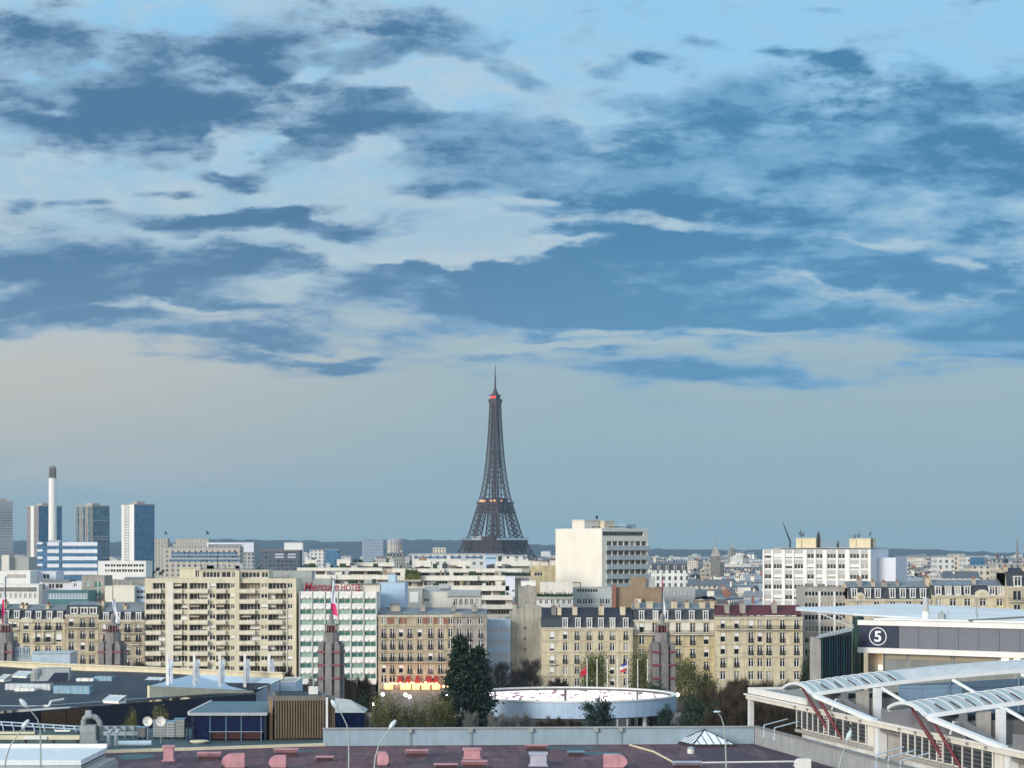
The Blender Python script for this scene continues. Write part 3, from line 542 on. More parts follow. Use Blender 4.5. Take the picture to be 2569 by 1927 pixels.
# ---------------------------------------------------------------- white hotel with relief panels
def hotel():
    Yd = 550; S = Yd/F; u0 = 750; x = lambda u: (u-u0)*S; z = lambda v: zat(v, Yd); W = (946-u0)*S; ztop = z(1484.5); dp_ = 14
    t = thing('hotel', 'white hotel with green windows, relief panels and red roof lettering', 'hotel', (xat(u0, Yd), Yd, 0), 0)
    edges = [752, 784, 816, 848.5, 881, 913, 945]; ops = []
    for r in range(8):
        vt = 1503.2+27*r
        for i in range(6): ops.append((x(edges[i])+.22, x(edges[i+1])-.22, z(vt+11.6), z(vt)))
    zb = z(1709)
    b = MB(); b.holes(W, zb, ztop, ops, .25); b.quad((0, 0, zb), (0, dp_, zb), (0, dp_, ztop), (0, 0, ztop)); b.quad((W, 0, zb), (W, 0, ztop), (W, dp_, ztop), (W, dp_, zb)); b.quad((0, dp_, zb), (W, dp_, zb), (W, dp_, ztop), (0, dp_, ztop)); b.box(0, W, .3, dp_, zb-.4, zb-.05)
    b.build('wall', G['white'], t)
    p = MB(); p.box(.4, W-.4, 1.2, dp_, 0, zb-.4); p.build('glazed_ground_storey', G['loggia'], t)
    r_ = MB(); r_.box(.1, W-.1, .2, dp_-.1, ztop-.4, ztop-.1); r_.build('roof', G['concrete'], t)
    for u in edges:
        m = MB(); m.box(x(u)-.10, x(u)+.10, -.3, -.004, zb, ztop-.05); m.build('mullion', G['greygreen'], t)
    for o in ops:
        w = o[1]-o[0]; ob = window(t, (o[0]+o[1])/2, 0, o[2], w, o[3]-o[2], 'plain', 'greygreen', 'glassgreen')
    # two tent-shaped reliefs on every panel
    me = MB(); 
    n = 8; hw_ = .62
    arc = [(-hw_*math.cos(math.pi*i/n), .16+.52*math.sin(math.pi*i/n)) for i in range(n+1)]
    vs = [(a, -.02, c_) for a, c_ in arc]+[(0, -.42, .10)]; me.add(vs, [(i, i+1, n+1) for i in range(n)]+[(n, 0, n+1)])
    md = me.data('relief', [G['white']])
    for r in range(9):
        vt = 1503.2+27*r
        for i in range(6):
            pn = MB(); xa, xb = x(edges[i])+.14, x(edges[i+1])-.14; pn.box(xa, xb, -.14, -.004, z(vt-.8), min(z(vt-14.4), ztop)); 
            o = pn.build('facade_panel', G['white'], t)
            for q in (.27, .73): link('relief', md, o, (xa+(xb-xa)*q, -.14, z(vt-1.2)))
    k = MB(); k.box(W-5.0, W+.6, 1, 8, ztop-.3, z(1467)); o = k.build('rooftop_box', G['offwhite'], t)
    k = MB(); k.box(W-5.6, W+.2, .6, 8, z(1467), z(1465)); k.build('box_roof', G['darkconc'], o)
    k = MB(); k.box(W-3.6, W-1.6, 3, 6, z(1465), z(1456)); k.build('plant_box', G['greygreen'], o)
    # red lettering standing on the roof edge
    for txt, ua, ub, shear in (('Mercure', 763, 850, .25), ('HOTEL', 856, 907, .0)):
        cu = bpy.data.curves.new('lettering', 'FONT'); cu.body = txt; cu.size = 2.3; cu.extrude = .08; cu.offset = .045; cu.shear = shear; cu.resolution_u = 3
        tmp = bpy.data.objects.new('lettering', cu); col.objects.link(tmp); dg = bpy.context.evaluated_depsgraph_get(); me = bpy.data.meshes.new_from_object(tmp.evaluated_get(dg)); bpy.data.objects.remove(tmp)
        xs = [v.co.x for v in me.vertices]; ys = [v.co.y for v in me.vertices]; sx = (ub-ua)*S/(max(xs)-min(xs)); hh = (1.75 if shear == 0 else 2.2); sy = hh/(max(ys)-min(ys))
        me.transform(Matrix.Diagonal((sx, sy, 1, 1))@Matrix.Translation((-min(xs), -min(ys), 0))); me.transform(Matrix.Rotation(R(90), 4, 'X')); me.materials.clear(); me.materials.append(G['letter'])
        o = link('sign_lettering', me, t, (x(ua), .1, ztop+.12))
        f = MB(); f.bar((0, .25, .0), ((ub-ua)*S, .25, 0), .08); f.bar((0, .25, .9), ((ub-ua)*S, .25, .9), .06)
        for i in range(5): xx = (ub-ua)*S*i/4; f.bar((xx, .25, -.15), (xx, .25, 1.2), .06)
        f.build('letter_frame', G['concrete'], o)
G['letter'] = mat('red_letter_enamel', (.27, .015, .035), .45, .05)
hotel()
t, x, z, W, zt, dp = band_block('wing stepping down beside the white hotel, its shade put into a pale blue colour', 946, 1016, 566, 1462, [], [], 'paleblue', depth=16, cat='building', name='hotel_wing')  # walls coloured pale blue to stand in for the shade on this side
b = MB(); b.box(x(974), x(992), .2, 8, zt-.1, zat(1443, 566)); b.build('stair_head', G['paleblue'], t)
# ---------------------------------------------------------------- buildings right behind the boulevard
def shell(b, W, D, z0, zt, m=0): b.quad((0, 0, z0), (0, D, z0), (0, D, zt), (0, 0, zt), m); b.quad((W, 0, z0), (W, 0, zt), (W, D, zt), (W, D, z0), m); b.quad((0, D, z0), (W, D, z0), (W, D, zt), (0, D, zt), m); return b
def roof_slab(t, W, D, zt, m='concrete', inset=.3): MB().box(inset, W-inset, inset, D-inset, zt-.5, zt-.3).build('roof', G[m], t)
def cap(t, W, D, zt, m='white', h=.25):
    p = MB(); p.box(-.06, W+.06, -.06, .25, zt, zt+h); p.box(-.06, W+.06, D-.25, D+.06, zt, zt+h); p.box(-.06, .25, .26, D-.26, zt, zt+h); p.box(W-.25, W+.06, .26, D-.26, zt, zt+h); return p.build('parapet_cap', G[m], t)
def white_tower():
    Yd = 680; z = lambda v: zat(v, Yd); W, D = 20.5, 22.5; zt = z(1329)
    t = thing('apartment_tower', 'tall white building with a blank cream side wall, right of the iron tower', 'apartment tower', (xat(1510, Yd), Yd, 0), R(40))
    rows = [(1358, 1369.5), (1381.5, 1393.5), (1405.5, 1417), (1429.5, 1441.5), (1453.5, 1465), (1477, 1489), (1501, 1513), (1525, 1537)]; x0, pw = 2.0, 2.55; ops = [(x0+i*pw+.18, x0+(i+1)*pw-.18, z(b_), z(a), .5) for a, b_ in rows for i in range(7)]
    ops.append((.3, W-2.0, z(1345), z(1334), .9))
    b = MB(); b.holes(W, 0, zt, ops, .5); shell(b, W, D, 0, zt); b.build('wall', G['towerwall'], t)
    for o in ops[:-1]: window(t, (o[0]+o[1])/2, .3, o[2], o[1]-o[0], o[3]-o[2], 'plain', 'greygreen', 'glass')
    window(t, (ops[-1][0]+ops[-1][1])/2, .6, ops[-1][2], ops[-1][1]-ops[-1][0], ops[-1][3]-ops[-1][2], 'strip', 'greygreen', 'glass')
    for a, b_ in rows:
        m = MB(); m.box(1.8, W+.35, -.5, -.004, z(b_)-1.55, z(b_)-.02); m.build('balcony', G['towerpanel'], t)
        m = MB(); m.box(W+.004, W+1.3, 2, 14, z(b_)-1.2, z(b_)-.1); m.build('side_balcony', G['towerpanel'], t)
    for v in (1374, 1422, 1470): window(t, 1.0, 0, z(v+6), .9, 1.3, 'plain', 'paint', 'glass')
    roof_slab(t, W, D, zt); cap(t, W, D, zt, 'white', .35)
    for (a, c_, d, e, v, mm) in ((1.5, 8, 10, 16, 1306, 'offwhite'), (8.3, 13, 8, 13, 1308, 'palestone')):
        m = MB(); m.box(a, c_, d, e, zt-.4, z(v)); m.box(a-.2, c_+.2, d-.2, e+.2, z(v), z(v)+.3); m.build('roof_house', G[mm], t)
    m = MB(); m.box(14.5, 18.8, 4, 8, zt-.3, z(1314)); m.build('glazed_roof_box', G['glassblue'], t)
    for (a, c_, y) in ((4.5, 14, 1.2), (-3.5+4, 3.8, 5)):
        m = MB(); m.path([(a, y, zt), (a, y, z(1322)), (c_, y, z(1322)), (c_, y, zt)], .12); m.build('roof_hoop', G['iron'], t)
    m = MB(); m.tube((6, 9, z(1306)), (6, 9, z(1292)), .12, .06); m.bar((5.6, 9, z(1297)), (6.4, 9, z(1297)), .25, .9); m.build('antenna', G['iron'], t)
G['towerwall'] = mat('cream_tower_render', (.70, .66, .57), .8, .06, .2, streak=.06)
G['towerpanel'] = mat('grey_white_panel', (.42, .45, .45), .7, .12, .5, streak=.1)
G['spandrel'] = mat('grey_spandrel_panel', (.40, .41, .41), .6, .1, .5)
G['yellowbox'] = mat('pale_yellow_render', (.62, .54, .36), .8, .12, .5)
G['lavender'] = mat('blue_white_render', (.60, .62, .68), .8, .05, .3)
white_tower()
def panel_block():
    Yd = 610; th = -27; W = (2185-1920)*Yd/F/math.cos(R(th))*.965; D = 17; z = lambda v: zat(v, Yd); zt = z(1379)
    cx = xat(2185, Yd); t = thing('apartment_block', 'white panel block of flats with grey spandrels and two yellow roof huts', 'apartment block', (cx-W*math.cos(R(th)), Yd-W*math.sin(R(th)), 0), R(th))
    zs = lambda zx: (zx-640)/1000*W; piers = [(640, 655), (720, 740), (820, 850), (918, 935), (1020, 1055), (1120, 1138), (1200, 1240), (1322, 1342), (1405, 1448), (1535, 1550), (1615, 1640)]
    ops = []
    for k in range(9):
        for i in range(10):
            va = 1390+26.3*k; ops.append((zs(piers[i][1])+.02, zs(piers[i+1][0])-.02, z(va+12), z(va), .35))
    b = MB(); b.holes(W, 0, zt, ops, .3); shell(b, W, D, 0, zt); b.build('wall', G['white'], t)
    rnd = random.Random(5)
    for i, o in enumerate(ops): window(t, (o[0]+o[1])/2, 0, o[2], o[1]-o[0], o[3]-o[2], 'strip' if rnd.random() < .62 else rnd.choice(('shut', 'shuthalf')), 'paint', 'glass')
    for k in range(10):
        for i in range(10):
            va = 1378.3+26.3*k; m = MB(); m.box(zs(piers[i][1])+.03, zs(piers[i+1][0])-.03, -.05, -.004, z(va+11), z(va)); m.build('spandrel_panel', G['spandrel'], t) if k < 8 or i < 4 else None
    for a, c_ in piers:
        m = MB(); m.box(zs(a), zs(c_), -.22, -.006, 0, zt-.01); m.build('pier', G['white'], t)
    m = MB(); m.quad((W+.01, .2, 0), (W+.01, D-.2, 0), (W+.01, D-.2, zt), (W+.01, .2, zt)); m.build('gable_shade_tint', G['lavender'], t)  # white gable tinted lavender, so its shade sits in the colour
    m = MB(); m.box(1, W-6, 6, 16, zt-.4, zt+.25); m.box(W*.1, W*1.0, -.3, D+.2, zt+.26, zt+.5); m.build('roof', G['concrete'], t)
    m = MB(); m.box(W+.02, W+5.5, 6, D, 0, z(1400)); m.build('lower_wing', G['lavender'], t)
    for a, c_, v in ((910, 960, 1352), (965, 1095, 1352), (1405, 1465, 1354), (1470, 1598, 1353)):
        m = MB(); m.box(zs(a), zs(c_), 4, 9, zt+.45, z(v)); m.box(zs(a)-.1, zs(c_)+.1, 3.9, 9.1, z(v), z(v)+.25); o = m.build('roof_hut', G['yellowbox'], t)
        if c_-a < 70: window(o, zs((a+c_)/2), 3.9, z(1363), 1.2, 1.2, 'plain')
    for a, v, r in ((945, 1327, .14), (970, 1331, .1), (1108, 1334, .35), (1118, 1340, .2), (1290, 1358, .35), (1485, 1334, .1), (1590, 1330, .08), (1600, 1350, .3)):
        m = MB(); m.tube((zs(a), 5, zt+.5), (zs(a), 5, z(v)), r, r*.7); m.bar((zs(a)-.5, 5, z(v+8)), (zs(a)+.5, 5, z(v+8)), .12); m.bar((zs(a)-.3, 4.8, z(v+14)), (zs(a)-.3, 4.8, z(v+9)), .3, .3); m.build('antenna', G['iron'], t)
    m = MB(); m.box(zs(1405), zs(1432), 5.5, 7, z(1353), z(1341)); m.build('dish_box', G['glassblue'], t)
    railing(t, zs(1160), zs(1400), 2.0, zt+.5, 1.5, m='concrete', name='roof_railing', step=.5)
panel_block()
def plain(label, u0, u1, Yd, vt, wall, wins=(), depth=12, rz=0, name='rooftop_block', cat='building', roof='concrete', zb=0, kind='plain', capm=None, group=None, glass='glass'):
    """a block with a few windows given in photo pixels (u0, u1, v0, v1)"""
    S = Yd/F; W = (u1-u0)*S; t = thing(name, label, cat, (xat(u0, Yd), Yd, 0), rz, group); zt = zat(vt, Yd); x = lambda u: (u-u0)*S
    ops = [(x(a), x(c_), zat(d, Yd), zat(b_, Yd)) for a, c_, b_, d in wins]
    b = MB(); b.holes(W, zb, zt, ops, .25); shell(b, W, depth, zb, zt); b.build('wall', G[wall], t); roof_slab(t, W, depth, zt, roof, .2); cap(t, W, depth, zt, capm or wall, .15)
    for o in ops: window(t, (o[0]+o[1])/2, 0, o[2], o[1]-o[0], o[3]-o[2], 'strip' if (o[1]-o[0]) > 2.2 else kind, 'paint', glass)
    return t, x, lambda v: zat(v, Yd), W, zt
def row_w(u0, u1, n, v0, v1, fr=.6): p = (u1-u0)/n; return [(u0+p*(i+.5-fr/2), u0+p*(i+.5+fr/2), v0, v1) for i in range(n)]
# brown party wall and neighbours
t, x, z, W, zt = plain('blank brown party wall with a taller middle part, in front of the white tower', 1541, 1664, 592, 1476, 'brownwall')
MB().box(x(1584), x(1621), .004, 6, zt-.2, z(1449)).build('raised_part', G['brownwall'], t); MB().box(x(1621)+.01, x(1644), 1, 6, zt-.2, z(1453)).build('raised_part', G['spandrel'], t)
MB().box(x(1536), x(1545), -1.2, 1.5, 0, z(1468)).build('brick_flue', G['brick'], t)
chimney(t, x(1600), -1.6, 1.6, 1.2, z(1530), z(1504), 'offwhite', 3)
t, x, z, W, zt = plain('low grey-blue building with one row of small windows behind the zinc roof', 1664, 1744, 612, 1476, 'spandrel', row_w(1668, 1740, 8, 1484, 1493, .6), roof='zinc')
t = thing('tarpaulin', 'bright blue tarpaulin stretched over a rooftop', 'tarpaulin', (xat(1744, 600), 600, 0)); m = MB(); n = 8
G['tarp'] = mat('blue_tarpaulin', (.01, .07, .40), .45, .2, 1)
G['hedge'] = mat('hedge_leaf', (.022, .05, .024), .8, .4, 1.5); G['hedgeolive'] = mat('olive_hedge_leaf', (.09, .10, .025), .8, .4, 1.5)
vs = [((i/n)*6.0, j*3.0, zat(1507, 600)+(1.2-.5*j)*math.sin(math.pi*(.15+.7*i/n))+.15*math.sin(i*2.1+j)) for j in range(3) for i in range(n+1)]
m.add(vs, [(j*(n+1)+i, j*(n+1)+i+1, (j+1)*(n+1)+i+1, (j+1)*(n+1)+i) for j in range(2) for i in range(n)]); m.build('sheet', G['tarp'], t)
MB().box(0, 6, .5, 6, 0, zat(1508, 600)).build('supporting_roof', G['brownwall'], t)
t, x, z, W, zt = plain('pale office annex with dark windows at the foot of the white tower', 1438, 1534, 640, 1476, 'towerpanel', [(1447, 1500, 1478, 1487)]+row_w(1446, 1532, 6, 1503, 1516, .75)+row_w(1446, 1532, 6, 1524, 1536, .75), depth=16)
m = MB(); m.path([(x(1425), 3, zt), (x(1425), 3, z(1463)), (x(1457), 3, z(1463)), (x(1457), 3, zt)], .12); m.build('roof_hoop', G['iron'], t)
def hedge(label, u0, u1, Yd, v0, v1, m='hedge', d=1.6, group=None):
    S = Yd/F; t = thing('hedge', label, 'hedge', (xat(u0, Yd), Yd, zat(v1, Yd)), 0, group); rnd = random.Random(int(u0)); b = MB(); W = (u1-u0)*S; H = (v1-v0)*S
    for i in range(int(W*H*14)+60):
        p = Vector((rnd.uniform(0, W), rnd.uniform(-d/2, d/2), H*rnd.random()**.8*(.75+.3*math.sin(i*.37)*rnd.random()))); r = rnd.uniform(.16, .34); a = Vector((rnd.gauss(0, 1), rnd.gauss(0, 1), rnd.gauss(0, 1))).normalized(); e = a.orthogonal().normalized()*r; g = a.cross(e).normalized()*r
        b.quad(p-e, p-g*.6, p+e, p+g*.6)
    b.box(.1, W-.1, -d*.3, d*.3, 0, H*.55); b.build('foliage', G[m], t); MB().box(-.1, W+.1, -d/2-.1, d/2+.1, -.6, 0.02).build('planter', G['concrete'], t); return t
t, x, z, W, zt = plain('white terrace building with planted roof left of the white tower', 1346, 1438, 625, 1500, 'white', row_w(1350, 1436, 6, 1505, 1516, .55), depth=14)
MB().box(x(1356), x(1438), 6, 12, zt-.3, z(1462)).build('upper_storey', G['offwhite'], t)
for u in (1364, 1384, 1404, 1424): window(t, x(u), 5.85, z(1478), 1.1, 1.7, 'french')
hedge('dark green hedge on the white terrace building', 1346, 1437, 625.8, 1484, 1500.5)
t, x, z, W, zt = plain('small ochre block with dark red opening behind the terraced flats', 1332, 1402, 700, 1421, 'ochre', [(1341, 1361, 1436, 1446)], glass='loggia')
for k, (a, v) in enumerate(((1345, 1410), (1365, 1412), (1390, 1408))): chimney(t, x(a), 3, 2.4, 1.0, zt, z(v), 'offwhite', 4)
t, x, z, W, zt = plain('white roof house with chimney pots left of the planted terrace', 1307, 1344, 640, 1460, 'white', [(1320, 1330, 1468, 1472)])
t, x, z, W, zt = plain('rough grey blank wall with a round vent, beside the stepped flats', 1300, 1346, 600, 1474, 'greystone')
MB().lathe([(1.1, 0), (1.1, .5), (.9, .6)], 14).build('round_vent', G['darkconc'], t, (x(1294), 3, z(1486)))
def party_house():
    Yd = 563; S = Yd/F; x = lambda u: (u-1280)*S; z = lambda v: zat(v, Yd); t = thing('party_wall_house', 'house showing a rough grey blank wall with curved top and three tiny windows', 'house', (xat(1280, Yd), Yd, 0)); W = x(1376)
    pr = [(0, 0), (W, 0), (W, z(1528)), (x(1362), z(1526)), (x(1352), z(1523)), (x(1338), z(1518)), (x(1326), z(1516.5)), (x(1314), z(1520)), (x(1304), z(1527)), (x(1297), z(1528)), (x(1296), z(1519)), (x(1287), z(1519)), (x(1286), z(1534)), (0, z(1543))]
    MB().extrude_y(pr, 0, 10).build('wall', G['partywall'], t)
    for v in (1577, 1604, 1631): window(t, x(1317), -.22, z(v+4), .8, .9, 'plain', 'concrete')
    for u in (1290, 1296): MB().tube((x(u), 2, z(1519)), (x(u), 2, z(1513)), .2, .15).build('chimney_pot', G['pot'], t)
G['partywall'] = mat('weathered_cement_render', (.37, .35, .29), .9, .3, .25, streak=.3); party_house()
t, x, z, W, zt = plain('blue glazed infill building between the corner house and the grey blank wall', 1221, 1281, 560, 1558, 'bluepanel' if 'bluepanel' in G else 'paleblue', row_w(1223, 1279, 9, 1574, 1590, .72)+row_w(1223, 1279, 9, 1606, 1622, .72)+row_w(1223, 1279, 9, 1640, 1656, .72), glass='glassblue')
# two blank walls stepping behind the beige block
t, x, z, W, zt = plain('blank grey-green wall stepping up behind the white hotel lettering', 672, 782, 572, 1434, 'greygreen', depth=9); MB().box(x(742), x(834), .3, 8, 0, z(1453)).build('lower_step', G['greygreen'], t); window(t, x(719), -.2, z(1447), .9, 1.0, 'plain')
# ---------------------------------------------------------------- stepped terrace flats in the middle distance
def terrace_flats(label, u0, u1, Yd, tiers, seed=1):
    """tiers: (u0, u1, v_top, v_bottom of the white band, dark band height in px, setback)"""
    rnd = random.Random(seed); t = thing('terraced_flats', label, 'apartment block', (xat(u0, Yd), Yd, 0)); S = Yd/F
    for (a, c_, v0, v1, dk, sb) in tiers:
        y = sb; Yq = Yd+sb; xa, xb = xat(a, Yq)-xat(u0, Yd), xat(c_, Yq)-xat(u0, Yd); zt, z1, zd = zat(v0, Yq), zat(v1, Yq), zat(v1+dk, Yq)
        # recessed dark storey with windows under a projecting parapet band
        m = MB(); m.box(xa+.4, xb-.4, y+1.6, y+10, 0, z1+.05); st = m.build('storey', G['offwhite'], t)
        n = max(1, int((xb-xa)/5.2)); p = (xb-xa-.8)/n
        for i in range(n):
            if rnd.random() < .86: window(st, xa+.4+p*(i+.5), y+1.42, zd, p*rnd.uniform(.6, .9), max(.9, z1-zd-.1), 'strip', 'concrete', 'loggia')
        nb = max(1, int((xb-xa)/8)); pb = (xb-xa)/nb
        for i in range(nb):
            q = MB(); j = rnd.choice((0, 0, .7, 1.1)); q.box(xa+pb*i, xa+pb*(i+1)-.04, y-j, y+1.5, z1, zt); q.build('parapet', G['terrace'], t)
            if rnd.random() < .5: MB().box(xa+pb*i, xa+pb*i+.3, y-.0, y+1.55, zd, z1-.004).build('dividing_wall', G['terrace'], t)
        MB().box(xa+.2, xb-.2, y+1.51, y+10, zt-.7, zt-.35).build('roof_terrace', G['concrete'], t)
        for i in range(int((xb-xa)/2.6)):
            p = xa+.5+rnd.random()*(xb-xa-2.5); d = y+rnd.uniform(1.7, 7); w_, h_ = rnd.uniform(.5, 2.2), rnd.uniform(.5, 1.5); kk = rnd.choice(('hedge', 'darkconc', 'spandrel', 'offwhite', 'hedge', 'slate', 'brownwall'))
            m = MB(); m.box(p, p+w_, d, d+rnd.uniform(.4, 1.4), zt-.34, zt+h_)
            if kk != 'hedge': m.box(p-.06, p+w_+.06, d-.06, d+.3, zt+h_+.002, zt+h_+.1)
            m.build('terrace_plant' if kk == 'hedge' else 'terrace_unit', G[kk], t)
    return t
G['terrace'] = mat('ivory_concrete', (.66, .63, .55), .8, .1, .3, streak=.12)
terrace_flats('wide ivory flats stepping up in terraces behind the white hotel and brick house', 990, 1285, 640, [(995, 1270, 1543, 1556, 14, -6), (1207, 1290, 1518, 1529, 13, -5), (1200, 1287, 1494, 1506, 13, -3), (1190, 1278, 1471, 1483, 13, 0), (1062, 1272, 1470, 1484, 14, 2), (992, 1268, 1445, 1457.5, 14, 8), (985, 1310, 1427, 1437, 9, 16), (1040, 1082, 1407, 1423, 6, 24), (1125, 1182, 1408, 1423, 5, 24), (1243, 1332, 1409, 1421, 6, 26)], 2)
MB().box(xat(1268, 640), xat(1292, 640), 640, 652, 0, zat(1447, 640)).build('end_wall', G['lavender'], None)
tag(bpy.data.objects['end_wall'], 'tall pale end wall closing the right side of the stepped flats', 'wall'); bpy.data.objects['end_wall'].name = 'end_wall_block'
terrace_flats('ivory terrace flats whose top storeys show over the white hotel sign', 762, 985, 660, [(780, 985, 1466, 1480, 12, 0), (775, 985, 1443, 1455, 12, 6), (745, 960, 1425, 1433, 9, 14), (765, 795, 1405, 1420, 5, 22), (846, 880, 1404, 1420, 5, 22), (880, 990, 1412, 1422, 5, 26)], 4)
hedge('olive and green bush spilling over a terrace of the stepped flats', 1016, 1056, 647, 1429, 1455, 'hedgeolive', 2.2)
hedge('dark clipped bush crowning the olive terrace bush', 1017, 1046, 648.5, 1424, 1441, 'hedge', 1.6)
hedge('long green hedge on the upper terrace of the stepped flats', 1262, 1330, 655, 1434, 1446, 'hedge')
t, x, z, W, zt = plain('white building with one small window and grey roof above the brick house', 1062, 1206, 600, 1487, 'offwhite', [(1064, 1076, 1502, 1510)]+row_w(1136, 1204, 5, 1503, 1519, .6), depth=16, roof='zincpale')
MB().box(x(1122), x(1206), -.5, 14, z(1497), z(1483)).build('roof_fascia', G['zincpale'], t); MB().box(x(1063), x(1128), 3, 12, zt, z(1473)).build('roof_room', G['zincpale'], t); MB().box(x(1100), x(1126), 2, 6, z(1478), z(1466)).build('plant_box', G['spandrel'], t)
t, x, z, W, zt = plain('grey rendered box with a white panel beside the hotel wing', 1016, 1060, 597, 1480, 'greygreen'); MB().box(x(1028), x(1049), -.08, -.004, z(1512), z(1486)).build('white_panel', G['white'], t)
# rooftops at the left behind the stone houses
t, x, z, W, zt = plain('white flat-roofed building with a long dark window at the far left', -20, 76, 640, 1434, 'white', [(18, 66, 1442, 1452)], depth=16)
t, x, z, W, zt = plain('low white storey with pots and shutters under the white flat-roofed building', -20, 97, 612, 1468, 'white', row_w(-16, 95, 9, 1489, 1502, .5), depth=12, roof='teal'); MB().box(x(-20), x(90), -.3, .8, z(1484), z(1474)).build('planting_strip', G['darkconc'], t)
t, x, z, W, zt = plain('pale blue penthouse with two dark windows at the left', 77, 140, 650, 1436, 'lavender', [(79, 91, 1441, 1453), (108, 124, 1441, 1453)])
t, x, z, W, zt = plain('white-blue building with dark zinc roof and three large windows', 100, 205, 618, 1461, 'lavender', [(104, 112, 1465, 1481), (122, 137, 1465, 1477), (139, 158, 1465, 1477), (185, 193, 1464, 1473)], roof='zinc'); MB().box(x(102), x(175), -.6, 9, zt+.05, z(1455)).build('zinc_roof', G['zinc'], t)
t, x, z, W, zt = plain('long teal glazed attic above the twin-gabled house', 116, 221, 592, 1484, 'teal', [(119, 219, 1489, 1503)], depth=11, roof='zinc', glass='glassblue')
t, x, z, W, zt = plain('plain stone building with a dark stair bay behind the narrow mansard house', 205, 262, 605, 1446, 'greystone', [(215, 226, 1460, 1470), (237, 254, 1458, 1476), (237, 254, 1480, 1498)], glass='glassgreen')
t, x, z, W, zt = plain('blank cream wall behind the white banner', 263, 337, 588, 1472, 'towerwall', depth=10)
t, x, z, W, zt = plain('narrow blue glazed building beside the beige block', 338, 371, 590, 1473, 'paleblue', [(342, 369, 1481, 1490), (342, 369, 1496, 1504), (342, 369, 1511, 1519)], glass='glassblue')
t, x, z, W, zt = plain('grey roofed house with small windows behind the blank cream wall', 262, 380, 625, 1457, 'greystone', row_w(264, 332, 6, 1460, 1468, .5), roof='zinc'); MB().box(x(312), x(379), .1, 8, zt, z(1449)).build('zinc_roof', G['zinc'], t)
t, x, z, W, zt = plain('white flats with a dark strip of windows below the four residential towers', 246, 366, 900, 1409, 'white', row_w(262, 362, 7, 1416, 1423, .86)+row_w(262, 362, 7, 1429, 1436, .86), depth=16)
t, x, z, W, zt = plain('pale windowless block at the left below the towers', 8, 72, 980, 1399, 'greygreen', depth=18); MB().box(x(8), x(26), -3, 0, 0, z(1393)).build('stair_head', G['offwhite'], t)
# ---------------------------------------------------------------- ground, hills
G['ground'] = mat('city_ground', (.11, .115, .11), .9, .3, .02); G['asphalt'] = mat('asphalt', (.05, .05, .052), .85, .2, .5); G['paving'] = mat('pavement_stone', (.22, .21, .20), .85, .15, .5)
def flat(name, pts, zz, m): b = MB(); b.add([(x, y, zz) for x, y in pts], [tuple(range(len(pts)))]); return tag(b.build(name, G[m]), kind='structure')
flat('ground', [(-9000, -300), (9000, -300), (9000, 11000), (-9000, 11000)], 0, 'ground')
flat('road', [(-220, 505), (220, 505), (220, 535), (-220, 535)], .004, 'asphalt')
b = MB(); b.box(-220, 220, 535, 548, .0, .14); tag(b.build('pavement', G['paving']), kind='structure')
G['hill'] = mat('wooded_hill', (.016, .036, .052), .95, .45, .004)
def hills():
    prof = [(-300, 1358), (60, 1357), (200, 1360), (420, 1361), (560, 1354), (700, 1356), (850, 1359), (1000, 1354), (1160, 1356), (1330, 1366), (1420, 1368), (1560, 1379), (1700, 1378), (1800, 1380), (1960, 1380), (2240, 1378), (2330, 1380), (2420, 1384), (2569, 1388), (2900, 1386)]
    rnd = random.Random(11); b = MB(); N_ = 260; rows = [(7300, 0), (7800, .45), (8300, .85), (8800, 1), (9400, .7), (10500, .2)]; vs = []
    for yd, k in rows:
        for i in range(N_+1):
            u = -300+3200*i/N_; j = max(q for q in range(len(prof)-1) if prof[q][0] <= u); (ua, va), (ub, vb) = prof[j], prof[j+1]; s = (u-ua)/(ub-ua); s = s*s*(3-2*s); v = va+(vb-va)*s
            vs.append((xat(u, 8800)*yd/8800, yd, max(-2, zat(v, 8800)*k+(rnd.uniform(-3.5, 3.5) if k else 0))))
    b.add(vs, [(r*(N_+1)+i, r*(N_+1)+i+1, (r+1)*(N_+1)+i+1, (r+1)*(N_+1)+i) for r in range(len(rows)-1) for i in range(N_)]); tag(b.build('hills', G['hill'], smooth=True), kind='structure')
hills()
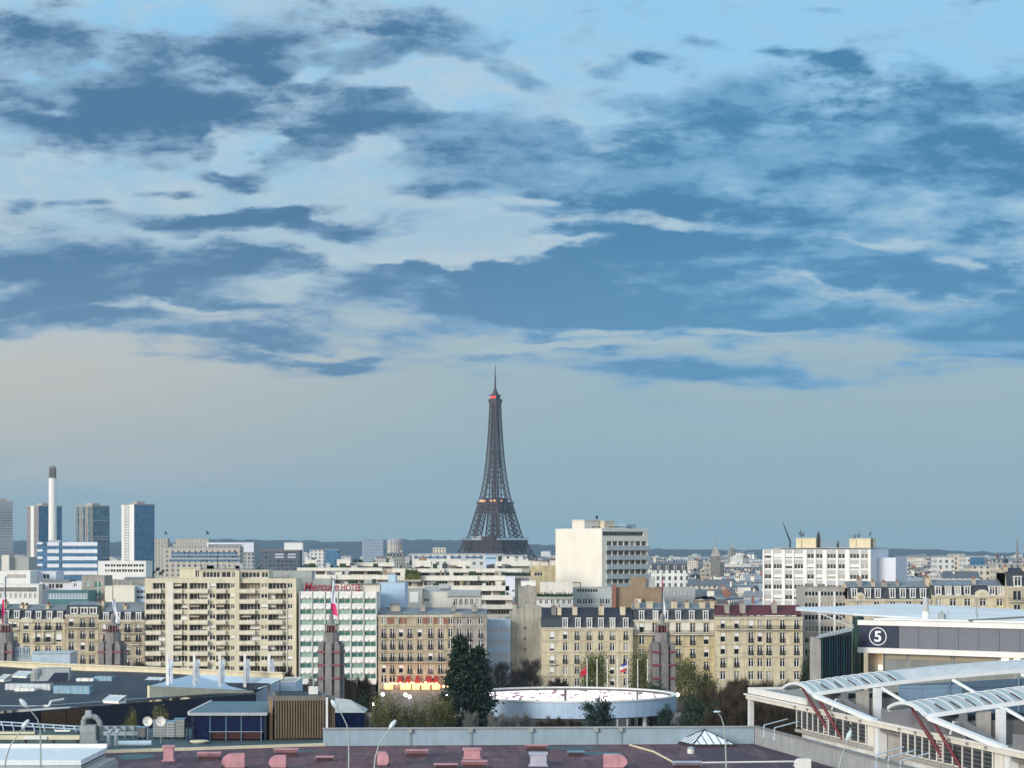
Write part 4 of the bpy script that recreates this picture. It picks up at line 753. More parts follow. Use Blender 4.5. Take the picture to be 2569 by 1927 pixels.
# ---------------------------------------------------------------- the iron lattice tower
G['toweriron'] = mat('brown_iron', (.036, .021, .026), .6, .15, .05); G['towerlamp'] = mat('orange_tower_lamp', (.5, .25, .1), .5, 0, emit=(1, .42, .16, .55)); G['redlamp'] = mat('red_beacon', (.5, .05, .05), .5, 0, emit=(1, .08, .08, .45)); G['towerglass'] = mat('pavilion_glass', (.45, .5, .55), .3, .05)
def iron_tower():
    Yd = 3308; t = thing('iron_lattice_tower', 'tall tapering iron lattice tower rising above all the roofs', 'tower', (xat(1242.5, Yd), Yd, 0), R(-36))
    def leg(name, sx, sy, lv, out, wid, we, wb):
        b = MB(); P = []
        for zz in lv:
            o, w = out(zz), wid(zz); P.append([Vector((sx*(o-a*w), sy*(o-c_*w), zz)) for a, c_ in ((0, 0), (1, 0), (1, 1), (0, 1))])
        for i in range(len(lv)-1):
            for k in range(4):
                k2 = (k+1) % 4; b.bar(P[i][k], P[i+1][k], we); b.bar(P[i][k], P[i+1][k2], wb); b.bar(P[i][k2], P[i+1][k], wb); b.bar(P[i+1][k], P[i+1][k2], wb*1.1)
        return b.build(name, G['toweriron'], t)
    lerp = lambda a, b_, s: a+(b_-a)*s
    o1 = lambda z: lerp(62.5, 34, (z/57)**.82); w1 = lambda z: lerp(26, 16, z/57)
    o2 = lambda z: lerp(32.5, 19.0, ((z-57)/58)**.9); w2 = lambda z: lerp(15, 10.5, (z-57)/58)
    for sx in (-1, 1):
        for sy in (-1, 1):
            leg('lower_leg', sx, sy, [57*i/7 for i in range(8)], o1, w1, 1.9, .9); leg('upper_leg', sx, sy, [62+53*i/7 for i in range(8)], o2, w2, 1.6, .75)
    pts = [(118, 18.2), (135, 15.2), (155, 12.6), (180, 10.3), (205, 8.7), (235, 7.2), (270, 5.9), (278, 5.7)]
    def o3(z):
        for (a, c_), (d, e) in zip(pts, pts[1:]):
            if z <= d: return lerp(c_, e, (z-a)/(d-a))
        return pts[-1][1]
    lv = [118]; 
    while lv[-1] < 272: lv.append(lv[-1]+max(5.0, o3(lv[-1])*.62))
    for f in range(4):
        b = MB(); rot = Matrix.Rotation(math.pi/2*f, 3, 'Z')
        for i in range(len(lv)-1):
            za, zb = lv[i], lv[i+1]; oa, ob = o3(za), o3(zb); ga, gb = max(.0, oa*(.42-(za-118)/190)), max(0, ob*(.42-(zb-118)/190)); q = lambda x, z, o: rot@Vector((x, -o, z))
            b.bar(q(-oa, za, oa), q(-ob, zb, ob), 1.4); 
            for s in (-1, 1):
                b.bar(q(s*oa, za, oa), q(s*gb, zb, ob), .5); b.bar(q(s*ga, za, oa), q(s*ob, zb, ob), .5); b.bar(q(s*ga, za, oa), q(s*gb, zb, ob), 1.2)
            b.bar(q(-ob, zb, ob), q(ob, zb, ob), .8)
        b.build('shaft_lattice', G['toweriron'], t)
    b = MB(); b.box(-1.2, 1.2, -1.2, 1.2, 118, 274); b.build('lift_column', G['towerlift'], t)
    b = MB(); b.box(-5.5, 5.5, -5.5, 5.5, 194, 197.5); b.build('middle_landing', G['toweriron'], t)
    # first platform: gallery box, arcade, deck, pavilions
    b = MB(); h = 35.4
    for a, c_, d, e in ((-h, h, -h, -h+1.2), (-h, h, h-1.2, h), (-h, -h+1.2, -h+1.25, h-1.25), (h-1.2, h, -h+1.25, h-1.25)): b.box(a, c_, d, e, 51, 57.5)
    b.box(-h+1, h-1, -h+1, h-1, 57.6, 58.4)
    for f in range(4):
        rot = Matrix.Rotation(math.pi/2*f, 3, 'Z')
        for i in range(23): p = rot@Vector((-h+2*h*i/22, -h-.9, 51.5)); b.bar(p, p+Vector((0, 0, 5.0)), .9)
        a0, a1 = rot@Vector((-h-1, -h-1, 57.9)), rot@Vector((h+1, -h-1, 57.9)); b.bar(a0, a1, 1.6, 1.2)
        for i in range(12): p = rot@Vector((-h+2*h*i/11, -h-.6, 58)); b.bar(p, p+Vector((0, 0, 4)), .35)
        b.bar(rot@Vector((-h, -h-.6, 62)), rot@Vector((h, -h-.6, 62)), .6)
    b.build('first_platform', G['towerplat'], t)
    for f in range(4):
        b = MB(); rot = Matrix.Rotation(math.pi/2*f, 3, 'Z'); n = 16
        for i in range(n):
            p, q = -33+66*i/n, -33+66*(i+1)/n
            for za, zb in ((41, 50.5),): b.bar(rot@Vector((p, -34.5, za)), rot@Vector((q, -34.5, zb)), .9); b.bar(rot@Vector((q, -34.5, za)), rot@Vector((p, -34.5, zb)), .9); b.bar(rot@Vector((p, -34.5, za)), rot@Vector((p, -34.5, zb)), .8)
        b.bar(rot@Vector((-35, -34.5, 41)), rot@Vector((35, -34.5, 41)), 1.6); b.bar(rot@Vector((-35, -34.5, 50.4)), rot@Vector((35, -34.5, 50.4)), 1.2); b.build('girder', G['towerplat'], t)
        b = MB(); n = 18
        for i in range(n):
            a, c_ = math.pi*i/n, math.pi*(i+1)/n
            for rr in (37, 33.5): b.bar(rot@Vector((rr*math.cos(a), -40+8*math.sin(a), 5+35*math.sin(a)*rr/37)), rot@Vector((rr*math.cos(c_), -40+8*math.sin(c_), 5+35*math.sin(c_)*rr/37)), 1.1)
        b.build('arch', G['towerplat'], t)
    for x, y in ((-14, -26), (10, -27), (-26, -10)): b = MB(); b.box(x-9, x+9, y-4, y+4, 58.5, 63.5); b.box(x-9.6, x+9.6, y-4.6, y+4.6, 63.5, 64.2); b.build('pavilion', G['towerglass' if x == -14 else 'towerplat'], t)
    # second platform
    b = MB(); b.box(-20.3, 20.3, -20.3, 20.3, 113.5, 116.2); b.box(-21.6, 21.6, -21.6, 21.6, 116.3, 117.2); b.box(-13, 13, -13, 13, 117.3, 124)
    for f in range(4):
        rot = Matrix.Rotation(math.pi/2*f, 3, 'Z')
        for i in range(15): p = rot@Vector((-21+42*i/14, -21.2, 117)); b.bar(p, p+Vector((0, 0, 2.4)), .35)
        for i in range(8):
            p, q = -19+38*i/8, -19+38*(i+1)/8; b.bar(rot@Vector((p, -19.8, 103)), rot@Vector((q, -19.5, 112)), .9); b.bar(rot@Vector((q, -19.8, 103)), rot@Vector((p, -19.5, 112)), .9)
        b.bar(rot@Vector((-21, -20.5, 102)), rot@Vector((21, -20.5, 102)), 2.4, 3.2); b.bar(rot@Vector((-20, -19.8, 109)), rot@Vector((20, -19.8, 109)), 1.0)
    b.build('second_platform', G['towerplat'], t)
    for (x, y, w) in ((-15, -18, 2.5), (-9, -18.5, 3.2), (6, -18.5, 1.6), (-18, 4, 3), (-18.5, -8, 2.2), (12, -18.5, 1.8), (18.3, -9, 1.3)): MB().box(x-w, x+w, y-.7, y+.7, 118, 120.4).build('lamp_row', G['towerlamp'], t)
    # summit
    b = MB(); b.box(-6.6, 6.6, -6.6, 6.6, 268, 271.5); b.box(-7.6, 7.6, -7.6, 7.6, 271.6, 277); b.box(-8.1, 8.1, -8.1, 8.1, 277.1, 278); b.box(-5.6, 5.6, -5.6, 5.6, 278.1, 284); b.box(-7.2, 7.2, -7.2, 7.2, 284.1, 285); b.lathe([(5, 285), (4.2, 289), (2.4, 292.5), (1.6, 297)], 12); b.build('summit_cabin', G['towerplat'], t)
    for x in (-4, 0, 4): MB().box(x-1.1, x+1.1, -6.0, -5.7, 279, 283).build('beacon', G['redlamp'], t); MB().box(-6.0, -5.7, x-1.1, x+1.1, 279, 283).build('beacon', G['redlamp'], t)
    b = MB(); b.tube((0, 0, 296), (0, 0, 313), 1.25, .95, 8); b.tube((0, 0, 313), (0, 0, 331), .75, .4, 8)
    for zz, w in ((300, 2.4), (306, 2.0), (314, 2.6), (322, 1.6)): b.bar((-w, 0, zz), (w, 0, zz), .5); b.bar((0, -w, zz), (0, w, zz), .5)
    b.build('mast', G['towerlift'], t)
G['towerplat'] = mat('plum_painted_iron', (.036, .022, .030), .6, .15, .05); G['towerlift'] = mat('dark_iron', (.02, .018, .026), .6, .1)
iron_tower()
# ---------------------------------------------------------------- riverside towers, chimney and large blocks far off
def far_mat(name, colr, bw, bh, ww, wh, dark=(.05, .07, .09), rough=.7): G[name] = mat(name, colr, rough, .1, .05, streak=.06, pattern=win_pattern(bw, bh, ww, wh, dark))
far_mat('tower_white', (.62, .62, .58), 3.4, 3.0, 1.9, 1.5); far_mat('tower_brown', (.30, .26, .25), 3.0, 3.0, 1.8, 1.6); far_mat('tower_blue', (.06, .17, .30), 2.6, 3.0, 1.5, 1.9, (.02, .06, .11), .35)
far_mat('tower_teal', (.13, .23, .27), 3.1, 3.0, 2.2, 2.0, (.03, .08, .11), .4); far_mat('tower_grey', (.36, .42, .48), 3.2, 3.0, 2.4, 1.3, (.03, .07, .11))
def two_face(label, ul, uc, ur, vt, Yd, ml, mr, th=40, zb=0, name='residential_tower', cat='tower', roofm='concrete', group=None):
    S = Yd/F; D = (uc-ul)*S/math.sin(R(th)); W = (ur-uc)*S/math.cos(R(th)); zt = zat(vt, Yd); t = thing(name, label, cat, (xat(uc, Yd), Yd, 0), R(th), group)
    MB().quad((0, 0, zb), (0, D, zb), (0, D, zt), (0, 0, zt)).build('left_facade', G[ml], t); MB().quad((0, 0, zb), (W, 0, zb), (W, 0, zt), (0, 0, zt)).build('right_facade', G[mr], t)
    b = MB(); b.quad((W, 0, zb), (W, D, zb), (W, D, zt), (W, 0, zt)); b.quad((0, D, zb), (W, D, zb), (W, D, zt), (0, D, zt)); b.build('rear_wall', G[mr], t)
    b = MB(); b.box(-.2, W+.2, -.2, D+.2, zt, zt+1.2); b.box(W*.3, W*.7, D*.3, D*.7, zt+1.21, zt+4); b.tube((W*.4, D*.5, zt+4), (W*.4, D*.5, zt+8), .3); b.build('roof', G[roofm], t); return t, W, D, zt
g_ = None
t, W, D, zt = two_face('pale banded high-rise cut off by the left edge of the photo', -24, -18, 26, 1259, 2450, 'tower_grey', 'tower_grey', 30)
for i in range(30): MB().box(-.5, W+.5, -.9, -.05, zt-3.2*i-1.6, zt-3.2*i-.5).build('balcony_band', G['spandrel'], t)
t, W, D, zt = two_face('brown and blue high-rise standing behind the white chimney', 57, 97, 146, 1271, 2450, 'tower_brown', 'tower_blue', 42)
MB().box(-.8, -.05, D*.36, D*.62, 0, zt+.5).build('white_stair_strip', G['white'], t)
t, W, D, zt = two_face('wide teal high-rise with dark glass, right of the white chimney', 180, 232, 267, 1271, 2380, 'tower_brown', 'tower_teal', 50)
for i, f in enumerate((.12, .45, .8)):
    MB().box(-1.0, -.05, D*f, D*f+3, 0, zt).build('facade_rib', G['tower_teal'], t)
for i in (5, 11, 12, 19, 25): MB().box(.5, W*.9, -.7, -.05, zt-3*i-1.4, zt-3*i-.2).build('white_band', G['spandrel'], t)
t, W, D, zt = two_face('slim high-rise with white left side and blue right side', 298, 337, 381, 1267, 2300, 'tower_white', 'tower_blue', 42)
MB().box(-.5, -.05, 0, D*.34, 0, zt+.3).build('white_corner_strip', G['white'], t); MB().box(-.5, -.05, D*.82, D, 0, zt+.3).build('white_edge_strip', G['white'], t)
def heat_chimney():
    Yd = 2330; t = thing('heating_chimney', 'round white heating chimney with dark ribbed top', 'chimney', (xat(132, Yd), Yd, 0)); S = Yd/F; r = 10.2*S
    MB().lathe([(r*1.05, 0), (r, 60), (r*.93, zat(1200, Yd))], 20).build('shaft', G['white'], t, smooth=False)
    b = MB(); r2 = r*.82; b.lathe([(r2*.8, zat(1200, Yd)), (r2*.8, zat(1176, Yd))], 16)
    for i in range(14): a = 2*math.pi*i/14; b.box(r2*math.cos(a)-.35, r2*math.cos(a)+.35, r2*math.sin(a)-.35, r2*math.sin(a)+.35, zat(1200, Yd), zat(1175, Yd))
    b.lathe([(r2*1.05, zat(1175, Yd)), (r2, zat(1173, Yd)), (r2*.5, zat(1169, Yd))], 16); b.build('ribbed_head', G['darkconc'], t)
heat_chimney()
def banded_office():
    Yd = 1700; S = Yd/F; t = thing('office_building', 'white and navy banded office building in front of the high-rises', 'office building', (xat(93, Yd), Yd, 0)); x = lambda u: (u-93)*S; z = lambda v: zat(v, Yd); W = x(245)
    MB().box(0, W, 0, 18, 0, z(1360)).build('glazing', G['tower_blue'], t)
    for a, c_ in ((93.5, 107), (119, 148), (157, 244.5)):
        for k in range(5):
            v = 1360.5+18.2*k
            MB().box(x(a), x(c_), -.5, -.01, z(v+(9.5 if a > 100 else 6)), z(v)).build('white_band', G['officeband'], t)
    MB().box(x(120), x(150), 3, 10, z(1360), z(1356)).build('roof_room', G['spandrel'], t)
far_mat('officeband', (.68, .70, .74), 3.4, 200, .9, .01, (.1, .1, .15)); banded_office()
def far_block(label, u0, u1, vt, Yd, wall, depth=20, zb=0, bands=(), bandm='tower_blue', name='building', roofm='zincpale', rz=0):
    S = Yd/F; W = (u1-u0)*S; t = thing(name, label, 'building', (xat(u0, Yd), Yd, 0), rz); zt = zat(vt, Yd); b = MB(); b.box(0, W, 0, depth, zb, zt); b.build('wall', G[wall], t)
    b = MB(); b.box(-.3, W+.3, -.3, depth+.3, zt, zt+.6); b.build('roof', G[roofm], t)
    for a, c_, v0, v1 in bands: MB().box((a-u0)*S, (c_-u0)*S, -.25, -.02, zat(v1, Yd), zat(v0, Yd)).build('window_band', G[bandm], t)
    return t, (lambda u: (u-u0)*S), (lambda v: zat(v, Yd)), W, zt
far_mat('far_beige', (.44, .41, .35), 4, 3.3, 1.6, 1.8, (.06, .06, .07)); far_mat('far_white', (.62, .61, .57), 3.6, 3.1, 1.6, 1.6, (.06, .07, .08)); far_mat('far_cream', (.56, .50, .40), 3.3, 3.2, 1.3, 1.9, (.05, .05, .06)); far_mat('far_grey', (.36, .37, .37), 3.4, 3.1, 1.5, 1.7, (.04, .05, .06)); far_mat('far_dark', (.09, .11, .14), 3.2, 3.2, 2.2, 1.6, (.02, .03, .05))
G['farlamp'] = G['iron']
def flagmast(t, x, y, z0, h, w=.5): MB().tube((x, y, z0), (x, y, z0+h), w*.4, w*.2).build('mast', G['iron'], t); MB().add([(x, y, z0+h), (x+h*.28, y+.3, z0+h*.75), (x+h*.3, y+.5, z0+h*.5), (x, y, z0+h*.62), (x, y+.1, z0+h), (x+h*.28, y+.4, z0+h*.75), (x+h*.3, y+.6, z0+h*.5), (x, y+.1, z0+h*.62)], [(0, 1, 2, 3), (4, 5, 6, 7), (1, 2, 6, 5)]).build('flag', G['iron'], t)
t, x, z, W, zt = far_block('grey pavilion flying a flag, just right of the slim high-rise', 381, 420, 1352, 2900, 'far_beige'); flagmast(t, x(412), 5, zt, 11)
t, x, z, W, zt = far_block('stone pavilion with flat cornice and a flag above the large beige office', 441, 523, 1353, 2900, 'far_beige'); flagmast(t, x(516), 5, zt, 12); MB().box(x(436), x(526), -6, -.3, 0, z(1364)).build('lower_storey', G['far_beige'], t)
far_block('large beige office with long dark window bands', 412, 602, 1375, 1500, 'far_beige', bands=[(430, 596, 1386, 1391), (430, 600, 1394, 1400), (425, 600, 1404, 1409)])
t, x, z, W, zt = far_block('grey block framed in white beside the large beige office', 519, 637, 1364, 1800, 'far_grey'); b = MB(); b.box(0, x(612), -1.5, -.02, z(1367), zt+.8); b.box(0, 1.6, -1.5, -.03, z(1385), z(1367.1)); b.box(x(609), x(637), -1.2, -.04, z(1386), zt+.9); b.build('white_frame', G['lavender'], t)
far_block('dark glazed office with brown roof behind the beige block', 652, 752, 1382, 1650, 'far_dark', bands=[(690, 712, 1390, 1393), (690, 712, 1397, 1400), (722, 742, 1390, 1393), (722, 742, 1397, 1400)], bandm='lavender', roofm='brownwall')
far_block('long low white hall near the foot of the hills', 713, 759, 1362, 3300, 'white'); far_block('white block with two rows of square windows', 777, 812, 1381, 1900, 'far_white'); far_block('blue-grey office left of the white square-windowed block', 812, 850, 1380, 2100, 'tower_blue')
far_block('group of flats on the skyline left of the round building', 912, 962, 1352, 4300, 'tower_grey', rz=.2)
t = thing('round_building', 'low round drum-shaped building on the skyline left of the iron tower', 'building', (xat(991, 3700), 3700, 0)); MB().lathe([(14, 0), (14, zat(1362, 3700))], 24).build('drum', G['far_beige'], t); MB().lathe([(14.6, zat(1366, 3700)), (14.8, zat(1362, 3700)), (13.6, zat(1353, 3700)), (10, zat(1351.5, 3700))], 24).build('roof', G['far_grey'], t)
far_block('cream hall with stepped roof left of the iron tower', 1086, 1118, 1375, 2300, 'far_cream'); far_block('long white office with curved roof bays below the iron tower', 1034, 1216, 1392, 1050, 'far_white', bands=[(1040, 1120, 1397, 1401), (1130, 1210, 1397, 1401)])
far_block('pale blue office low in front of the tower foot', 1216, 1262, 1393, 1000, 'paleblue', bands=[(1220, 1260, 1399, 1402)]); far_block('white office with grey strips below the right tower leg', 1246, 1322, 1396, 960, 'far_white', bands=[(1280, 1318, 1412, 1416)])
far_block('tall white block of flats with balconies far right', 2352, 2393, 1398, 1250, 'far_white'); far_block('cream block of flats stepping beside the far-right white flats', 2392, 2420, 1392, 1400, 'far_cream'); far_block('white and blue slab tower far right', 2424, 2470, 1398, 1350, 'far_white'); MB().box(xat(2434, 1349), xat(2470, 1349), 1348.6, 1349.7, 0, zat(1399, 1349)).build('blue_facade', G['tower_blue'], None)
_o = bpy.data.objects['blue_facade']; _p = [o for o in bpy.data.objects if o.get('label') == 'white and blue slab tower far right'][0]; _o.parent = _p; _o.location = -_p.location
far_block('long yellow-white building far right with a shaded upper row', 2500, 2600, 1417, 1150, 'far_cream', bands=[(2508, 2600, 1420, 1422)]); far_block('pale yellow block left of the long far-right building', 2438, 2484, 1422, 1100, 'far_cream')
t = thing('broadcast_mast', 'thin grey broadcast mast on the far-right skyline', 'mast', (xat(2552, 3000), 3000, 0)); b = MB(); b.tube((0, 0, 0), (0, 0, zat(1385, 3000)), 3, 2.0); b.build('base', G['darkconc'], t); MB().tube((0, 0, zat(1385, 3000)), (0, 0, zat(1351, 3000)), 1.6, .9).build('spike', G['darkconc'], t)
def spire(label, u, vt, vb, Yd, w):
    t = thing('church', label, 'church', (xat(u, Yd), Yd, 0)); zb, zt = zat(vb, Yd), zat(vt, Yd); zm = zb+(zt-zb)*.45
    MB().box(-w, w, -w, w, 0, zm).build('belfry', G['darkconc'], t); b = MB(); b.add([(-w, -w, zm), (w, -w, zm), (w, w, zm), (-w, w, zm), (0, 0, zt)], [(0, 1, 4), (1, 2, 4), (2, 3, 4), (3, 0, 4)]); b.tube((0, 0, zt-3), (0, 0, zt+4), .4, .2); b.build('spire', G['greystone'], t); MB().box(-w*2, w*2, w, w*6, 0, zb+(zm-zb)*.4).build('nave', G['far_beige'], t)
spire('stone church tower with pointed spire between the white building and the panel block', 1795, 1366, 1420, 1500, 3.2); spire('small domed church with spike farther off, right of the pointed spire', 1837, 1362, 1384, 3600, 3)
t = thing('tower_crane', 'luffing tower crane with raised jib beside the panel block', 'crane', (xat(1982, 1700), 1700, 0)); b = MB(); b.bar((0, 0, 0), (0, 0, zat(1362, 1700)), 1.2); b.build('mast', G['iron'], t); b = MB(); p0, p1 = Vector((0, 0, zat(1362, 1700))), Vector((xat(1965, 1700)-xat(1982, 1700), 0, zat(1314, 1700))); b.bar(p0, p1, .6); b.bar(p0+Vector((1, 0, 0)), p1, .5)
for i in range(8): a = p0.lerp(p1, i/8); b.bar(a, p0.lerp(p1, (i+1)/8)+Vector((.9*(1-i/8), 0, 0)), .3)
b.build('jib', G['iron'], t)
# ---------------------------------------------------------------- the sea of roofs
bpy.context.view_layer.update()
OCC = []
for o in bpy.data.objects:
    if o.parent is None and 'category' in o.keys() and o.location.y > 500:
        pts = [c_.matrix_world@Vector(q) for c_ in o.children if c_.type == 'MESH' for q in c_.bound_box] or [o.matrix_world@Vector(q) for q in o.bound_box]
        OCC.append((min(p.x for p in pts)-1, max(p.x for p in pts)+1, min(p.y for p in pts)-1, max(p.y for p in pts)+1, max(p.z for p in pts)))
sky_ = [1700.0]*280            # lowest visible row per 10-pixel column, nearest buildings first
def hide(x0, x1, y, zt):
    v = HV-(zt-EYE)/y*F
    for i in range(max(0, int((x0/y*F+CU)/10)+1), min(279, int((x1/y*F+CU)/10))): sky_[i] = min(sky_[i], v)
for q in sorted(OCC, key=lambda q: q[2]):
    if q[3]-q[2] < 60: hide(q[0], q[1], q[3], q[4])
G['zincdark'] = mat('dark_zinc', (.125, .14, .155), .55, .2, .5, metal=.1, randc=.2); G['tileroof'] = mat('brown_tile_roof', (.15, .085, .07), .8, .25, .8, randc=.2); G['gravel'] = mat('gravel_roof', (.33, .32, .30), .9, .2, .5, randc=.2)
G['zincmid'] = mat('zinc_roof_far', (.25, .275, .295), .55, .2, .3, metal=.08, randc=.25); G['slatefar'] = mat('slate_far', (.06, .07, .085), .6, .2, .5)
for nm, cc in (('city_cream', (.58, .53, .43)), ('city_white', (.68, .67, .63)), ('city_grey', (.42, .42, .40)), ('city_ivory', (.64, .60, .51)), ('city_tan', (.45, .38, .29))): G[nm] = mat(nm, cc, .8, .14, .2, streak=.12, randc=.1, pattern=win_pattern(2.7, 3.1, 1.15, 1.75, (.06, .065, .07)))
WALLS = [('city_cream', 'cream'), ('city_white', 'white'), ('city_grey', 'grey'), ('city_ivory', 'ivory'), ('city_tan', 'tan')]
def sector(u):
    for lim, nm in ((240, 'below the riverside high-rises'), (560, 'behind the left half of the beige flats'), (760, 'behind the right half of the beige flats'), (1000, 'above the white hotel'), (1235, 'just left of the iron tower'), (1405, 'just right of the iron tower'), (1640, 'around the tall white building'), (1780, 'right of the tall white building'), (1920, 'left of the panel block'), (2240, 'behind the panel block'), (2400, 'behind the carved-pediment houses')):
        if u < lim: return nm
    return 'at the far right skyline'
CM = ['gravel', 'zincmid', 'zincdark', 'tileroof', 'slatefar', 'pot', 'offwhite']; CMM = [G[k] for k in CM]
def city_house(rnd, W, D, H, typ, roof_i):
    """returns wall, roof and chimney shapes of one house (origin at its front left foot)"""
    w = MB(); r = MB(); chs = []
    if typ == 0:      # mansard
        hm = 2.6; w.box(0, W, 0, D, 0, H)
        r.add([(0, 0, H), (W, 0, H), (W, D, H), (0, D, H), (0, 1.3, H+hm), (W, 1.3, H+hm), (W, D-1.3, H+hm), (0, D-1.3, H+hm)], [(0, 1, 5, 4), (2, 3, 7, 6), (0, 4, 7, 3), (1, 2, 6, 5)], 4)
        r.add([(0, 1.2, H+hm), (W, 1.2, H+hm), (W, D/2, H+hm+1.3), (0, D/2, H+hm+1.3), (0, D-1.2, H+hm), (W, D-1.2, H+hm)], [(0, 1, 2, 3), (3, 2, 5, 4), (0, 3, 4), (1, 5, 2)], roof_i)
        n = int(W/3.2)
        for i in range(n): x = W*(i+.5)/n; r.box(x-.6, x+.6, -.05, 1.2, H+.3, H+2.1, 6); r.box(x-.36, x+.36, -.1, -.055, H+.45, H+1.95, 4)
        top = H+hm+1.3
    elif typ == 1:    # flat with hut
        w.box(0, W, 0, D, 0, H); r.box(.3, W-.3, .3, D-.3, H+.01, H+.12, 0); r.box(-.1, W+.1, -.1, .25, H+.0, H+.55, 6); r.box(-.1, W+.1, D-.25, D+.1, H, H+.55, 6)
        a = W*rnd.uniform(.1, .5); r.box(a, a+W*.28, D*.3, D*.7, H+.13, H+2.7, 6)
        for q in range(rnd.choice((1, 2, 3, 4))): p = W*rnd.uniform(.03, .9); d = D*rnd.uniform(.02, .8); hq = rnd.uniform(.5, 1.7); r.box(p, p+rnd.uniform(.5, 1.8), d, d+rnd.uniform(.5, 1.4), H+.125, H+hq, rnd.choice((2, 6, 4, 0)))
        if rnd.random() < .3: p = W*rnd.uniform(.1, .9); r.tube((p, D*.5, H+.1), (p, D*.5, H+rnd.uniform(3, 6)), .09, .05, 4, 4)
        if rnd.random() < .5: r.box(a+W*.05, a+W*.12, D*.4, D*.5, H+2.7, H+4.5, 2)
        top = H+.5
    else:             # low pitched zinc or tile
        w.box(0, W, 0, D, 0, H); h2 = D*rnd.uniform(.16, .3)
        r.add([(-.3, -.4, H), (W+.3, -.4, H), (W+.3, D/2, H+h2), (-.3, D/2, H+h2), (-.3, D+.4, H), (W+.3, D+.4, H)], [(0, 1, 2, 3), (3, 2, 5, 4)], roof_i); w.add([(0, 0, H), (0, D, H), (0, D/2, H+h2), (W, 0, H), (W, D, H), (W, D/2, H+h2)], [(0, 2, 1), (3, 4, 5)]); top = H+h2*.7
    if typ != 1 or rnd.random() < .4:
        for i in range(rnd.choice((1, 2, 3, 3))):
            b = MB(); x = rnd.choice((.3, W*.33, W*.5, W*.7, W-.8)); d = rnd.uniform(1.6, 4); y = D*rnd.uniform(.15, .55); z1 = top+rnd.uniform(.8, 2.2); b.box(x, x+.7, y, y+d, H-.5, z1, 0)
            for k in range(int(d/.6)): b.tube((x+.35, y+.3+.6*k, z1), (x+.35, y+.3+.6*k, z1+.8), .16, .13, 5, 1)
            chs.append(b)
    return w, r, chs, top
def roofs():
    rnd = random.Random(21); y = 690.0; n = 0; far = {k: MB() for k, _ in WALLS}; farr = MB()
    far_all = MB(); allm = [G[k] for k, _ in WALLS]+CMM
    while y < 6900:
        if y < 700: x = -230
        x = xat(-60, y)-rnd.uniform(0, 12); xend = xat(2640, y)
        while x < xend:
            W = rnd.choice((11, 13, 15, 18, 22, 26)) if y < 2200 else rnd.uniform(14, 40); D = rnd.uniform(9, 14)
            H = rnd.choice((15, 17, 18, 19, 20, 20, 21, 22, 23)) + rnd.uniform(-1, 1)
            if rnd.random() < .07: H += rnd.uniform(5, 12)
            if y > 1500: H *= rnd.uniform(.8, 1.12)
            rz = rnd.choice((0, 0, .12, -.15, .3, -.35, .6, -.6, 1.2)); typ = rnd.choices((0, 1, 2), (4, 4, 4))[0]; wi = rnd.choices(range(5), (3, 4.5, 2, 4, 1.3))[0]; ri = rnd.choices((1, 2, 3), (6, 3, 1.4))[0]
            yy_ = y+rnd.uniform(-8, 8); ex = W*abs(math.cos(rz))+D*abs(math.sin(rz)); ey = W*abs(math.sin(rz))+D*abs(math.cos(rz)); cx, cy = x+ex/2, yy_+ey/2
            u = cx/cy*F+CU; vt = HV-(H+3-EYE)/cy*F; i0, i1 = max(0, min(279, int((x/yy_*F+CU)/10))), max(0, min(279, int(((x+ex)/yy_*F+CU)/10)))
            ok = vt < max(sky_[i0:i1+1] or [0])-1.0 and not any(q[0] < x+ex and q[1] > x and q[2] < yy_+ey and q[3] > yy_ for q in OCC) and -30 < u < 2600
            if ok:
                w, r, chs, top = city_house(rnd, W, D, H, typ, ri); org = Vector((cx, cy, 0))-Matrix.Rotation(rz, 3, 'Z')@Vector((W/2, D/2, 0)); n += 1
                if n <= 292:
                    rt = ('slate mansard', 'flat roof', ('grey zinc roof', 'dark zinc roof', 'brown tiled roof')[ri-1])[typ]; ht = 'tall' if H > 24.5 else 'low' if H < 16.5 else 'mid-height'
                    row = 'near' if y < 850 else 'middle' if y < 1080 else 'farther'
                    lab = f'{ht} {WALLS[wi][1]} house, {rt}, {row} row {sector(u)}'
                    t = thing('city_house', lab, 'house', org, rz, f'{row} rooftops {sector(u)}')
                    w.build('wall', G[WALLS[wi][0]], t); used = sorted(set(r.m)); r.m = [used.index(q) for q in r.m]; r.build('roof', [CMM[q] for q in used], t)
                    for b in chs: b.build('chimney', [G['offwhite' if rnd.random() < .7 else 'brick'], G['pot']], t)
                else:
                    mt = Matrix.Translation(org)@Matrix.Rotation(rz, 4, 'Z')
                    for src, add in ((w, None), (r, 5)):
                        o = len(far_all.v); far_all.v += [tuple(mt@Vector(p)) for p in src.v]; far_all.f += [tuple(i+o for i in f) for f in src.f]; far_all.m += [wi if add is None else q+5 for q in src.m]
                    if y < 2300:
                        for src in chs:
                            o = len(far_all.v); far_all.v += [tuple(mt@Vector(p)) for p in src.v]; far_all.f += [tuple(i+o for i in f) for f in src.f]; far_all.m += [11 if q == 0 else 10 for q in src.m]
                hide(x+1, x+ex-1, yy_+ey*.5, H+.5)
            x += ex+rnd.uniform(-1, 3) if y < 1600 else ex+rnd.uniform(0, 16)
        y *= 1.030 if y < 1400 else 1.036
    tag(far_all.build('distant_rooftops', allm), 'pale mass of distant city houses reaching to the blue hills', None, None, 'stuff')
    return n
print('houses', roofs())
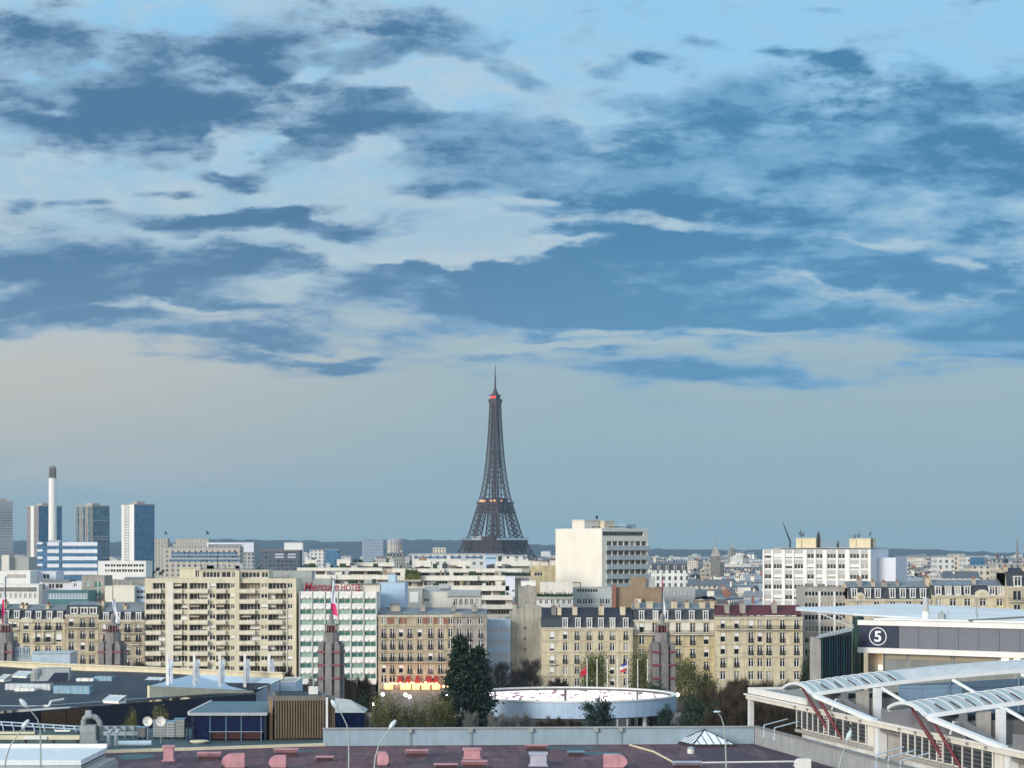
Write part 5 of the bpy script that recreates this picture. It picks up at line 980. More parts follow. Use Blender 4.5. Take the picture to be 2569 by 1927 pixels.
# dark tree masses far between the roofs
G['farleaf'] = mat('distant_foliage', (.02, .04, .036), .9, .4, .3)
def far_trees():
    rnd = random.Random(31); b = MB()
    for k in range(150):
        y = rnd.uniform(1500, 6800); u = rnd.uniform(-20, 2590); x = xat(u, y); w = rnd.uniform(10, 60); h = rnd.uniform(17, 25)
        for i in range(int(w*1.6)):
            p = Vector((x+rnd.uniform(-w, w), y+rnd.uniform(-10, 10), h*rnd.uniform(.35, 1.0))); r = rnd.uniform(1.2, 3.4); a = Vector((rnd.gauss(0, 1), rnd.gauss(0, 1), rnd.gauss(0, 1))).normalized(); e = a.orthogonal().normalized()*r; g = a.cross(e).normalized()*r; b.quad(p-e, p-g, p+e, p+g); e2 = a*r; b.quad(p-e2, p-g, p+e2, p+g)
    tag(b.build('far_tree_mass', G['farleaf']), 'dark far-off tree belts between the pale roofs', None, None, 'stuff')
far_trees()
# ---------------------------------------------------------------- left foreground: dark hall roof, plant, kiosks
G['roofdark'] = mat('dark_blue_membrane', (.026, .034, .046), .7, .4, .25, pattern=roof_pattern(9, 1.1, .03, (.018, .022, .03), ((.12, .5, .7, (.06, .075, .085), .5),))); G['navy'] = mat('navy_cladding', (.008, .014, .034), .45, .2, .5); G['navyblue'] = mat('blue_glazed_panel', (.004, .010, .05), .2, .2, .5)
G['litbrown'] = mat('lit_brown_cladding', (.085, .045, .018), .5, .25, .5); G['creamtrim'] = mat('cream_coping', (.62, .56, .40), .7, .12, .5, streak=.1); G['palemetal'] = mat('pale_blue_metal', (.40, .50, .58), .4, .12, .5, metal=.1)
G['silver'] = mat('galvanised_duct', (.42, .47, .50), .35, .15, 1.2, metal=.45); G['bluduct'] = mat('blue_grey_duct', (.16, .30, .40), .4, .2, 1, metal=.2); G['tealroof'] = mat('teal_flat_roof', (.045, .085, .095), .7, .4, .3, pattern=roof_pattern(8, 1.0, .03, (.025, .05, .055), ((.2, .5, .7, (.10, .13, .13), .5),))); G['unit'] = mat('grey_plant_unit', (.26, .29, .29), .6, .15, 1)
G['redint'] = mat('dark_red_interior', (.04, .005, .008), .7, .2); G['skylight'] = mat('pale_skylight_glass', (.42, .50, .54), .25, .1, 1)
def pt(u, v, z): y = (EYE-z)*F/(v-HV); return Vector((xat(u, y), y, z))
def ground_wall(b, p, q, z0, z1, th=.4, m=0):
    d = Vector((q[0]-p[0], q[1]-p[1], 0)).normalized(); n = Vector((d.y, -d.x, 0))*th/2
    b.prism([(p[0]+n.x, p[1]+n.y), (q[0]+n.x, q[1]+n.y), (q[0]-n.x, q[1]-n.y), (p[0]-n.x, p[1]-n.y)], z0, z1, m); return b
def hall_left():
    o = Vector((-80, 390, 0)); t = thing('exhibition_hall', 'low exhibition hall with wide dark blue roof and navy wall, left foreground', 'hall', o)
    f0, f1 = pt(-60, 1792, 14.5)-o, pt(640, 1738, 14.5)-o; b0, b1 = pt(-60, 1671, 17)-o, pt(712, 1704, 17)-o
    b = MB(); n = 8
    vs = [tuple((f0.lerp(f1, i/n)).lerp(b0.lerp(b1, i/n), j/4)+Vector((0, 0, .18*math.sin(i*1.3+j*2)))) for j in range(5) for i in range(n+1)]; b.add(vs, [(j*(n+1)+i, j*(n+1)+i+1, (j+1)*(n+1)+i+1, (j+1)*(n+1)+i) for j in range(4) for i in range(n)]); b.build('roof', G['roofdark'], t)
    b = MB(); ground_wall(b, f0, f1, -0.0, 14.2, .5); b.build('wall', G['navy'], t)
    for i in range(12):
        p = f0.lerp(f1, .04+i*.083)
        if 2 <= i <= 3: q = f0.lerp(f1, .04+(i+.96)*.083); b = MB(); ground_wall(b, p+Vector((.25, -.2, 0)), q+Vector((.25, -.2, 0)), 6, 14.0, .3); b.build('cladding_panel', G['litbrown'], t)  # lit brown stretch of the navy wall, painted in as brown panels
    b = MB(); ground_wall(b, b0, b1, 16.9, 18.0, .6); ground_wall(b, b0, b1, 18.0, 18.25, 1.2); b.build('rear_parapet', G['creamtrim'], t)
    e0, e1 = pt(375, 1757, 14.4)-o, f1; b = MB(); d = Vector((.3, -.3, 0)); b.add([tuple(e0), tuple(e1), (e1.x, e1.y, 14.75), (e0.x, e0.y, 17.0), tuple(e0+Vector((-.5, .6, 0))), tuple(e1+Vector((-.5, .6, 0))), (e1.x-.5, e1.y+.6, 14.75), (e0.x-.5, e0.y+.6, 17.0)], [(0, 1, 2, 3), (4, 7, 6, 5), (3, 2, 6, 7), (0, 3, 7, 4)]); b.build('upstand', G['creamtrim'], t)
    b = MB(); b.add([(e0.x, e0.y, 17.0), (e1.x, e1.y, 14.8), (b1.x, b1.y, 17.05), (e0.x+4, b1.y+4, 17.6)], [(0, 1, 2, 3)]); b.build('pale_roof_field', G['palemetal'], t)
    for i in range(5): p = f0.lerp(f1, .15+.1*i); b = MB(); b.tube(p+Vector((0, 3, .3)), f0.lerp(f1, .25+.1*i)+Vector((0, 3, .3)), .09); b.build('roof_conduit', G['silver'], t)
    def on(u, v): # a point of the roof surface under pixel (u, v)
        y = 420.0
        for _ in range(6):
            z = 14.5+2.5*max(0, min(1, (1760-v-(u*.03))/80)); y = (EYE-z)*F/(v-HV)
        return Vector((xat(u, y), y, z))
    def sky(u0, u1, v0, v1, lab):
        p = on((u0+u1)/2, v1); S = p.y/F; w = (u1-u0)*S; tt = thing('skylight', lab, 'skylight', p, R(-28), 'skylights on the dark hall roof'); MB().box(-w/2, w/2, 0, 2.2, 0, .45).build('kerb', G['white'], tt)
        b = MB(); b.add([(-w/2, 0, .46), (w/2, 0, .46), (w/2, 2.2, 1.35), (-w/2, 2.2, 1.35)], [(0, 1, 2, 3)]); b.build('pane', G['skylight'], tt); b = MB(); b.box(-w/2, w/2, 2.0, 2.2, .46, 1.34)
        for k in range(4): x = -w/2+w*k/3; b.bar((x, 0, .5), (x, 2.2, 1.4), .14)
        b.build('frame', G['white'], tt)
    sky(25, 71, 1684, 1703, 'tilted skylight beside the hooded intake on the dark roof'); sky(353, 402, 1692, 1719, 'large tilted skylight at the back right of the dark roof'); sky(253, 302, 1751, 1766, 'skylight close to the front edge of the dark roof'); sky(-10, 12, 1690, 1712, 'skylight cut off by the left edge of the photo')
    p = on(130, 1714); tt = thing('intake_hood', 'big grey hooded air intake with dark open mouth on the dark roof', 'air intake', p); b = MB(); b.extrude_x([(0, 0), (3, 0), (3, 2.9), (1.6, 2.7)], -3.2, 3.2); b.build('hood', G['unit'], tt); b = MB(); b.add([(-1.0, -.05, .1), (3.1, -.05, .1), (3.1, 1.45, 2.4), (.6, 1.45, 2.4)], [(0, 1, 2, 3)]); b.build('mouth', G['navy'], tt); MB().lathe([(1.1, 0), (1.1, 2.0), (.7, 2.7)], 12, (-3.4, 1.2, 0)).build('round_cheek', G['unit'], tt)
    def duct(u0, u1, v0, v1, mt, lab, nm='air_duct', cat='air duct', ribs=4):
        p = on((u0+u1)/2, v1); S = p.y/F; w = (u1-u0)*S; h = (v1-v0)*S*.8; tt = thing(nm, lab, cat, p, R(-8)); MB().box(-w/2, w/2, 0, 2.0, .25, h).build('casing', G[mt], tt)
        for k in range(ribs): x = -w/2+w*(k+.5)/ribs; MB().box(x-.06, x+.06, -.06, 2.06, .2, h+.06).build('flange', G['silver'], tt)
        b = MB(); b.box(-w/2+.2, -w/2+.4, .2, 1.8, -.5, .249); b.box(w/2-.4, w/2-.2, .2, 1.8, -.5, .249); b.build('stand', G['iron'], tt); return tt
    duct(190, 234, 1700, 1716, 'white', 'white rooftop unit joined to a pale blue duct', 'rooftop_unit', 'rooftop unit', 2); duct(236, 281, 1694, 1716, 'bluduct', 'pale blue duct right of a white rooftop unit'); duct(10, 128, 1712, 1737, 'silver', 'long silver duct at the left of the dark roof', ribs=7); duct(132, 226, 1716, 1749, 'bluduct', 'teal duct running down the middle of the dark roof', ribs=6); duct(36, 87, 1725, 1741, 'white', 'white unit on legs before the long silver duct', 'rooftop_unit', 'rooftop unit', 2); duct(136, 176, 1728, 1745, 'white', 'small white unit in front of the teal duct', 'rooftop_unit', 'rooftop unit', 2)
    duct(430, 470, 1690, 1704, 'white', 'white unit by the rear parapet behind the first mast', 'rooftop_unit', 'rooftop unit', 2)
    tt = thing('roof_pipe', 'white zigzag pipe near the front edge of the dark roof', 'pipe', on(110, 1777)); b = MB(); b.path([(0, 0, .3), (.9, 0, .3), (.9, 1.5, 1.0), (2.6, 4, 1.2)], .22); b.build('pipe', G['white'], tt); b = MB(); b.path([(-9, .4, .3), (-.1, .05, .3)], .1); b.build('feed_line', G['silver'], tt)
    # five white masts with hanging banners
    for i, u in enumerate((420, 487, 551, 614, 675)):
        y = (398, 403, 408, 412, 416)[i]; tt = thing('banner_mast', ('tapered white mast with a pale banner, leftmost of five', 'tapered white mast with a banner, second of five from the left', 'tapered white mast with a banner in the middle of five', 'tapered white mast with a banner, fourth of five from the left', 'tapered white mast beside the brown ribbed box, rightmost of five')[i], 'mast', (xat(u, y), y, 0), 0, 'white banner masts on the dark hall')
        zt = zat(1642, y); b = MB(); b.add([(-.5, 0, 0), (.5, 0, 0), (.22, 0, zt), (-.22, 0, zt), (-.5, .5, 0), (.5, .5, 0), (.22, .3, zt), (-.22, .3, zt)], [(0, 1, 2, 3), (4, 7, 6, 5), (0, 3, 7, 4), (1, 5, 6, 2), (3, 2, 6, 7)]); b.build('pole', G['white'], tt)
        b = MB(); k = 6; vs = [(.25+.75*s+.12*math.sin(j*1.7+i), .1+.12*math.sin(j*2.1+s*3), zt-1.0-4.6*j/k) for j in range(k+1) for s in (0, .5, 1)]; b.add(vs, [(j*3+s, j*3+s+1, j*3+s+4, j*3+s+3) for j in range(k) for s in (0, 1)]); b.build('banner', G['bannergrey'], tt)
G['bannergrey'] = mat('pale_banner_cloth', (.46, .52, .60), .8, .3, .8)
hall_left()
t, x, z, W, zt = plain('pale blue low hall end behind the five masts', 480, 742, 424, 1712, 'paleblue', depth=14, capm='white', cat='hall', name='exhibition_hall')
def roof_glasshouse():
    y = 468; t = thing('rooftop_glasshouse', 'pale blue rooftop cabin with railings and glazing at the left', 'rooftop cabin', (xat(-20, y), y, 0)); x = lambda u: xat(u, y)-xat(-20, y); z = lambda v: zat(v, y)
    MB().box(x(80), x(176), 0, 8, 0, z(1640)).build('cabin', G['palemetal'], t); MB().box(x(78), x(178), -.3, 8.3, z(1640)+.01, z(1637)).build('roof', G['skylight'], t); window(t, x(98), -.15, z(1668), 3.0, 1.3, 'strip', 'palemetal', 'glassblue'); window(t, x(118), -.15, z(1668), 1.3, 1.3, 'plain', 'palemetal', 'glassblue'); window(t, x(150), -.15, z(1668), 2.4, 1.0, 'strip', 'palemetal', 'glassblue')
    MB().box(x(-20), x(79), .5, 8, 0, z(1654)).build('lower_cabin', G['spandrel'], t)
    for i in range(9): u = -18+11*i; window(t, x(u), .3, z(1652), .75, 2.4, 'plain', 'palemetal', 'glassblue')
    railing(t, x(-20), x(79), .4, z(1654), 1.0, m='palemetal')
roof_glasshouse()
# low teal roof carrying the plant, between the dark hall and the red-brown roof
RZ = 12.6
def teal_roof():
    t = thing('plant_roof_building', 'low building with teal flat roof crowded with plant, left foreground', 'building', (-60, 320, 0)); P = [(-95, 268), (-59, 304), (-27.7, 315.5), (-20, 352), (-52, 352), (-95, 345)]
    MB().prism([(a+60, c_-320) for a, c_ in P], 0, RZ-.3).build('wall', G['darkconc'], t); MB().prism([((a+60)*.998, (c_-320)*.998) for a, c_ in P], RZ-.29, RZ).build('roof', G['tealroof'], t)
    b = MB(); ground_wall(b, (2, -15.6), (32.3, -4.2), RZ+.002, RZ+.55, .5); b.build('kerb', G['creamtrim'], t)
teal_roof()
def plant():
    def P(u, v, z=RZ): return pt(u, v, z)
    p = P(219, 1866); t = thing('plant_unit', 'boxy grey ventilation unit with a bent duct on top, left foreground', 'ventilation unit', p); w = 42*p.y/F
    b = MB(); b.box(-w/2, w/2, 0, 2.4, .4, 2.7); b.box(-w/2-.25, w/2+.25, -.25, 2.65, .0, .4); b.build('casing', G['unit'], t); MB().box(-w/2+.1, w/2-.1, -.05, -.003, 1.6, 2.6).build('louvre', G['silver'], t)
    b = MB(); pts = [(-.8, 1.2, 2.7), (-.8, 1.2, 3.5), (-.3, 1.2, 4.0), (.6, 1.2, 4.05), (1.3, 1.3, 3.7), (1.7, 1.4, 2.9), (1.8, 1.5, .4)]; b.path(pts, .42, 10); b.build('bent_duct', G['unit'], t); b = MB(); b.box(-.5, .35, .8, 1.7, 3.9, 4.9); b.box(-.35, .2, .75, .79, 4.2, 4.7); b.build('fan_box', G['silver'], t)
    p = P(293, 1852); t = thing('air_duct', 'long galvanised double duct on the teal roof between the ventilation unit and the dishes', 'air duct', p); L_ = 106*p.y/F
    for k, zz in ((0, .35), (1, 1.15)): b = MB(); b.box(-L_/2, L_/2, k*.8, k*.8+.7, zz, zz+.6); b.build('duct', G['silver'], t)
    for i in range(5): x = -L_/2+L_*(i+.5)/5; MB().box(x-.07, x+.07, -.05, 1.55, 0, 1.82).build('flange', G['unit'], t)
    for u in (273, 291): q = P(u, 1874); tt = thing('vent_pipe', f'upright silver vent pipe, {"left" if u == 273 else "right"} one of two before the long duct', 'vent pipe', q, 0, 'upright vent pipes'); b = MB(); b.path([(0, 0, 0), (0, 0, 1.9), (.15, .5, 2.3), (.2, 1.2, 2.3)], .3, 9); b.build('pipe', G['silver'], tt); b = MB(); b.lathe([(.42, 0), (.42, .18), (.31, .25)], 9); b.build('collar', G['unit'], tt)
    q = P(340, 1875); tt = thing('round_duct', 'fat white round duct lying on the teal roof', 'air duct', q); b = MB(); b.tube((-2.6, 0, .5), (2.3, .5, .5), .42, .42, 12); b.build('pipe', G['palemetal'], tt); b = MB(); [b.box(x-.1, x+.1, -.4, .8, 0, .12) for x in (-2, 1.6)]; b.build('saddle', G['iron'], tt)
    for u, lab in ((370, 'round white satellite dish, left of a pair'), (403, 'round white satellite dish, right of a pair')):
        q = P(u, 1868); t = thing('satellite_dish', lab, 'satellite dish', q, 0, 'satellite dishes'); zc_ = zat(1811, q.y)-RZ; b = MB(); n = 16
        vs = [(0, .28, zc_)]+[(r*math.cos(2*math.pi*i/n), .28-.28*(r/.75)**2-.1*math.sin(2*math.pi*i/n)*r, zc_+r*math.sin(2*math.pi*i/n)) for r in (.4, .75) for i in range(n)]
        b.add(vs, [(0, 1+i, 1+(i+1) % n) for i in range(n)]+[(1+i, 1+n+i, 1+n+(i+1) % n, 1+(i+1) % n) for i in range(n)]); b.build('reflector', G['white'], t)
        b = MB(); b.tube((0, .35, 0), (0, .35, zc_), .07); b.bar((0, .3, zc_-.7), (0, -.6, zc_-.1), .05); b.build('post', G['unit'], t); MB().box(-.08, .08, -.72, -.55, zc_-.16, zc_).build('receiver', G['iron'], t)
    for k, (u0, u1, v0, v1, mt, lab) in enumerate(((384, 416, 1806, 1846, 'unit', 'grey condenser box right behind the dishes'), (417, 440, 1806, 1844, 'silver', 'silver condenser box in the middle of the plant row'), (438, 462, 1798, 1842, 'unit', 'taller condenser box with blue-grey lid near the blue kiosk'), (345, 364, 1832, 1855, 'darkconc', 'dark machinery cluster left of the dishes'))):
        q = P((u0+u1)/2, 1856); S = q.y/F; w = (u1-u0)*S; h = (v1-v0)*S; t = thing('condenser', lab, 'condenser', q, 0, 'condenser boxes on the teal roof'); MB().box(-w/2, w/2, 0, 1.6, .35, .35+h).build('casing', G[mt], t)
        for i in range(5): MB().box(-w/2+.1, w/2-.1, -.05, -.004, .5+h*i/5.5, .5+h*i/5.5+.14).build('slat', G['darkconc'], t)
        MB().box(-w/2-.1, w/2+.1, -.1, 1.7, .35+h+.004, .35+h+.14).build('lid', G['bluduct'], t); b = MB(); [b.box(x-.08, x+.08, .1, 1.5, 0, .34) for x in (-w/2+.2, w/2-.2)]; b.build('foot', G['iron'], t)
    q = P(500, 1866); t = thing('covered_shaft', 'flat round pale lid on a low drum near the blue kiosk', 'roof lid', q); MB().lathe([(1.2, 0), (1.2, .25)], 20).build('drum', G['darkconc'], t); MB().lathe([(1.45, .251), (1.4, .42), (.3, .5)], 20).build('lid', G['creamtrim'], t)
    # long white beam, rail and gallery at the far left
    t = thing('pipe_bridge', 'long white pipe casing with a dark curved bracket, far left foreground', 'pipe bridge', (xat(0, 296), 296, 0)); x = lambda u: xat(u, 296)-xat(0, 296); b = MB(); b.box(x(-30), x(199), 0, 1.2, zat(1857, 296), zat(1847, 296)); b.build('casing', G['creamtrim'], t)
    for u in (-10, 60, 130, 190): MB().box(x(u), x(u)+.25, .2, 1.0, 0, zat(1857, 296)-.003).build('support', G['iron'], t)
    b = MB(); b.box(x(62), x(118), -.25, -.01, zat(1856, 296), zat(1848, 296)); b.build('cover_panel', G['white'], t)
    t = thing('pipe_railing', 'double pipe railing with curved stays falling to the right, far left foreground', 'railing', (xat(0, 312), 312, 0)); x = lambda u: xat(u, 312)-xat(0, 312); z = lambda v: zat(v, 312)
    for v0, v1 in ((1811, 1824), (1819, 1831)): MB().path([(x(-20), 0, z(v0)), (x(197), 0, z(v1))], .11).build('rail', G['palemetal'], t)
    for i in range(8): u = 2+26*i; MB().path([(x(u), 0, z(1812+u*.06)), (x(u+5), -.2, z(1820+u*.05)), (x(u+8), -.3, z(1832+u*.03)), (x(u+8), -.3, 0)], .08).build('stay', G['palemetal'], t)
    MB().box(x(-20), x(197), -.5, .9, 0, z(1836)).build('walkway', G['tealroof'], t); MB().box(x(-20), x(90), -.7, -.51, z(1842), z(1836)).build('walkway_edge', G['creamtrim'], t); MB().box(x(140), x(178), -.8, -.2, z(1836)+.01, z(1832)).build('pale_cover', G['white'], t)
plant()
def near_left_building():
    t = thing('service_building', 'near white-roofed service building with red-framed windows, bottom left corner', 'building', (-70, 243, 0)); xr = xat(201, 243)+70
    b = MB(); ops = [(xr-7.6, xr-4.9, 14.6, 16.5), (xr-4.2, xr-.9, 14.6, 16.6), (xr-13.4, xr-11.2, 14.6, 16.3), (xr-10.4, xr-8.3, 14.6, 16.3)]; b.holes(xr, 0, 17.2, ops, .3); shell(b, xr, 15, 0, 17.2); b.build('wall', G['spandrel'], t)
    MB().box(-.4, xr+.2, -.5, 15, 17.45, 18.05).build('roof', G['paintwhite'], t); MB().box(-.4, xr+.25, 14.6, 15.3, 18.06, 18.5).build('roof_kerb', G['white'], t); MB().box(-.4, xr+.22, -.62, -.51, 17.0, 17.4).build('gutter', G['silver'], t)
    for i, o in enumerate(ops): w_ = window(t, (o[0]+o[1])/2, 0, o[2], o[1]-o[0], o[3]-o[2], 'plain', 'redframe' if i < 2 else 'paint', 'loggia' if i else 'redglass')
    MB().box(xr+.26, xr+1.7, 0, 13, 0, 17.0).build('concrete_end', G['concrete'], t); MB().box(xr+1.71, xr+1.95, .5, 13, 0, 16.6).build('end_pipe', G['silver'], t)
G['paintwhite'] = mat('white_roof_sheet', (.66, .70, .72), .5, .1, .6); G['redframe'] = mat('red_brown_frame', (.16, .03, .03), .5, .1); G['redglass'] = mat('dull_red_window', (.30, .12, .10), .4, .2, .8)  # last one: reddish pane colour without emission
near_left_building()
G['kioskroof'] = mat('teal_grey_ribbed_sheet', (.22, .31, .35), .45, .15, .5, metal=.1)
def kiosk():
    y = 328; t = thing('blue_kiosk', 'flat-roofed pavilion with blue glass front and dark red floor strip', 'pavilion', (xat(481, y), y, 0)); x = lambda u: xat(u, y)-xat(481, y); z = lambda v: zat(v, y); W = x(668); zt = z(1790)
    b = MB(); b.box(0, W, 6, 24, 0, zt-.2); b.box(0, .3, 0, 6, 0, zt-.2); b.box(W-.3, W, 0, 6, 0, zt-.2); b.build('wall', G['navy'], t)
    b = MB(); n = 34; b.box(-.3, W+.2, -.5, 24, zt-.19, zt+.05)
    for i in range(n): xx = -.2+(W+.3)*i/n; b.box(xx, xx+.09, -.45, 23.9, zt+.055, zt+.14)
    b.build('roof', G['kioskroof'], t); MB().box(-.5, -.31, -.7, 24.2, zt-.25, zt+.3).build('roof_edge', G['white'], t); MB().box(-.3, W+.2, -.72, -.51, zt-.35, zt+.1).build('fascia', G['silver'], t)
    e = [0, x(527), x(567), x(605), x(655), W]
    for i in range(5): MB().box(e[i]+.08, e[i+1]-.08, .1, .2, z(1836), zt-.25).build('glass_panel', G['navyblue'], t)
    MB().box(x(527), x(655), .3, .5, z(1856), z(1838)).build('dark_red_strip', G['redint'], t); MB().box(x(520), x(660), 0, .25, z(1838), z(1836.5)).build('transom', G['silver'], t); MB().box(0, x(526), .1, .2, z(1862), z(1837)).build('lower_panel', G['navyblue'], t)
    for ee in e[1:-1]: MB().box(ee-.05, ee+.05, -.02, .09, z(1862), zt-.26).build('post', G['bluduct'], t)
    tt = thing('pipe_stair', 'bent dark blue pipe handrails beside the pavilion', 'handrail', pt(487, 1860, RZ)); b = MB(); b.path([(-1.2, 0, 2.6), (.4, 0, 2.7), (1.5, 0, 2.2), (2.2, 0, 1.2), (2.2, 0, 0)], .1); b.path([(-1.2, .4, 1.9), (.4, .4, 2.0), (1.2, .4, 1.6), (1.7, .4, .9), (1.7, .4, 0)], .1); b.build('tube', G['navyblue'], tt); b = MB(); [b.tube((x_, .2, 0), (x_, .2, 2), .07) for x_ in (-1, .2)]; b.build('post', G['navyblue'], tt)
kiosk()
def ribbed_box():
    y = 329; rz = R(7); t = thing('ribbed_plant_room', 'brown ribbed plant room with a lit look painted on its left side, standing at the parapet', 'plant room', (xat(688, y), y, 0), rz); W = (813-688)*y/F; zt = zat(1753, y); D = 10
    G['ribgap'] = mat('dark_rib_gap', (.03, .022, .014), .7, .2); G['ribbrown'] = mat('brown_ribbed_metal', (.165, .12, .072), .6, .2, .6, streak=.15); G['ribcap'] = mat('grey_brown_coping', (.16, .145, .12), .7, .2, .6); G['sidelit'] = mat('lit_brown_side', (.33, .20, .11), .7, .2, .6, streak=.15)
    b = MB(); b.box(0, W, 0, D, 0, zt); b.build('wall', G['ribgap'], t); n = 19
    b = MB()
    for i in range(n): xx = W*(i+.25)/n; b.box(xx, xx+W/n*.55, -.32, -.004, RZ+.3, zt-.45)
    b.build('rib_cladding', G['ribbrown'], t); b = MB(); b.box(-.25, W+.25, -.35, D+.2, zt-.4, zt+.35); b.build('coping', G['ribcap'], t); MB().box(.4, W-.4, .6, D-.4, zt+.36, zt+.42).build('roof', G['roofdark'], t)
    MB().box(-.75, -.26, .2, D, RZ, zt-.5).build('lit_side', G['sidelit'], t); MB().box(W+.26, W+.56, -.5, -.15, RZ-1, zt+.1).build('white_post', G['white'], t)  # left side given a lighter brown so that it looks lit
    b = MB(); b.box(W+.6, W+1.7, .3, D-1, 0, zt-.15); [b.box(W+.62+.28*k, W+.76+.28*k, .1, .29, RZ, zt-.5) for k in range(4)]; b.build('side_bay', G['ribbrown'], t)
    b = MB(); b.box(5.4, 6.8, 2, 4, zt+.43, zt+1.6); b.build('white_unit', G['white'], t); b = MB(); b.tube((6.1, 3, zt+1.6), (6.1, 3, zt+2.9), .06); [b.bar((5.4, 3, zt+h), (6.8, 3, zt+h), .07) for h in (2.0, 2.4, 2.8)]; b.build('aerial', G['silver'], t)
    b = MB(); b.tube((.9, 2, zt+.4), (.9, 2, zt+2.6), .1, .05); b.bar((.3, 2, zt+.9), (5, 2, zt+.9), .12); b.bar((.3, 2, zt+.4), (.3, 2, zt+.9), .1); b.build('mast', G['iron'], t); MB().box(4.0, 4.25, -.3, -.225, RZ+1.6, RZ+2.0).build('hatch', G['iron'], t)
ribbed_box()
def tent():
    y = 352; t = thing('blue_tent', 'navy blue tarpaulin shed with pale sloping roof, right of the brown plant room', 'shed', (xat(836, y), y, 0)); x = lambda u: xat(u, y)-xat(836, y); z = lambda v: zat(v, y); W = x(914)
    MB().box(0, W, 0, 6, 0, z(1789)).build('tarpaulin_wall', G['navyblue'], t); b = MB(); b.add([(-.3, -.4, z(1789)), (W+.2, -.4, z(1789)), (W*.5, 4, z(1761)), (-.3, 6, z(1758)), (W+.2, 6.2, z(1787))], [(0, 1, 2, 3), (1, 4, 2), (4, 3, 2)]); b.build('roof', G['creamgrey'], t)
    for i in range(3): MB().box(W*(.2+.3*i), W*(.2+.3*i)+.1, -.06, -.003, 8, z(1790)).build('seam', G['navy'], t)
G['creamgrey'] = mat('pale_tent_sheet', (.38, .41, .39), .7, .15, .6); tent()
# ---------------------------------------------------------------- red-brown roof with vents and its parapets
G['pinkroof'] = mat('red_brown_membrane', (.125, .056, .064), .8, .4, .5, pattern=roof_pattern(8, 1.0, .035, (.04, .022, .026), ((.05, .47, .57, (.045, .028, .045), .9), (.35, .50, .62, (.19, .105, .115), .55), (1.1, .52, .64, (.03, .018, .022), .7)))); G['pinkvent'] = mat('faded_pink_metal', (.50, .25, .28), .6, .25, .8, streak=.15); G['ventdark'] = mat('dark_vent_slot', (.05, .025, .03), .7, .1); G['parapetblue'] = mat('blue_grey_parapet_sheet', (.27, .36, .42), .55, .12, .4, streak=.1); G['parapetgrey'] = mat('grey_parapet_render', (.30, .31, .31), .8, .12, .5, streak=.15); G['algae'] = mat('teal_stained_membrane', (.03, .085, .085), .5, .4, .4); G['lilac'] = mat('lilac_grey_metal', (.40, .40, .48), .5, .15, .8)
ZR = 13.0
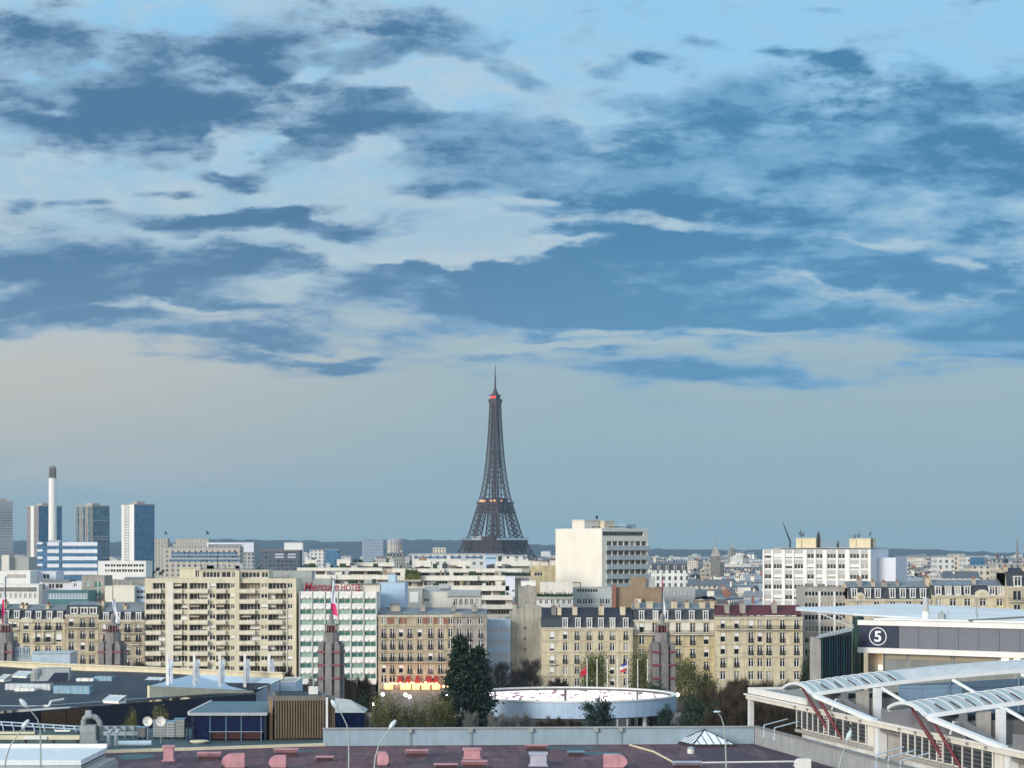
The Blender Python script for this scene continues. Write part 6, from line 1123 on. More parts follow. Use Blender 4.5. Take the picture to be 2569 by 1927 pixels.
def red_roof():
    t = thing('red_brown_roof_building', 'foreground building with red-brown flat roof behind blue-grey parapets', 'building', (0, 290, 0)); P = [(-58.6, 303.6), (-27.7, 315), (36.2, 318.6), (52, 238), (-46, 238)]; q = [(a, c_-290) for a, c_ in P]
    MB().prism(q, 0, ZR-.4).build('wall', G['concrete'], t)
    m = bpy.data.materials.get('red_brown_membrane'); MB().prism([(a*.999, c_*.999) for a, c_ in q], ZR-.39, ZR).build('roof', G['pinkroof'], t)
    b = MB(); ground_wall(b, (-58.6, 13.7), (-27.7, 25.1), ZR+.002, ZR+.42, .55); b.build('kerb', G['creamtrim'], t)
    b = MB(); ground_wall(b, (-28.0, 25.2), (36.3, 28.8), 0, 15.45, .5); b.build('rear_parapet', G['parapetblue'], t); b = MB(); ground_wall(b, (-28.1, 25.1), (36.4, 28.7), 15.46, 15.66, .8); b.build('rear_coping', G['parapetgrey'], t)
    b = MB(); ground_wall(b, (36.6, 28.9), (52.4, -52), 0, 15.45, .5); b.build('side_parapet', G['parapetgrey'], t); b = MB(); ground_wall(b, (36.6, 29.3), (52.4, -52), 15.46, 15.66, .85); b.build('side_coping', G['darkconc'], t)
    MB().prism([(a, c_) for a, c_ in ((-58.7, 13.4), (-46.4, -52), (-48.4, -52), (-60.6, 13.4))], 0, ZR+.2).build('side_gutter', G['palemetal'], t)
    # irregular green-stained patches
    rnd = random.Random(5)
    for (cx, cy, rx, ry) in ((-53, 9, 2.6, 4.2), (8.5, 22, 6.5, 3.0), (12, 14, 4, 2.0), (-30, 17, 3, 1.2)):
        n = 22; pp = [(cx+rx*math.cos(2*math.pi*i/n)*rnd.uniform(.7, 1.15), cy+ry*math.sin(2*math.pi*i/n)*rnd.uniform(.7, 1.15)) for i in range(n)]; b = MB(); b.add([(a, c_, ZR+.005) for a, c_ in pp], [tuple(range(n))]); b.build('stained_patch', G['algae'], t)
    pv = lambda u, v: pt(u, v, ZR)-Vector((0, 290, 0))
    p0, p1, p2 = pv(1580, 1873), pv(1640, 1890), pv(1694, 1919); b = MB(); b.path([p0+Vector((0, 0, .15)), p1+Vector((0, 0, .15)), p2+Vector((0, 0, .15))], .14); b.build('conduit', G['creamtrim'], t)
    p0, p1 = pv(1762, 1917), pv(1990, 1914); b = MB(); b.path([p0+Vector((0, 0, .12)), p1+Vector((0, 0, .12))], .12); b.build('conduit', G['white'], t)
    p0, p1 = pv(818, 1866), pv(945, 1868); b = MB()
    for h in (.5, 1.0): b.path([p0+Vector((0, -.6, h)), p1+Vector((0, -.9, h))], .05)
    for i in range(5): q_ = p0.lerp(p1, i/4)+Vector((0, -.7, 0)); b.tube(q_, q_+Vector((0, 0, 1.0)), .05)
    b.build('pipe_rail', G['palemetal'], t)
    for u in (1030, 1181, 1332, 1494, 1556):
        q_ = pv(u, 1868); q_.y = 25.2+(q_.x+28)*.056-.45; b = MB(); b.box(q_.x-.35, q_.x+.35, q_.y-.25, q_.y, 14.9, 15.45); b.tube((q_.x, q_.y-.1, ZR), (q_.x, q_.y-.1, 14.9), .07); b.build('downpipe', G['unit'], t)
    for s in (.06, .12, .62, .67, .72):
        a = Vector((36.6, 28.9, 15.66)).lerp(Vector((52.4, -52, 15.66)), s); b = MB(); b.tube(a+Vector((-.3, 0, -1.0)), a+Vector((-.3, 0, .5)), .09); b.tube(a+Vector((-.3, 0, .5)), a+Vector((3.4, 1.5, 1.3)), .09); b.box(a.x-.55, a.x-.1, a.y-.25, a.y+.25, 14.3, 14.9); b.build('rail_bracket', G['palemetal'], t)
red_roof()
def vents():
    k = [0]
    def base(u0, u1, v1, lab, rz=0): p = pt((u0+u1)/2, v1, ZR); return thing('roof_vent', lab, 'roof vent', p, rz, 'vents on the red-brown roof'), (u1-u0)*p.y/F, p.y/F
    def low(u0, u1, v0, v1, lab, m='pinkvent'):
        t, w, S = base(u0, u1, v1, lab); h = max(.5, (v1-v0)*S*.72); MB().box(-w/2+.15, w/2-.15, .1, 1.5, 0, h*.55).build('kerb', G['ventdark'], t); MB().box(-w/2, w/2, 0, 1.6, h*.56, h).build('hood', G[m], t)
        for i in range(3): MB().box(-w/2+.05, w/2-.05, -.05, -.004, h*.6+i*h*.13, h*.6+i*h*.13+.05).build('slat', G['ventdark'], t)
        MB().box(-w/2-.1, w/2+.1, -.12, 1.7, h+.004, h+.09).build('lid', G[m], t)
    def cowl(u0, u1, v0, v1, lab, m='pinkvent', flip=1):
        t, w, S = base(u0, u1, v1, lab); h = max(1.2, (v1-v0)*S*.95); n = 8; r = w*.5; poly = [(r, 0), (r, h)]+[(-r*.15-r*.85*math.sin(math.pi/2*i/n), h*.42+h*.58*math.cos(math.pi/2*i/n)) for i in range(n+1)]+[(-r*.92, h*.3), (-r*.55, 0)]
        b = MB(); b.extrude_y([(flip*x, z) for x, z in poly], .05, 1.5); b.build('cowl', G[m], t); b = MB(); b.extrude_y([(flip*x*1.04, z*1.02) for x, z in poly], -.06, .045); b.build('rim', G['pinkvent' if m != 'white' else 'white'], t); MB().box(-flip*r*.97-.03, -flip*r*.97+.03, .1, 1.45, h*.45, h*.62).build('mouth', G['ventdark'], t); MB().box(-r*1.1, r*1.1, -.15, 1.7, -.0, .16).build('kerb', G['ventdark'], t)
    def tall(u0, u1, v0, v1, lab, m='pinkvent'):
        t, w, S = base(u0, u1, v1, lab); h = (v1-v0)*S*.9; MB().box(-w/2+.1, w/2-.1, 0, w*.8, .1, h*.86).build('shaft', G[m], t); MB().box(-w/2-.08, w/2+.08, -.12, w*.8+.12, h*.865, h).build('cap', G[m], t); MB().box(-w/2-.12, w/2+.12, -.2, w*.8+.2, 0, .14).build('kerb', G[m], t); MB().box(-w/2+.04, -w/2+.098, .1, w*.7, .3, h*.8).build('side_slot', G['ventdark'], t)
    tall(408, 436, 1868, 1911, 'tall square pink shaft below the satellite dishes'); low(495, 552, 1885, 1909, 'low pink louvred box right of the tall pink shaft'); cowl(557, 612, 1891, 1930, 'curved pink cowl half cut by the bottom edge, right of the first louvred box'); cowl(675, 716, 1896, 1930, 'curved pink cowl under the brown plant room'); low(687, 746, 1876, 1899, 'low pink louvred box at the foot of the brown plant room'); low(792, 835, 1899, 1911, 'small flat pink vent left of the lamp with the bird')
    cowl(947, 975, 1887, 1924, 'narrow upright pink cowl right of the lamp with the bird', flip=-1); low(1018, 1073, 1879, 1901, 'low pink louvred box against the parapet, left of the cube shaft'); tall(1162, 1206, 1877, 1906, 'pink cube shaft against the parapet'); low(1159, 1221, 1906, 1930, 'wide pink box right in front of the cube shaft'); low(1090, 1146, 1917, 1930, 'low pink box mostly below the bottom edge'); low(1319, 1373, 1868, 1884, 'flat pink box against the parapet left of the green stain'); tall(1328, 1373, 1887, 1924, 'lilac-pink cube shaft left of the green stain', 'lilac'); low(1425, 1465, 1885, 1899, 'teal-grey low vent on the green stain', 'bluduct')
    cowl(1515, 1573, 1893, 1930, 'large lilac curved cowl with open mouth, left of the conduit', 'lilac', -1); low(1690, 1761, 1909, 1930, 'wide pale box where two conduits meet', 'lilac'); cowl(1993, 2034, 1905, 1935, 'white curved hood beside the right parapet', 'white')
    t, w, S = base(1722, 1744, 1909, 'small round white turbine on the wide pale box'); t.location.z = ZR+.95; MB().lathe([(.45, 0), (.5, .5), (.3, .75)], 12).build('drum', G['white'], t); MB().lathe([(.6, .76), (.2, .95)], 12).build('cap', G['silver'], t)
    # glazed pyramid
    y0 = pt(1738, 1876, ZR); y1 = pt(1847, 1876, ZR); c_ = (y0+y1)/2; t = thing('pyramid_skylight', 'white glazed pyramid skylight with dark bars', 'skylight', (c_.x, c_.y, ZR), R(2)); w = (y1-y0).length; A_ = Vector((-w*.16, 3.2, 2.35)); B = [Vector((-w/2, 0, .3)), Vector((w/2, 0, .3)), Vector((w/2-.6, 6.5, .3)), Vector((-w/2-1.7, 6.5, .3))]
    for i, nm in ((0, 'front_pane'), (1, 'side_pane'), (2, 'rear_pane'), (3, 'side_pane')):
        b = MB(); b.add([tuple(B[i]), tuple(B[(i+1) % 4]), tuple(A_)], [(0, 1, 2)]); b.build(nm, G['skywhite'], t)
    b = MB()
    for i in range(4):
        b.bar(B[i], A_, .16); b.bar(B[i], B[(i+1) % 4], .25)
        for k in range(1, 6): q = B[i].lerp(B[(i+1) % 4], k/6); f = 1-abs(k/6-.5)*2; b.bar(q+Vector((0, 0, .03)), B[i].lerp(A_, k/3) if k < 3 else (B[(i+1) % 4].lerp(A_, (6-k)/3) if k > 3 else A_), .09)
    b.build('glazing_bar', G['iron'], t); MB().prism([(p.x*1.06, p.y*1.03-.12) for p in B], 0, .26).build('kerb', G['ventdark'], t)
G['skywhite'] = mat('white_glazing', (.66, .72, .76), .25, .08, 1); vents()
# ---------------------------------------------------------------- exhibition hall with vaulted canopies, right foreground
G['canopy'] = mat('white_vault_sheet', (.54, .56, .56), .55, .16, .4, streak=.14, pattern=grid_pattern(1.2, 60, .05, (.36, .38, .39))); G['canopytrans'] = mat('pale_translucent_vault', (.34, .40, .41), .35, .12, .6); G['redsteel'] = mat('dark_red_steel', (.135, .014, .025), .5, .15, 1); G['claddingblue'] = mat('slate_blue_cladding', (.075, .125, .18), .5, .1, .5, pattern=grid_pattern(4.2, 2.4, .05, (.04, .07, .11)))
G['claddinglite'] = mat('light_blue_cladding', (.17, .255, .34), .5, .1, .5, pattern=grid_pattern(4.2, 2.4, .05, (.10, .16, .22))); G['hallgrey'] = mat('grey_hall_cladding', (.17, .17, .18), .6, .12, .5, streak=.1); G['steelwhite'] = mat('white_steel', (.68, .70, .70), .45, .08, .8)
G['slatpale'] = mat('pale_slatted_screen', (.50, .44, .42), .6, .1, 1, pattern=grid_pattern(60, .42, .12, (.12, .1, .1))); G['louvredark'] = mat('dark_louvred_glass', (.03, .034, .036), .3, .1, 1, pattern=grid_pattern(60, .55, .08, (.12, .12, .12)))
def arch_hall():
    rz = R(12); t = thing('canopy_hall', 'exhibition hall with two white vaulted canopies on red raking legs, right foreground', 'hall', (43.8, 311, 0), rz)
    prof = lambda x: 21.0+.138*x-.00135*x*x        # height of a canopy's edge along its length
    L_ = 62; BAY = 41.9; Wd = 12.2
    def arc(s): return 1.1*math.sin(math.pi*s)**.85
    for k in range(2):
        y0 = -BAY*k; st = [0, .9]+[2.7*i for i in range(1, 24)]; n = 10
        def sheet(xs, m, nm, dz=0.0, th=.22):
            b = MB(); vs = []
            for x in xs:
                for j in range(n+1): s = j/n; vs.append((x, y0+Wd*s, prof(x)+arc(s)+dz))
            for x in xs:
                for j in range(n+1): s = j/n; vs.append((x, y0+Wd*s, prof(x)+arc(s)+dz-th))
            o = len(xs)*(n+1); fs = []
            for i in range(len(xs)-1):
                for j in range(n):
                    a = i*(n+1)+j; fs += [(a, a+1, a+n+2, a+n+1), (o+a, o+a+n+1, o+a+n+2, o+a+1)]
                a = i*(n+1); fs += [(a, a+n+1, o+a+n+1, o+a), (a+n, o+a+n, o+a+2*n+1, a+2*n+1)]
            e = (len(xs)-1)*(n+1)
            for j in range(n): fs += [(j, o+j, o+j+1, j+1), (e+j, e+j+1, o+e+j+1, o+e+j)]
            b.add(vs, fs); return b.build(nm, G[m], c_)
        c_ = MB().build('canopy', G['canopy'], t)
        sheet([15+2.35*i for i in range(21)], 'canopy', 'vault_sheet'); sheet([0+1.5*i for i in range(11)], 'canopytrans', 'translucent_vault', -.02)
        for i in range(11 if k == 0 else 16):
            x = 1.35*i+.05; b = MB(); w = .5 if i == 0 else .16
            for j in range(n): p, q = Vector((x, y0+Wd*j/n, prof(x)+arc(j/n)+.06)), Vector((x, y0+Wd*(j+1)/n, prof(x)+arc((j+1)/n)+.06)); b.bar(p, q, w, .10 if i else .40)
            b.build('rib', G['steelwhite'], c_)
        for i in range(6): x = 2.6+2.1*i; b = MB(); b.bar((x, y0-.12, prof(x)+.30), (x, y0+3.0, prof(x)+arc(.25)+.10), .17, .10); b.build('vent_slot', G['ventdark'], c_)
        for y in (y0-.15, y0+Wd+.15):
            b = MB()
            for i in range(24): x = 2.6*i; b.bar((x, y, prof(x)-.12), (x+2.6, y, prof(x+2.6)-.12), .35, .55)
            b.build('edge_beam', G['steelwhite'], c_)
        for yb, xb, zb in ((8.2, 1.4, 20.9), (2.0, 1.4, 20.6)):
            top = Vector((xb, y0+yb, zb+arc(yb/Wd)-.3)); bot = Vector((5.2, y0+yb-4.0, 13.6 if yb > 5 else 12.6)); mid = top.lerp(bot, .45); b = MB(); b.path([top, top.lerp(bot, .12), mid, top.lerp(bot, .85), bot], [.12, .18, .26, .2, .12], 9); b.tube(top+Vector((0, .5, .3)), top.lerp(bot, .1), .12); b.tube(top+Vector((0, -.5, .3)), top.lerp(bot, .1), .12); b.build('leg', G['redsteel'], t)
        # raking edge beams from the canopy mouth down to the gutter, both sides
        for (p, q) in (((.6, y0-.2, 20.7), (4.4, y0-14.0, 18.0)),): b = MB(); b.bar(p, q, .9, .55); b.build('raking_beam', G['steelwhite'], t)
        # wall under the canopy, with posts, struts, door
        zf = lambda x: prof(x)-.45
        b = MB(); b.add([(13.5, y0-.3, 10), (L_, y0-.3, 10), (L_, y0-.3, zf(L_)), (13.5, y0-.3, zf(13.5))], [(0, 1, 2, 3)]); b.build('clad_wall', G['claddingblue'], t)
        b = MB(); b.box(13.4, 23.5, y0-.36, y0-.302, 17.9, zf(13.5)-.1); b.build('light_panel', G['claddinglite'], t)
        b = MB(); b.box(4.6, L_, y0+.3, y0+Wd-.3, 10, 20.2); b.build('inner_block', G['darkconc'], t)
        MB().box(18.0, 19.3, y0-.44, y0-.365, 17.7, 19.6).build('door', G['steelwhite'], t); MB().box(13.6, 32, y0-.5, y0-.37, 17.2, 17.8).build('dark_plinth', G['ventdark'], t)
        for x in (21.5, 32.5, 43): MB().box(x-.12, x+.12, y0-.5, y0-.37, 17.9, zf(x)-.2).build('wall_post', G['claddinglite'], t)
        MB().box(9.4, 10.4, y0-1.4, y0-.4, 10, zf(9.5)).build('white_column', G['steelwhite'], t); MB().box(4.6, 5.5, y0-.6, y0+.2, 10, zf(5)).build('grey_column', G['hallgrey'], t); MB().box(7.0, 9.0, y0+.0, y0+.28, 10, zf(7.5)-.1).build('concrete_pier', G['concrete'], t)
        for x in (10.6, 21.8, 32.8, 44): b = MB(); b.bar((x, y0-.9, zf(x)-.1), (x+4.2, y0-10, zf(x)-4.0), .42, .34); b.build('strut', G['steelwhite'], t)
        b = MB(); b.bar((3.6, y0-.6, 20.2), (1.9, y0-3.4, 18.9), .22); b.build('cross_brace', G['steelwhite'], t)
        for i in range(6): z_ = 18.4+i*.36; b = MB(); b.bar((3.4, y0-4.6+i*.6, z_), (5.0, y0-.6, z_), .12, .2); b.build('louvre_blade', G['spandrel'], t)
    # facade along the local y axis at x about 4.4: gutter band, grey fascia, window bands
    xf = 4.4; y1, y2 = 42.0, -84.0
    MB().box(xf-.55, xf+.3, y2, y1, 17.35, 18.15).build('gutter_band', G['offwhite'], t); MB().box(xf-.75, xf-.56, y2, y1+.6, 18.0, 18.25).build('gutter_lip', G['white'], t)
    for k in (0, 1, 2):
        yc = -BAY*k+6.1
        b = MB(); b.add([(xf+q_, y_, z_) for q_ in (.1, .5) for y_, z_ in ((yc-19.5, 18.16), (yc+20.0 if k else yc+8, 18.16), (yc+20.0 if k else yc+8, 19.9), (yc+6.4, 20.6), (yc-6.4, 20.6))], [(0, 1, 2, 3, 4), (9, 8, 7, 6, 5), (1, 6, 7, 2), (2, 7, 8, 3), (3, 8, 9, 4), (4, 9, 5, 0)]); b.build('gable_wall', G['hallgrey'], t)
        b = MB(); b.box(xf, xf+.6, yc-19.4, yc+11.5 if k else yc+10, 10.2, 17.34); b.build('facade_wall', G['offwhite'], t)
        w = MB(); w.box(xf-.14, xf-.004, yc-17, yc-2.0, 14.6, 17.3); o = w.build('window_band', G['louvredark'], t); w = MB(); w.box(xf-.14, xf-.004, yc+.0, yc+12, 14.6, 17.3); o2 = w.build('window_band', G['louvredark'], t)
        for q, a, c_ in ((o, yc-17, yc-2.0), (o2, yc, yc+12)):
            for i in range(6): y = a+(c_-a)*i/5; MB().box(xf-.26, xf-.15, y-.1, y+.1, 14.5, 17.34).build('mullion', G['white'], q)
        MB().box(xf-.12, xf-.004, yc-2.0, yc-.02, 14.6, 17.3).build('slatted_panel', G['slatpale'], t)
        MB().box(xf-.5, xf-.005, yc-19.4, yc+12, 13.9, 14.35).build('ledge', G['concrete'], t)
        for i in range(4): MB().box(xf-.12, xf-.005, yc-16+6.5*i, yc-11.5+6.5*i, 10.6, 13.6).build('white_shutter', G['white'], t)
        MB().box(xf+.1, xf+1.4, yc-20.9, yc-19.6, 10, 18.0).build('white_column', G['steelwhite'], t)
        MB().box(xf-1.5, xf+1, yc-21.5+.2, yc-14, 12.2, 13.2).build('loading_canopy', G['steelwhite'], t)
        for i in range(6): y = yc-16+5.5*i; b = MB(); b.box(xf-.85, xf-.57, y-.2, y+.2, 17.6, 17.9); b.build('floodlight', G['unit'], t)
    b = MB(); b.prism([(xf+.4, y2), (L_, y2), (L_, 16), (xf+.4, 16)], 16.6, 17.2); b.build('low_roof', G['darkconc'], t); MB().box(xf+1.5, L_, y2, 15.5, 0, 16.59).build('core_wall', G['concrete'], t)
    # open porch at the far end
    MB().box(xf-.2, xf+.4, 14, y1, 18.3, 19.25).build('porch_fascia', G['white'], t); MB().box(xf+.41, 22, y1-.5, y1, 18.3, 19.25).build('porch_fascia', G['white'], t); MB().box(xf+.4, 22, 14, y1-.6, 18.2, 18.5).build('porch_roof', G['slatefar'], t)
    for i in range(9): MB().box(xf+.5, 21.5, 15+3*i, 15.5+3*i, 18.52, 19.0).build('louvre_blade', G['unit'], t)
    MB().box(xf-.3, xf+.5, y1-1.1, y1-.3, 0, 18.1).build('white_column', G['steelwhite'], t)
    # tall tank-like dark tarpaulin pack on the lower deck
    tt = thing('covered_stack', 'dark blue wrapped stack standing below the right-hand red legs', 'covered stack', pt(2284, 1921, 12.2)); b = MB(); b.add([(-1.0, 0, 0), (1.0, 0, 0), (1.0, 1.6, 0), (-1.0, 1.6, 0), (-.7, .2, 1.7), (.6, .2, 1.9), (.6, 1.3, 1.9), (-.7, 1.3, 1.7)], [(0, 1, 5, 4), (1, 2, 6, 5), (2, 3, 7, 6), (3, 0, 4, 7), (4, 5, 6, 7)]); b.box(-.5, -.2, .4, .8, 1.7, 2.4); b.box(.15, .4, .4, .8, 1.8, 2.3); b.build('wrapping', G['navy'], tt); b = MB(); b.box(-.66, .62, .14, .19, 1.2, 1.4); b.build('strap', G['palemetal'], tt)
    MB().prism([(-4, -80), (xf-.6, -80), (xf-.6, 8), (-4, 6)], 0, 12.2).build('deck', G['concrete'], t)
arch_hall()
# ---------------------------------------------------------------- numbered hall with the white roof behind
G['signnavy'] = mat('navy_sign_panel', (.012, .020, .048), .5, .12, .5); G['greypanel'] = mat('grey_metal_panel', (.135, .145, .175), .5, .1, .4); G['signwhite'] = mat('sign_white', (.72, .73, .76), .5, .04); G['greensteel'] = mat('dark_green_steel', (.006, .04, .034), .45, .15, .6); G['warmlamp'] = mat('warm_lamp', (1, .7, .4), .5, 0, emit=(1, .72, .42, 5)); G['roofwhite'] = mat('white_roof_membrane', (.64, .66, .66), .6, .14, .08)
G['hallconc'] = mat('grey_green_concrete', (.21, .225, .215), .85, .2, .4, streak=.2)
def numbered_hall():
    p0 = Vector((xat(2158, 430), 430, 0)); p1 = Vector((xat(2640, 404), 404, 0)); d = p1-p0; rz = math.atan2(d.y, d.x); Lx = d.length; t = thing('numbered_hall', 'exhibition hall with a navy panel bearing a circled 5 and a wide white roof', 'hall', p0, rz); k = math.cos(rz); z = lambda v, y=430: zat(v, y)
    z1, z2, z3, z4 = 27.95, 26.95, 22.45, 21.35
    MB().box(0, Lx, 0, 6, z4+.05, z1-.05).build('core', G['greypanel'], t)
    MB().box(-.2, Lx, -.7, -.004, z2, z1).build('upper_white_band', G['white'], t); MB().box(-.2, Lx, -.7, -.004, z4, z3).build('lower_white_band', G['white'], t)
    ws = 8.9; MB().box(-.1, ws, -.35, -.005, z3+.02, z2-.02).build('sign_panel', G['signnavy'], t); sp = [o for o in t.children if o.name.startswith('sign_panel')][0]
    n = 0; x = ws+.06; pw = 4.35
    while x < Lx: MB().box(x, min(Lx, x+pw-.07), -.3, -.006, z3+.02, z2-.02).build('cladding_panel', G['greypanel'], t); x += pw
    # the circled number
    cx, cz, r = 4.25, (z2+z3)/2+.02, 1.82; b = MB(); m = 48
    for i in range(m):
        a, c_ = 2*math.pi*i/m, 2*math.pi*(i+1)/m; e = .79
        b.add([(cx+rr*e**-1*math.cos(q)*.86*1.0, y, cz+rr*math.sin(q)) for y in (-.43, -.36) for rr, q in ((r, a), (r, c_), (r-.17, c_), (r-.17, a))], [(0, 1, 2, 3), (4, 7, 6, 5), (0, 4, 5, 1), (3, 2, 6, 7)])
    b.build('ring', G['signwhite'], sp)
    cu = bpy.data.curves.new('numeral', 'FONT'); cu.body = '5'; cu.size = 3.4; cu.extrude = .035; cu.offset = .075; tmp = bpy.data.objects.new('numeral', cu); col.objects.link(tmp); me = bpy.data.meshes.new_from_object(tmp.evaluated_get(bpy.context.evaluated_depsgraph_get())); bpy.data.objects.remove(tmp)
    xs = [v.co.x for v in me.vertices]; ys = [v.co.y for v in me.vertices]; s = 2.2/(max(ys)-min(ys)); me.transform(Matrix.Diagonal((s*1.22, s, 1, 1))@Matrix.Translation((-(min(xs)+max(xs))/2, -(min(ys)+max(ys))/2, 0))); me.transform(Matrix.Rotation(R(90), 4, 'X')); me.materials.clear(); me.materials.append(G['signwhite']); link('numeral', me, sp, (cx, -.395, cz))
    # concrete storey below
    b = MB(); b.box(5.2, Lx, .6, 6, 0, z4+.04); b.box(0, 5.19, 3.2, 6, 0, z4+.04); b.build('lower_wall', G['hallconc'], t)
    for a, c_ in ((5.6, 10.2), (11, 20), (21, 29.5)): MB().box(a, c_, .45, .597, z4-1.15, z4-.1).build('dark_strip_window', G['loggia'], t)
    MB().box(4.9, 5.19, .2, 3.19, 0, z4+.03).build('niche_cheek', G['concrete'], t)
    MB().box(2.6, 4.6, 2.9, 3.1, z(1676)-.4, z(1676)+.4).build('lit_sign', G['warmlamp'], t)
    for x in (31, 33.5): MB().box(x, x+1.1, .1, .58, z4-.9, z4-.3).build('warm_lamp', G['warmlamp'], t)
    la = bpy.data.lights.new('niche_lamp', 'POINT'); la.energy = 110; la.color = (1, .55, .2); la.shadow_soft_size = .3; lo = bpy.data.objects.new('niche_lamp', la); col.objects.link(lo); lo.parent = t; lo.location = (3.6, 1.6, z4-1.2)
    # white roof: low sheet with pointed left end
    P = [(1997, 1529, 436), (2140, 1541, 438), (2350, 1552, 431), (2640, 1567, 420)]; Q = [(1996, 1529, 440), (2125, 1520, 470), (2262, 1514.5, 495), (2640, 1534, 480)]; inv = t.matrix_basis.inverted() if False else Matrix.Translation(p0)@Matrix.Rotation(rz, 4, 'Z'); inv = inv.inverted()
    def curve(K, n):
        out = []
        for i in range(n+1):
            s = i/n*(len(K)-1); j = min(len(K)-2, int(s)); f = s-j; a, c_ = at(*K[j]), at(*K[j+1]); out.append(a.lerp(c_, f))
        return out
    n = 18; A_, B_ = curve(P, n), curve(Q, n); vs = []; rows = 6
    for j in range(rows+1):
        for i in range(n+1): q = A_[i].lerp(B_[i], j/rows); q.z += .5*math.sin(math.pi*j/rows); vs.append(tuple(inv@q))
    o = len(vs); vs += [(x, y, zz-.35) for x, y, zz in vs]; fs = []
    for j in range(rows):
        for i in range(n): a = j*(n+1)+i; fs += [(a, a+1, a+n+2, a+n+1), (o+a, o+a+n+1, o+a+n+2, o+a+1)]
    for i in range(n): fs += [(i, o+i, o+i+1, i+1)]
    for j in range(rows): a = j*(n+1); fs += [(a, a+n+1, o+a+n+1, o+a)]
    b = MB(); b.add(vs, fs); b.build('white_roof', G['roofwhite'], t)
    b = MB(); pl = [inv@(q+Vector((0, -.1, -.2))) for q in A_]; b.path(pl, .2, 8); b.build('roof_rim', G['steelwhite'], t)
    MB().box(2, Lx-1, 2, 16, z1, z1+.35).build('roof_edge', G['white'], t); b = MB(); b.box(0, Lx, 8, 40, 0, z1-.3); b.build('hall_core', G['darkconc'], t)
    f = inv@at(2323, 1556, 428); b = MB(); b.lathe([(.75, z1), (.75, z(1535, 428)), (.6, z(1535, 428))], 12, (f.x, f.y, 0)); b.build('roof_flue', G['white'], t); b = MB(); b.lathe([(.55, z(1535, 428)), (.5, z(1501, 428))], 12, (f.x, f.y, 0)); b.build('upper_flue', G['spandrel'], t)
    f = inv@at(2362, 1556, 425); b = MB(); b.box(f.x-.7, f.x+.7, f.y-.3, f.y+.5, z1, z1+1.4); b.tube((f.x, f.y, z1+1.4), (f.x, f.y, z1+1.9), .3); b.build('roof_machine', G['unit'], t)
    f = inv@at(2450, 1556, 420); b = MB(); b.tube((f.x, f.y, z1), (f.x, f.y, z1+4.8), .09); b.bar((f.x-.2, f.y, z1+2), (f.x+.2, f.y, z1+1), .3); b.build('roof_aerial', G['unit'], t); f = inv@at(2379, 1556, 424); b = MB(); b.tube((f.x, f.y, z1), (f.x, f.y, z1+2.2), .07); b.build('roof_aerial', G['unit'], t)
    c0, c1 = inv@at(2430, 1560, 416), inv@at(2640, 1545, 430); b = MB(); b.bar(c0+Vector((0, 0, .2)), c1, .25, .35); b.build('roof_cable_tray', G['darkconc'], t)
    # green steel corner tower
    for px in (2141, 2155): f = inv@at(px, 1600, 430.6); b = MB(); b.tube((f.x, f.y, 0), (f.x, f.y, z(1546)), .22); b.build('steel_column', G['greensteel'], t)
    fa, fb = inv@at(2141, 1600, 430.6), inv@at(2155, 1600, 430.6)
    for i in range(9): v = 1550+16.5*i; b = MB(); b.bar((fa.x, fa.y, z(v)), (fb.x, fb.y, z(v)), .16); b.bar((fa.x, fa.y, z(v)), (fb.x, fb.y, z(v+16)), .08); b.build('cross_bar', G['greensteel'], t)
    b = MB(); f = inv@at(2148, 1600, 433); b.box(f.x-.9, f.x+.9, f.y, f.y+1.5, 0, z(1549)); b.build('green_core', G['greensteel'], t)
    # the raking struts under the pointed roof
    for (a, c_) in (((2052, 1538, 428), (2142, 1576, 430)), ((2098, 1541, 427), (2141, 1570, 430))): b = MB(); b.tube(inv@at(*a), inv@at(*c_), .14); b.build('roof_strut', G['steelwhite'], t)
numbered_hall()
def fin_screen():
    y = 424; t = thing('fin_screen', 'dark tall vertical-fin screen with concrete end pillar and glazed rim, left of the circled number', 'screen wall', (xat(2039, y), y, 0), R(6)); x = lambda u: xat(u, y)-xat(2039, y); z = lambda v: zat(v, y)
    MB().box(0, x(2060), 0, 2.4, 0, z(1600)).build('end_pillar', G['concrete'], t); MB().box(x(2061), x(2138), .6, 2.2, 0, z(1598)).build('dark_core', G['navy'], t)
    for i in range(13):
        xx = x(2063)+(x(2137)-x(2063))*i/12; MB().box(xx-.12, xx+.12, -.5, .59, 0, z(1602-1.4*i)).build('fin', G['greensteel' if i % 3 == 0 else 'navy'], t)
    for i in (3, 4, 6, 8, 10, 11): xx = x(2063)+(x(2137)-x(2063))*(i+.5)/12; MB().box(xx-.1, xx+.1, .3, .58, z(1680), z(1612)).build('light_strip', G['bluduct'], t)
    b = MB(); b.bar((x(2050), 0, z(1600)), (x(2138), 0, z(1581)), .8, .5); b.build('rim', G['silver'], t)
    for i in range(9): xx = x(2058)+i*.68; b = MB(); b.box(xx, xx+.35, -.5, .3, z(1597-2.1*i), z(1593-2.1*i)); b.build('rim_clip', G['skylight'], t)
fin_screen()
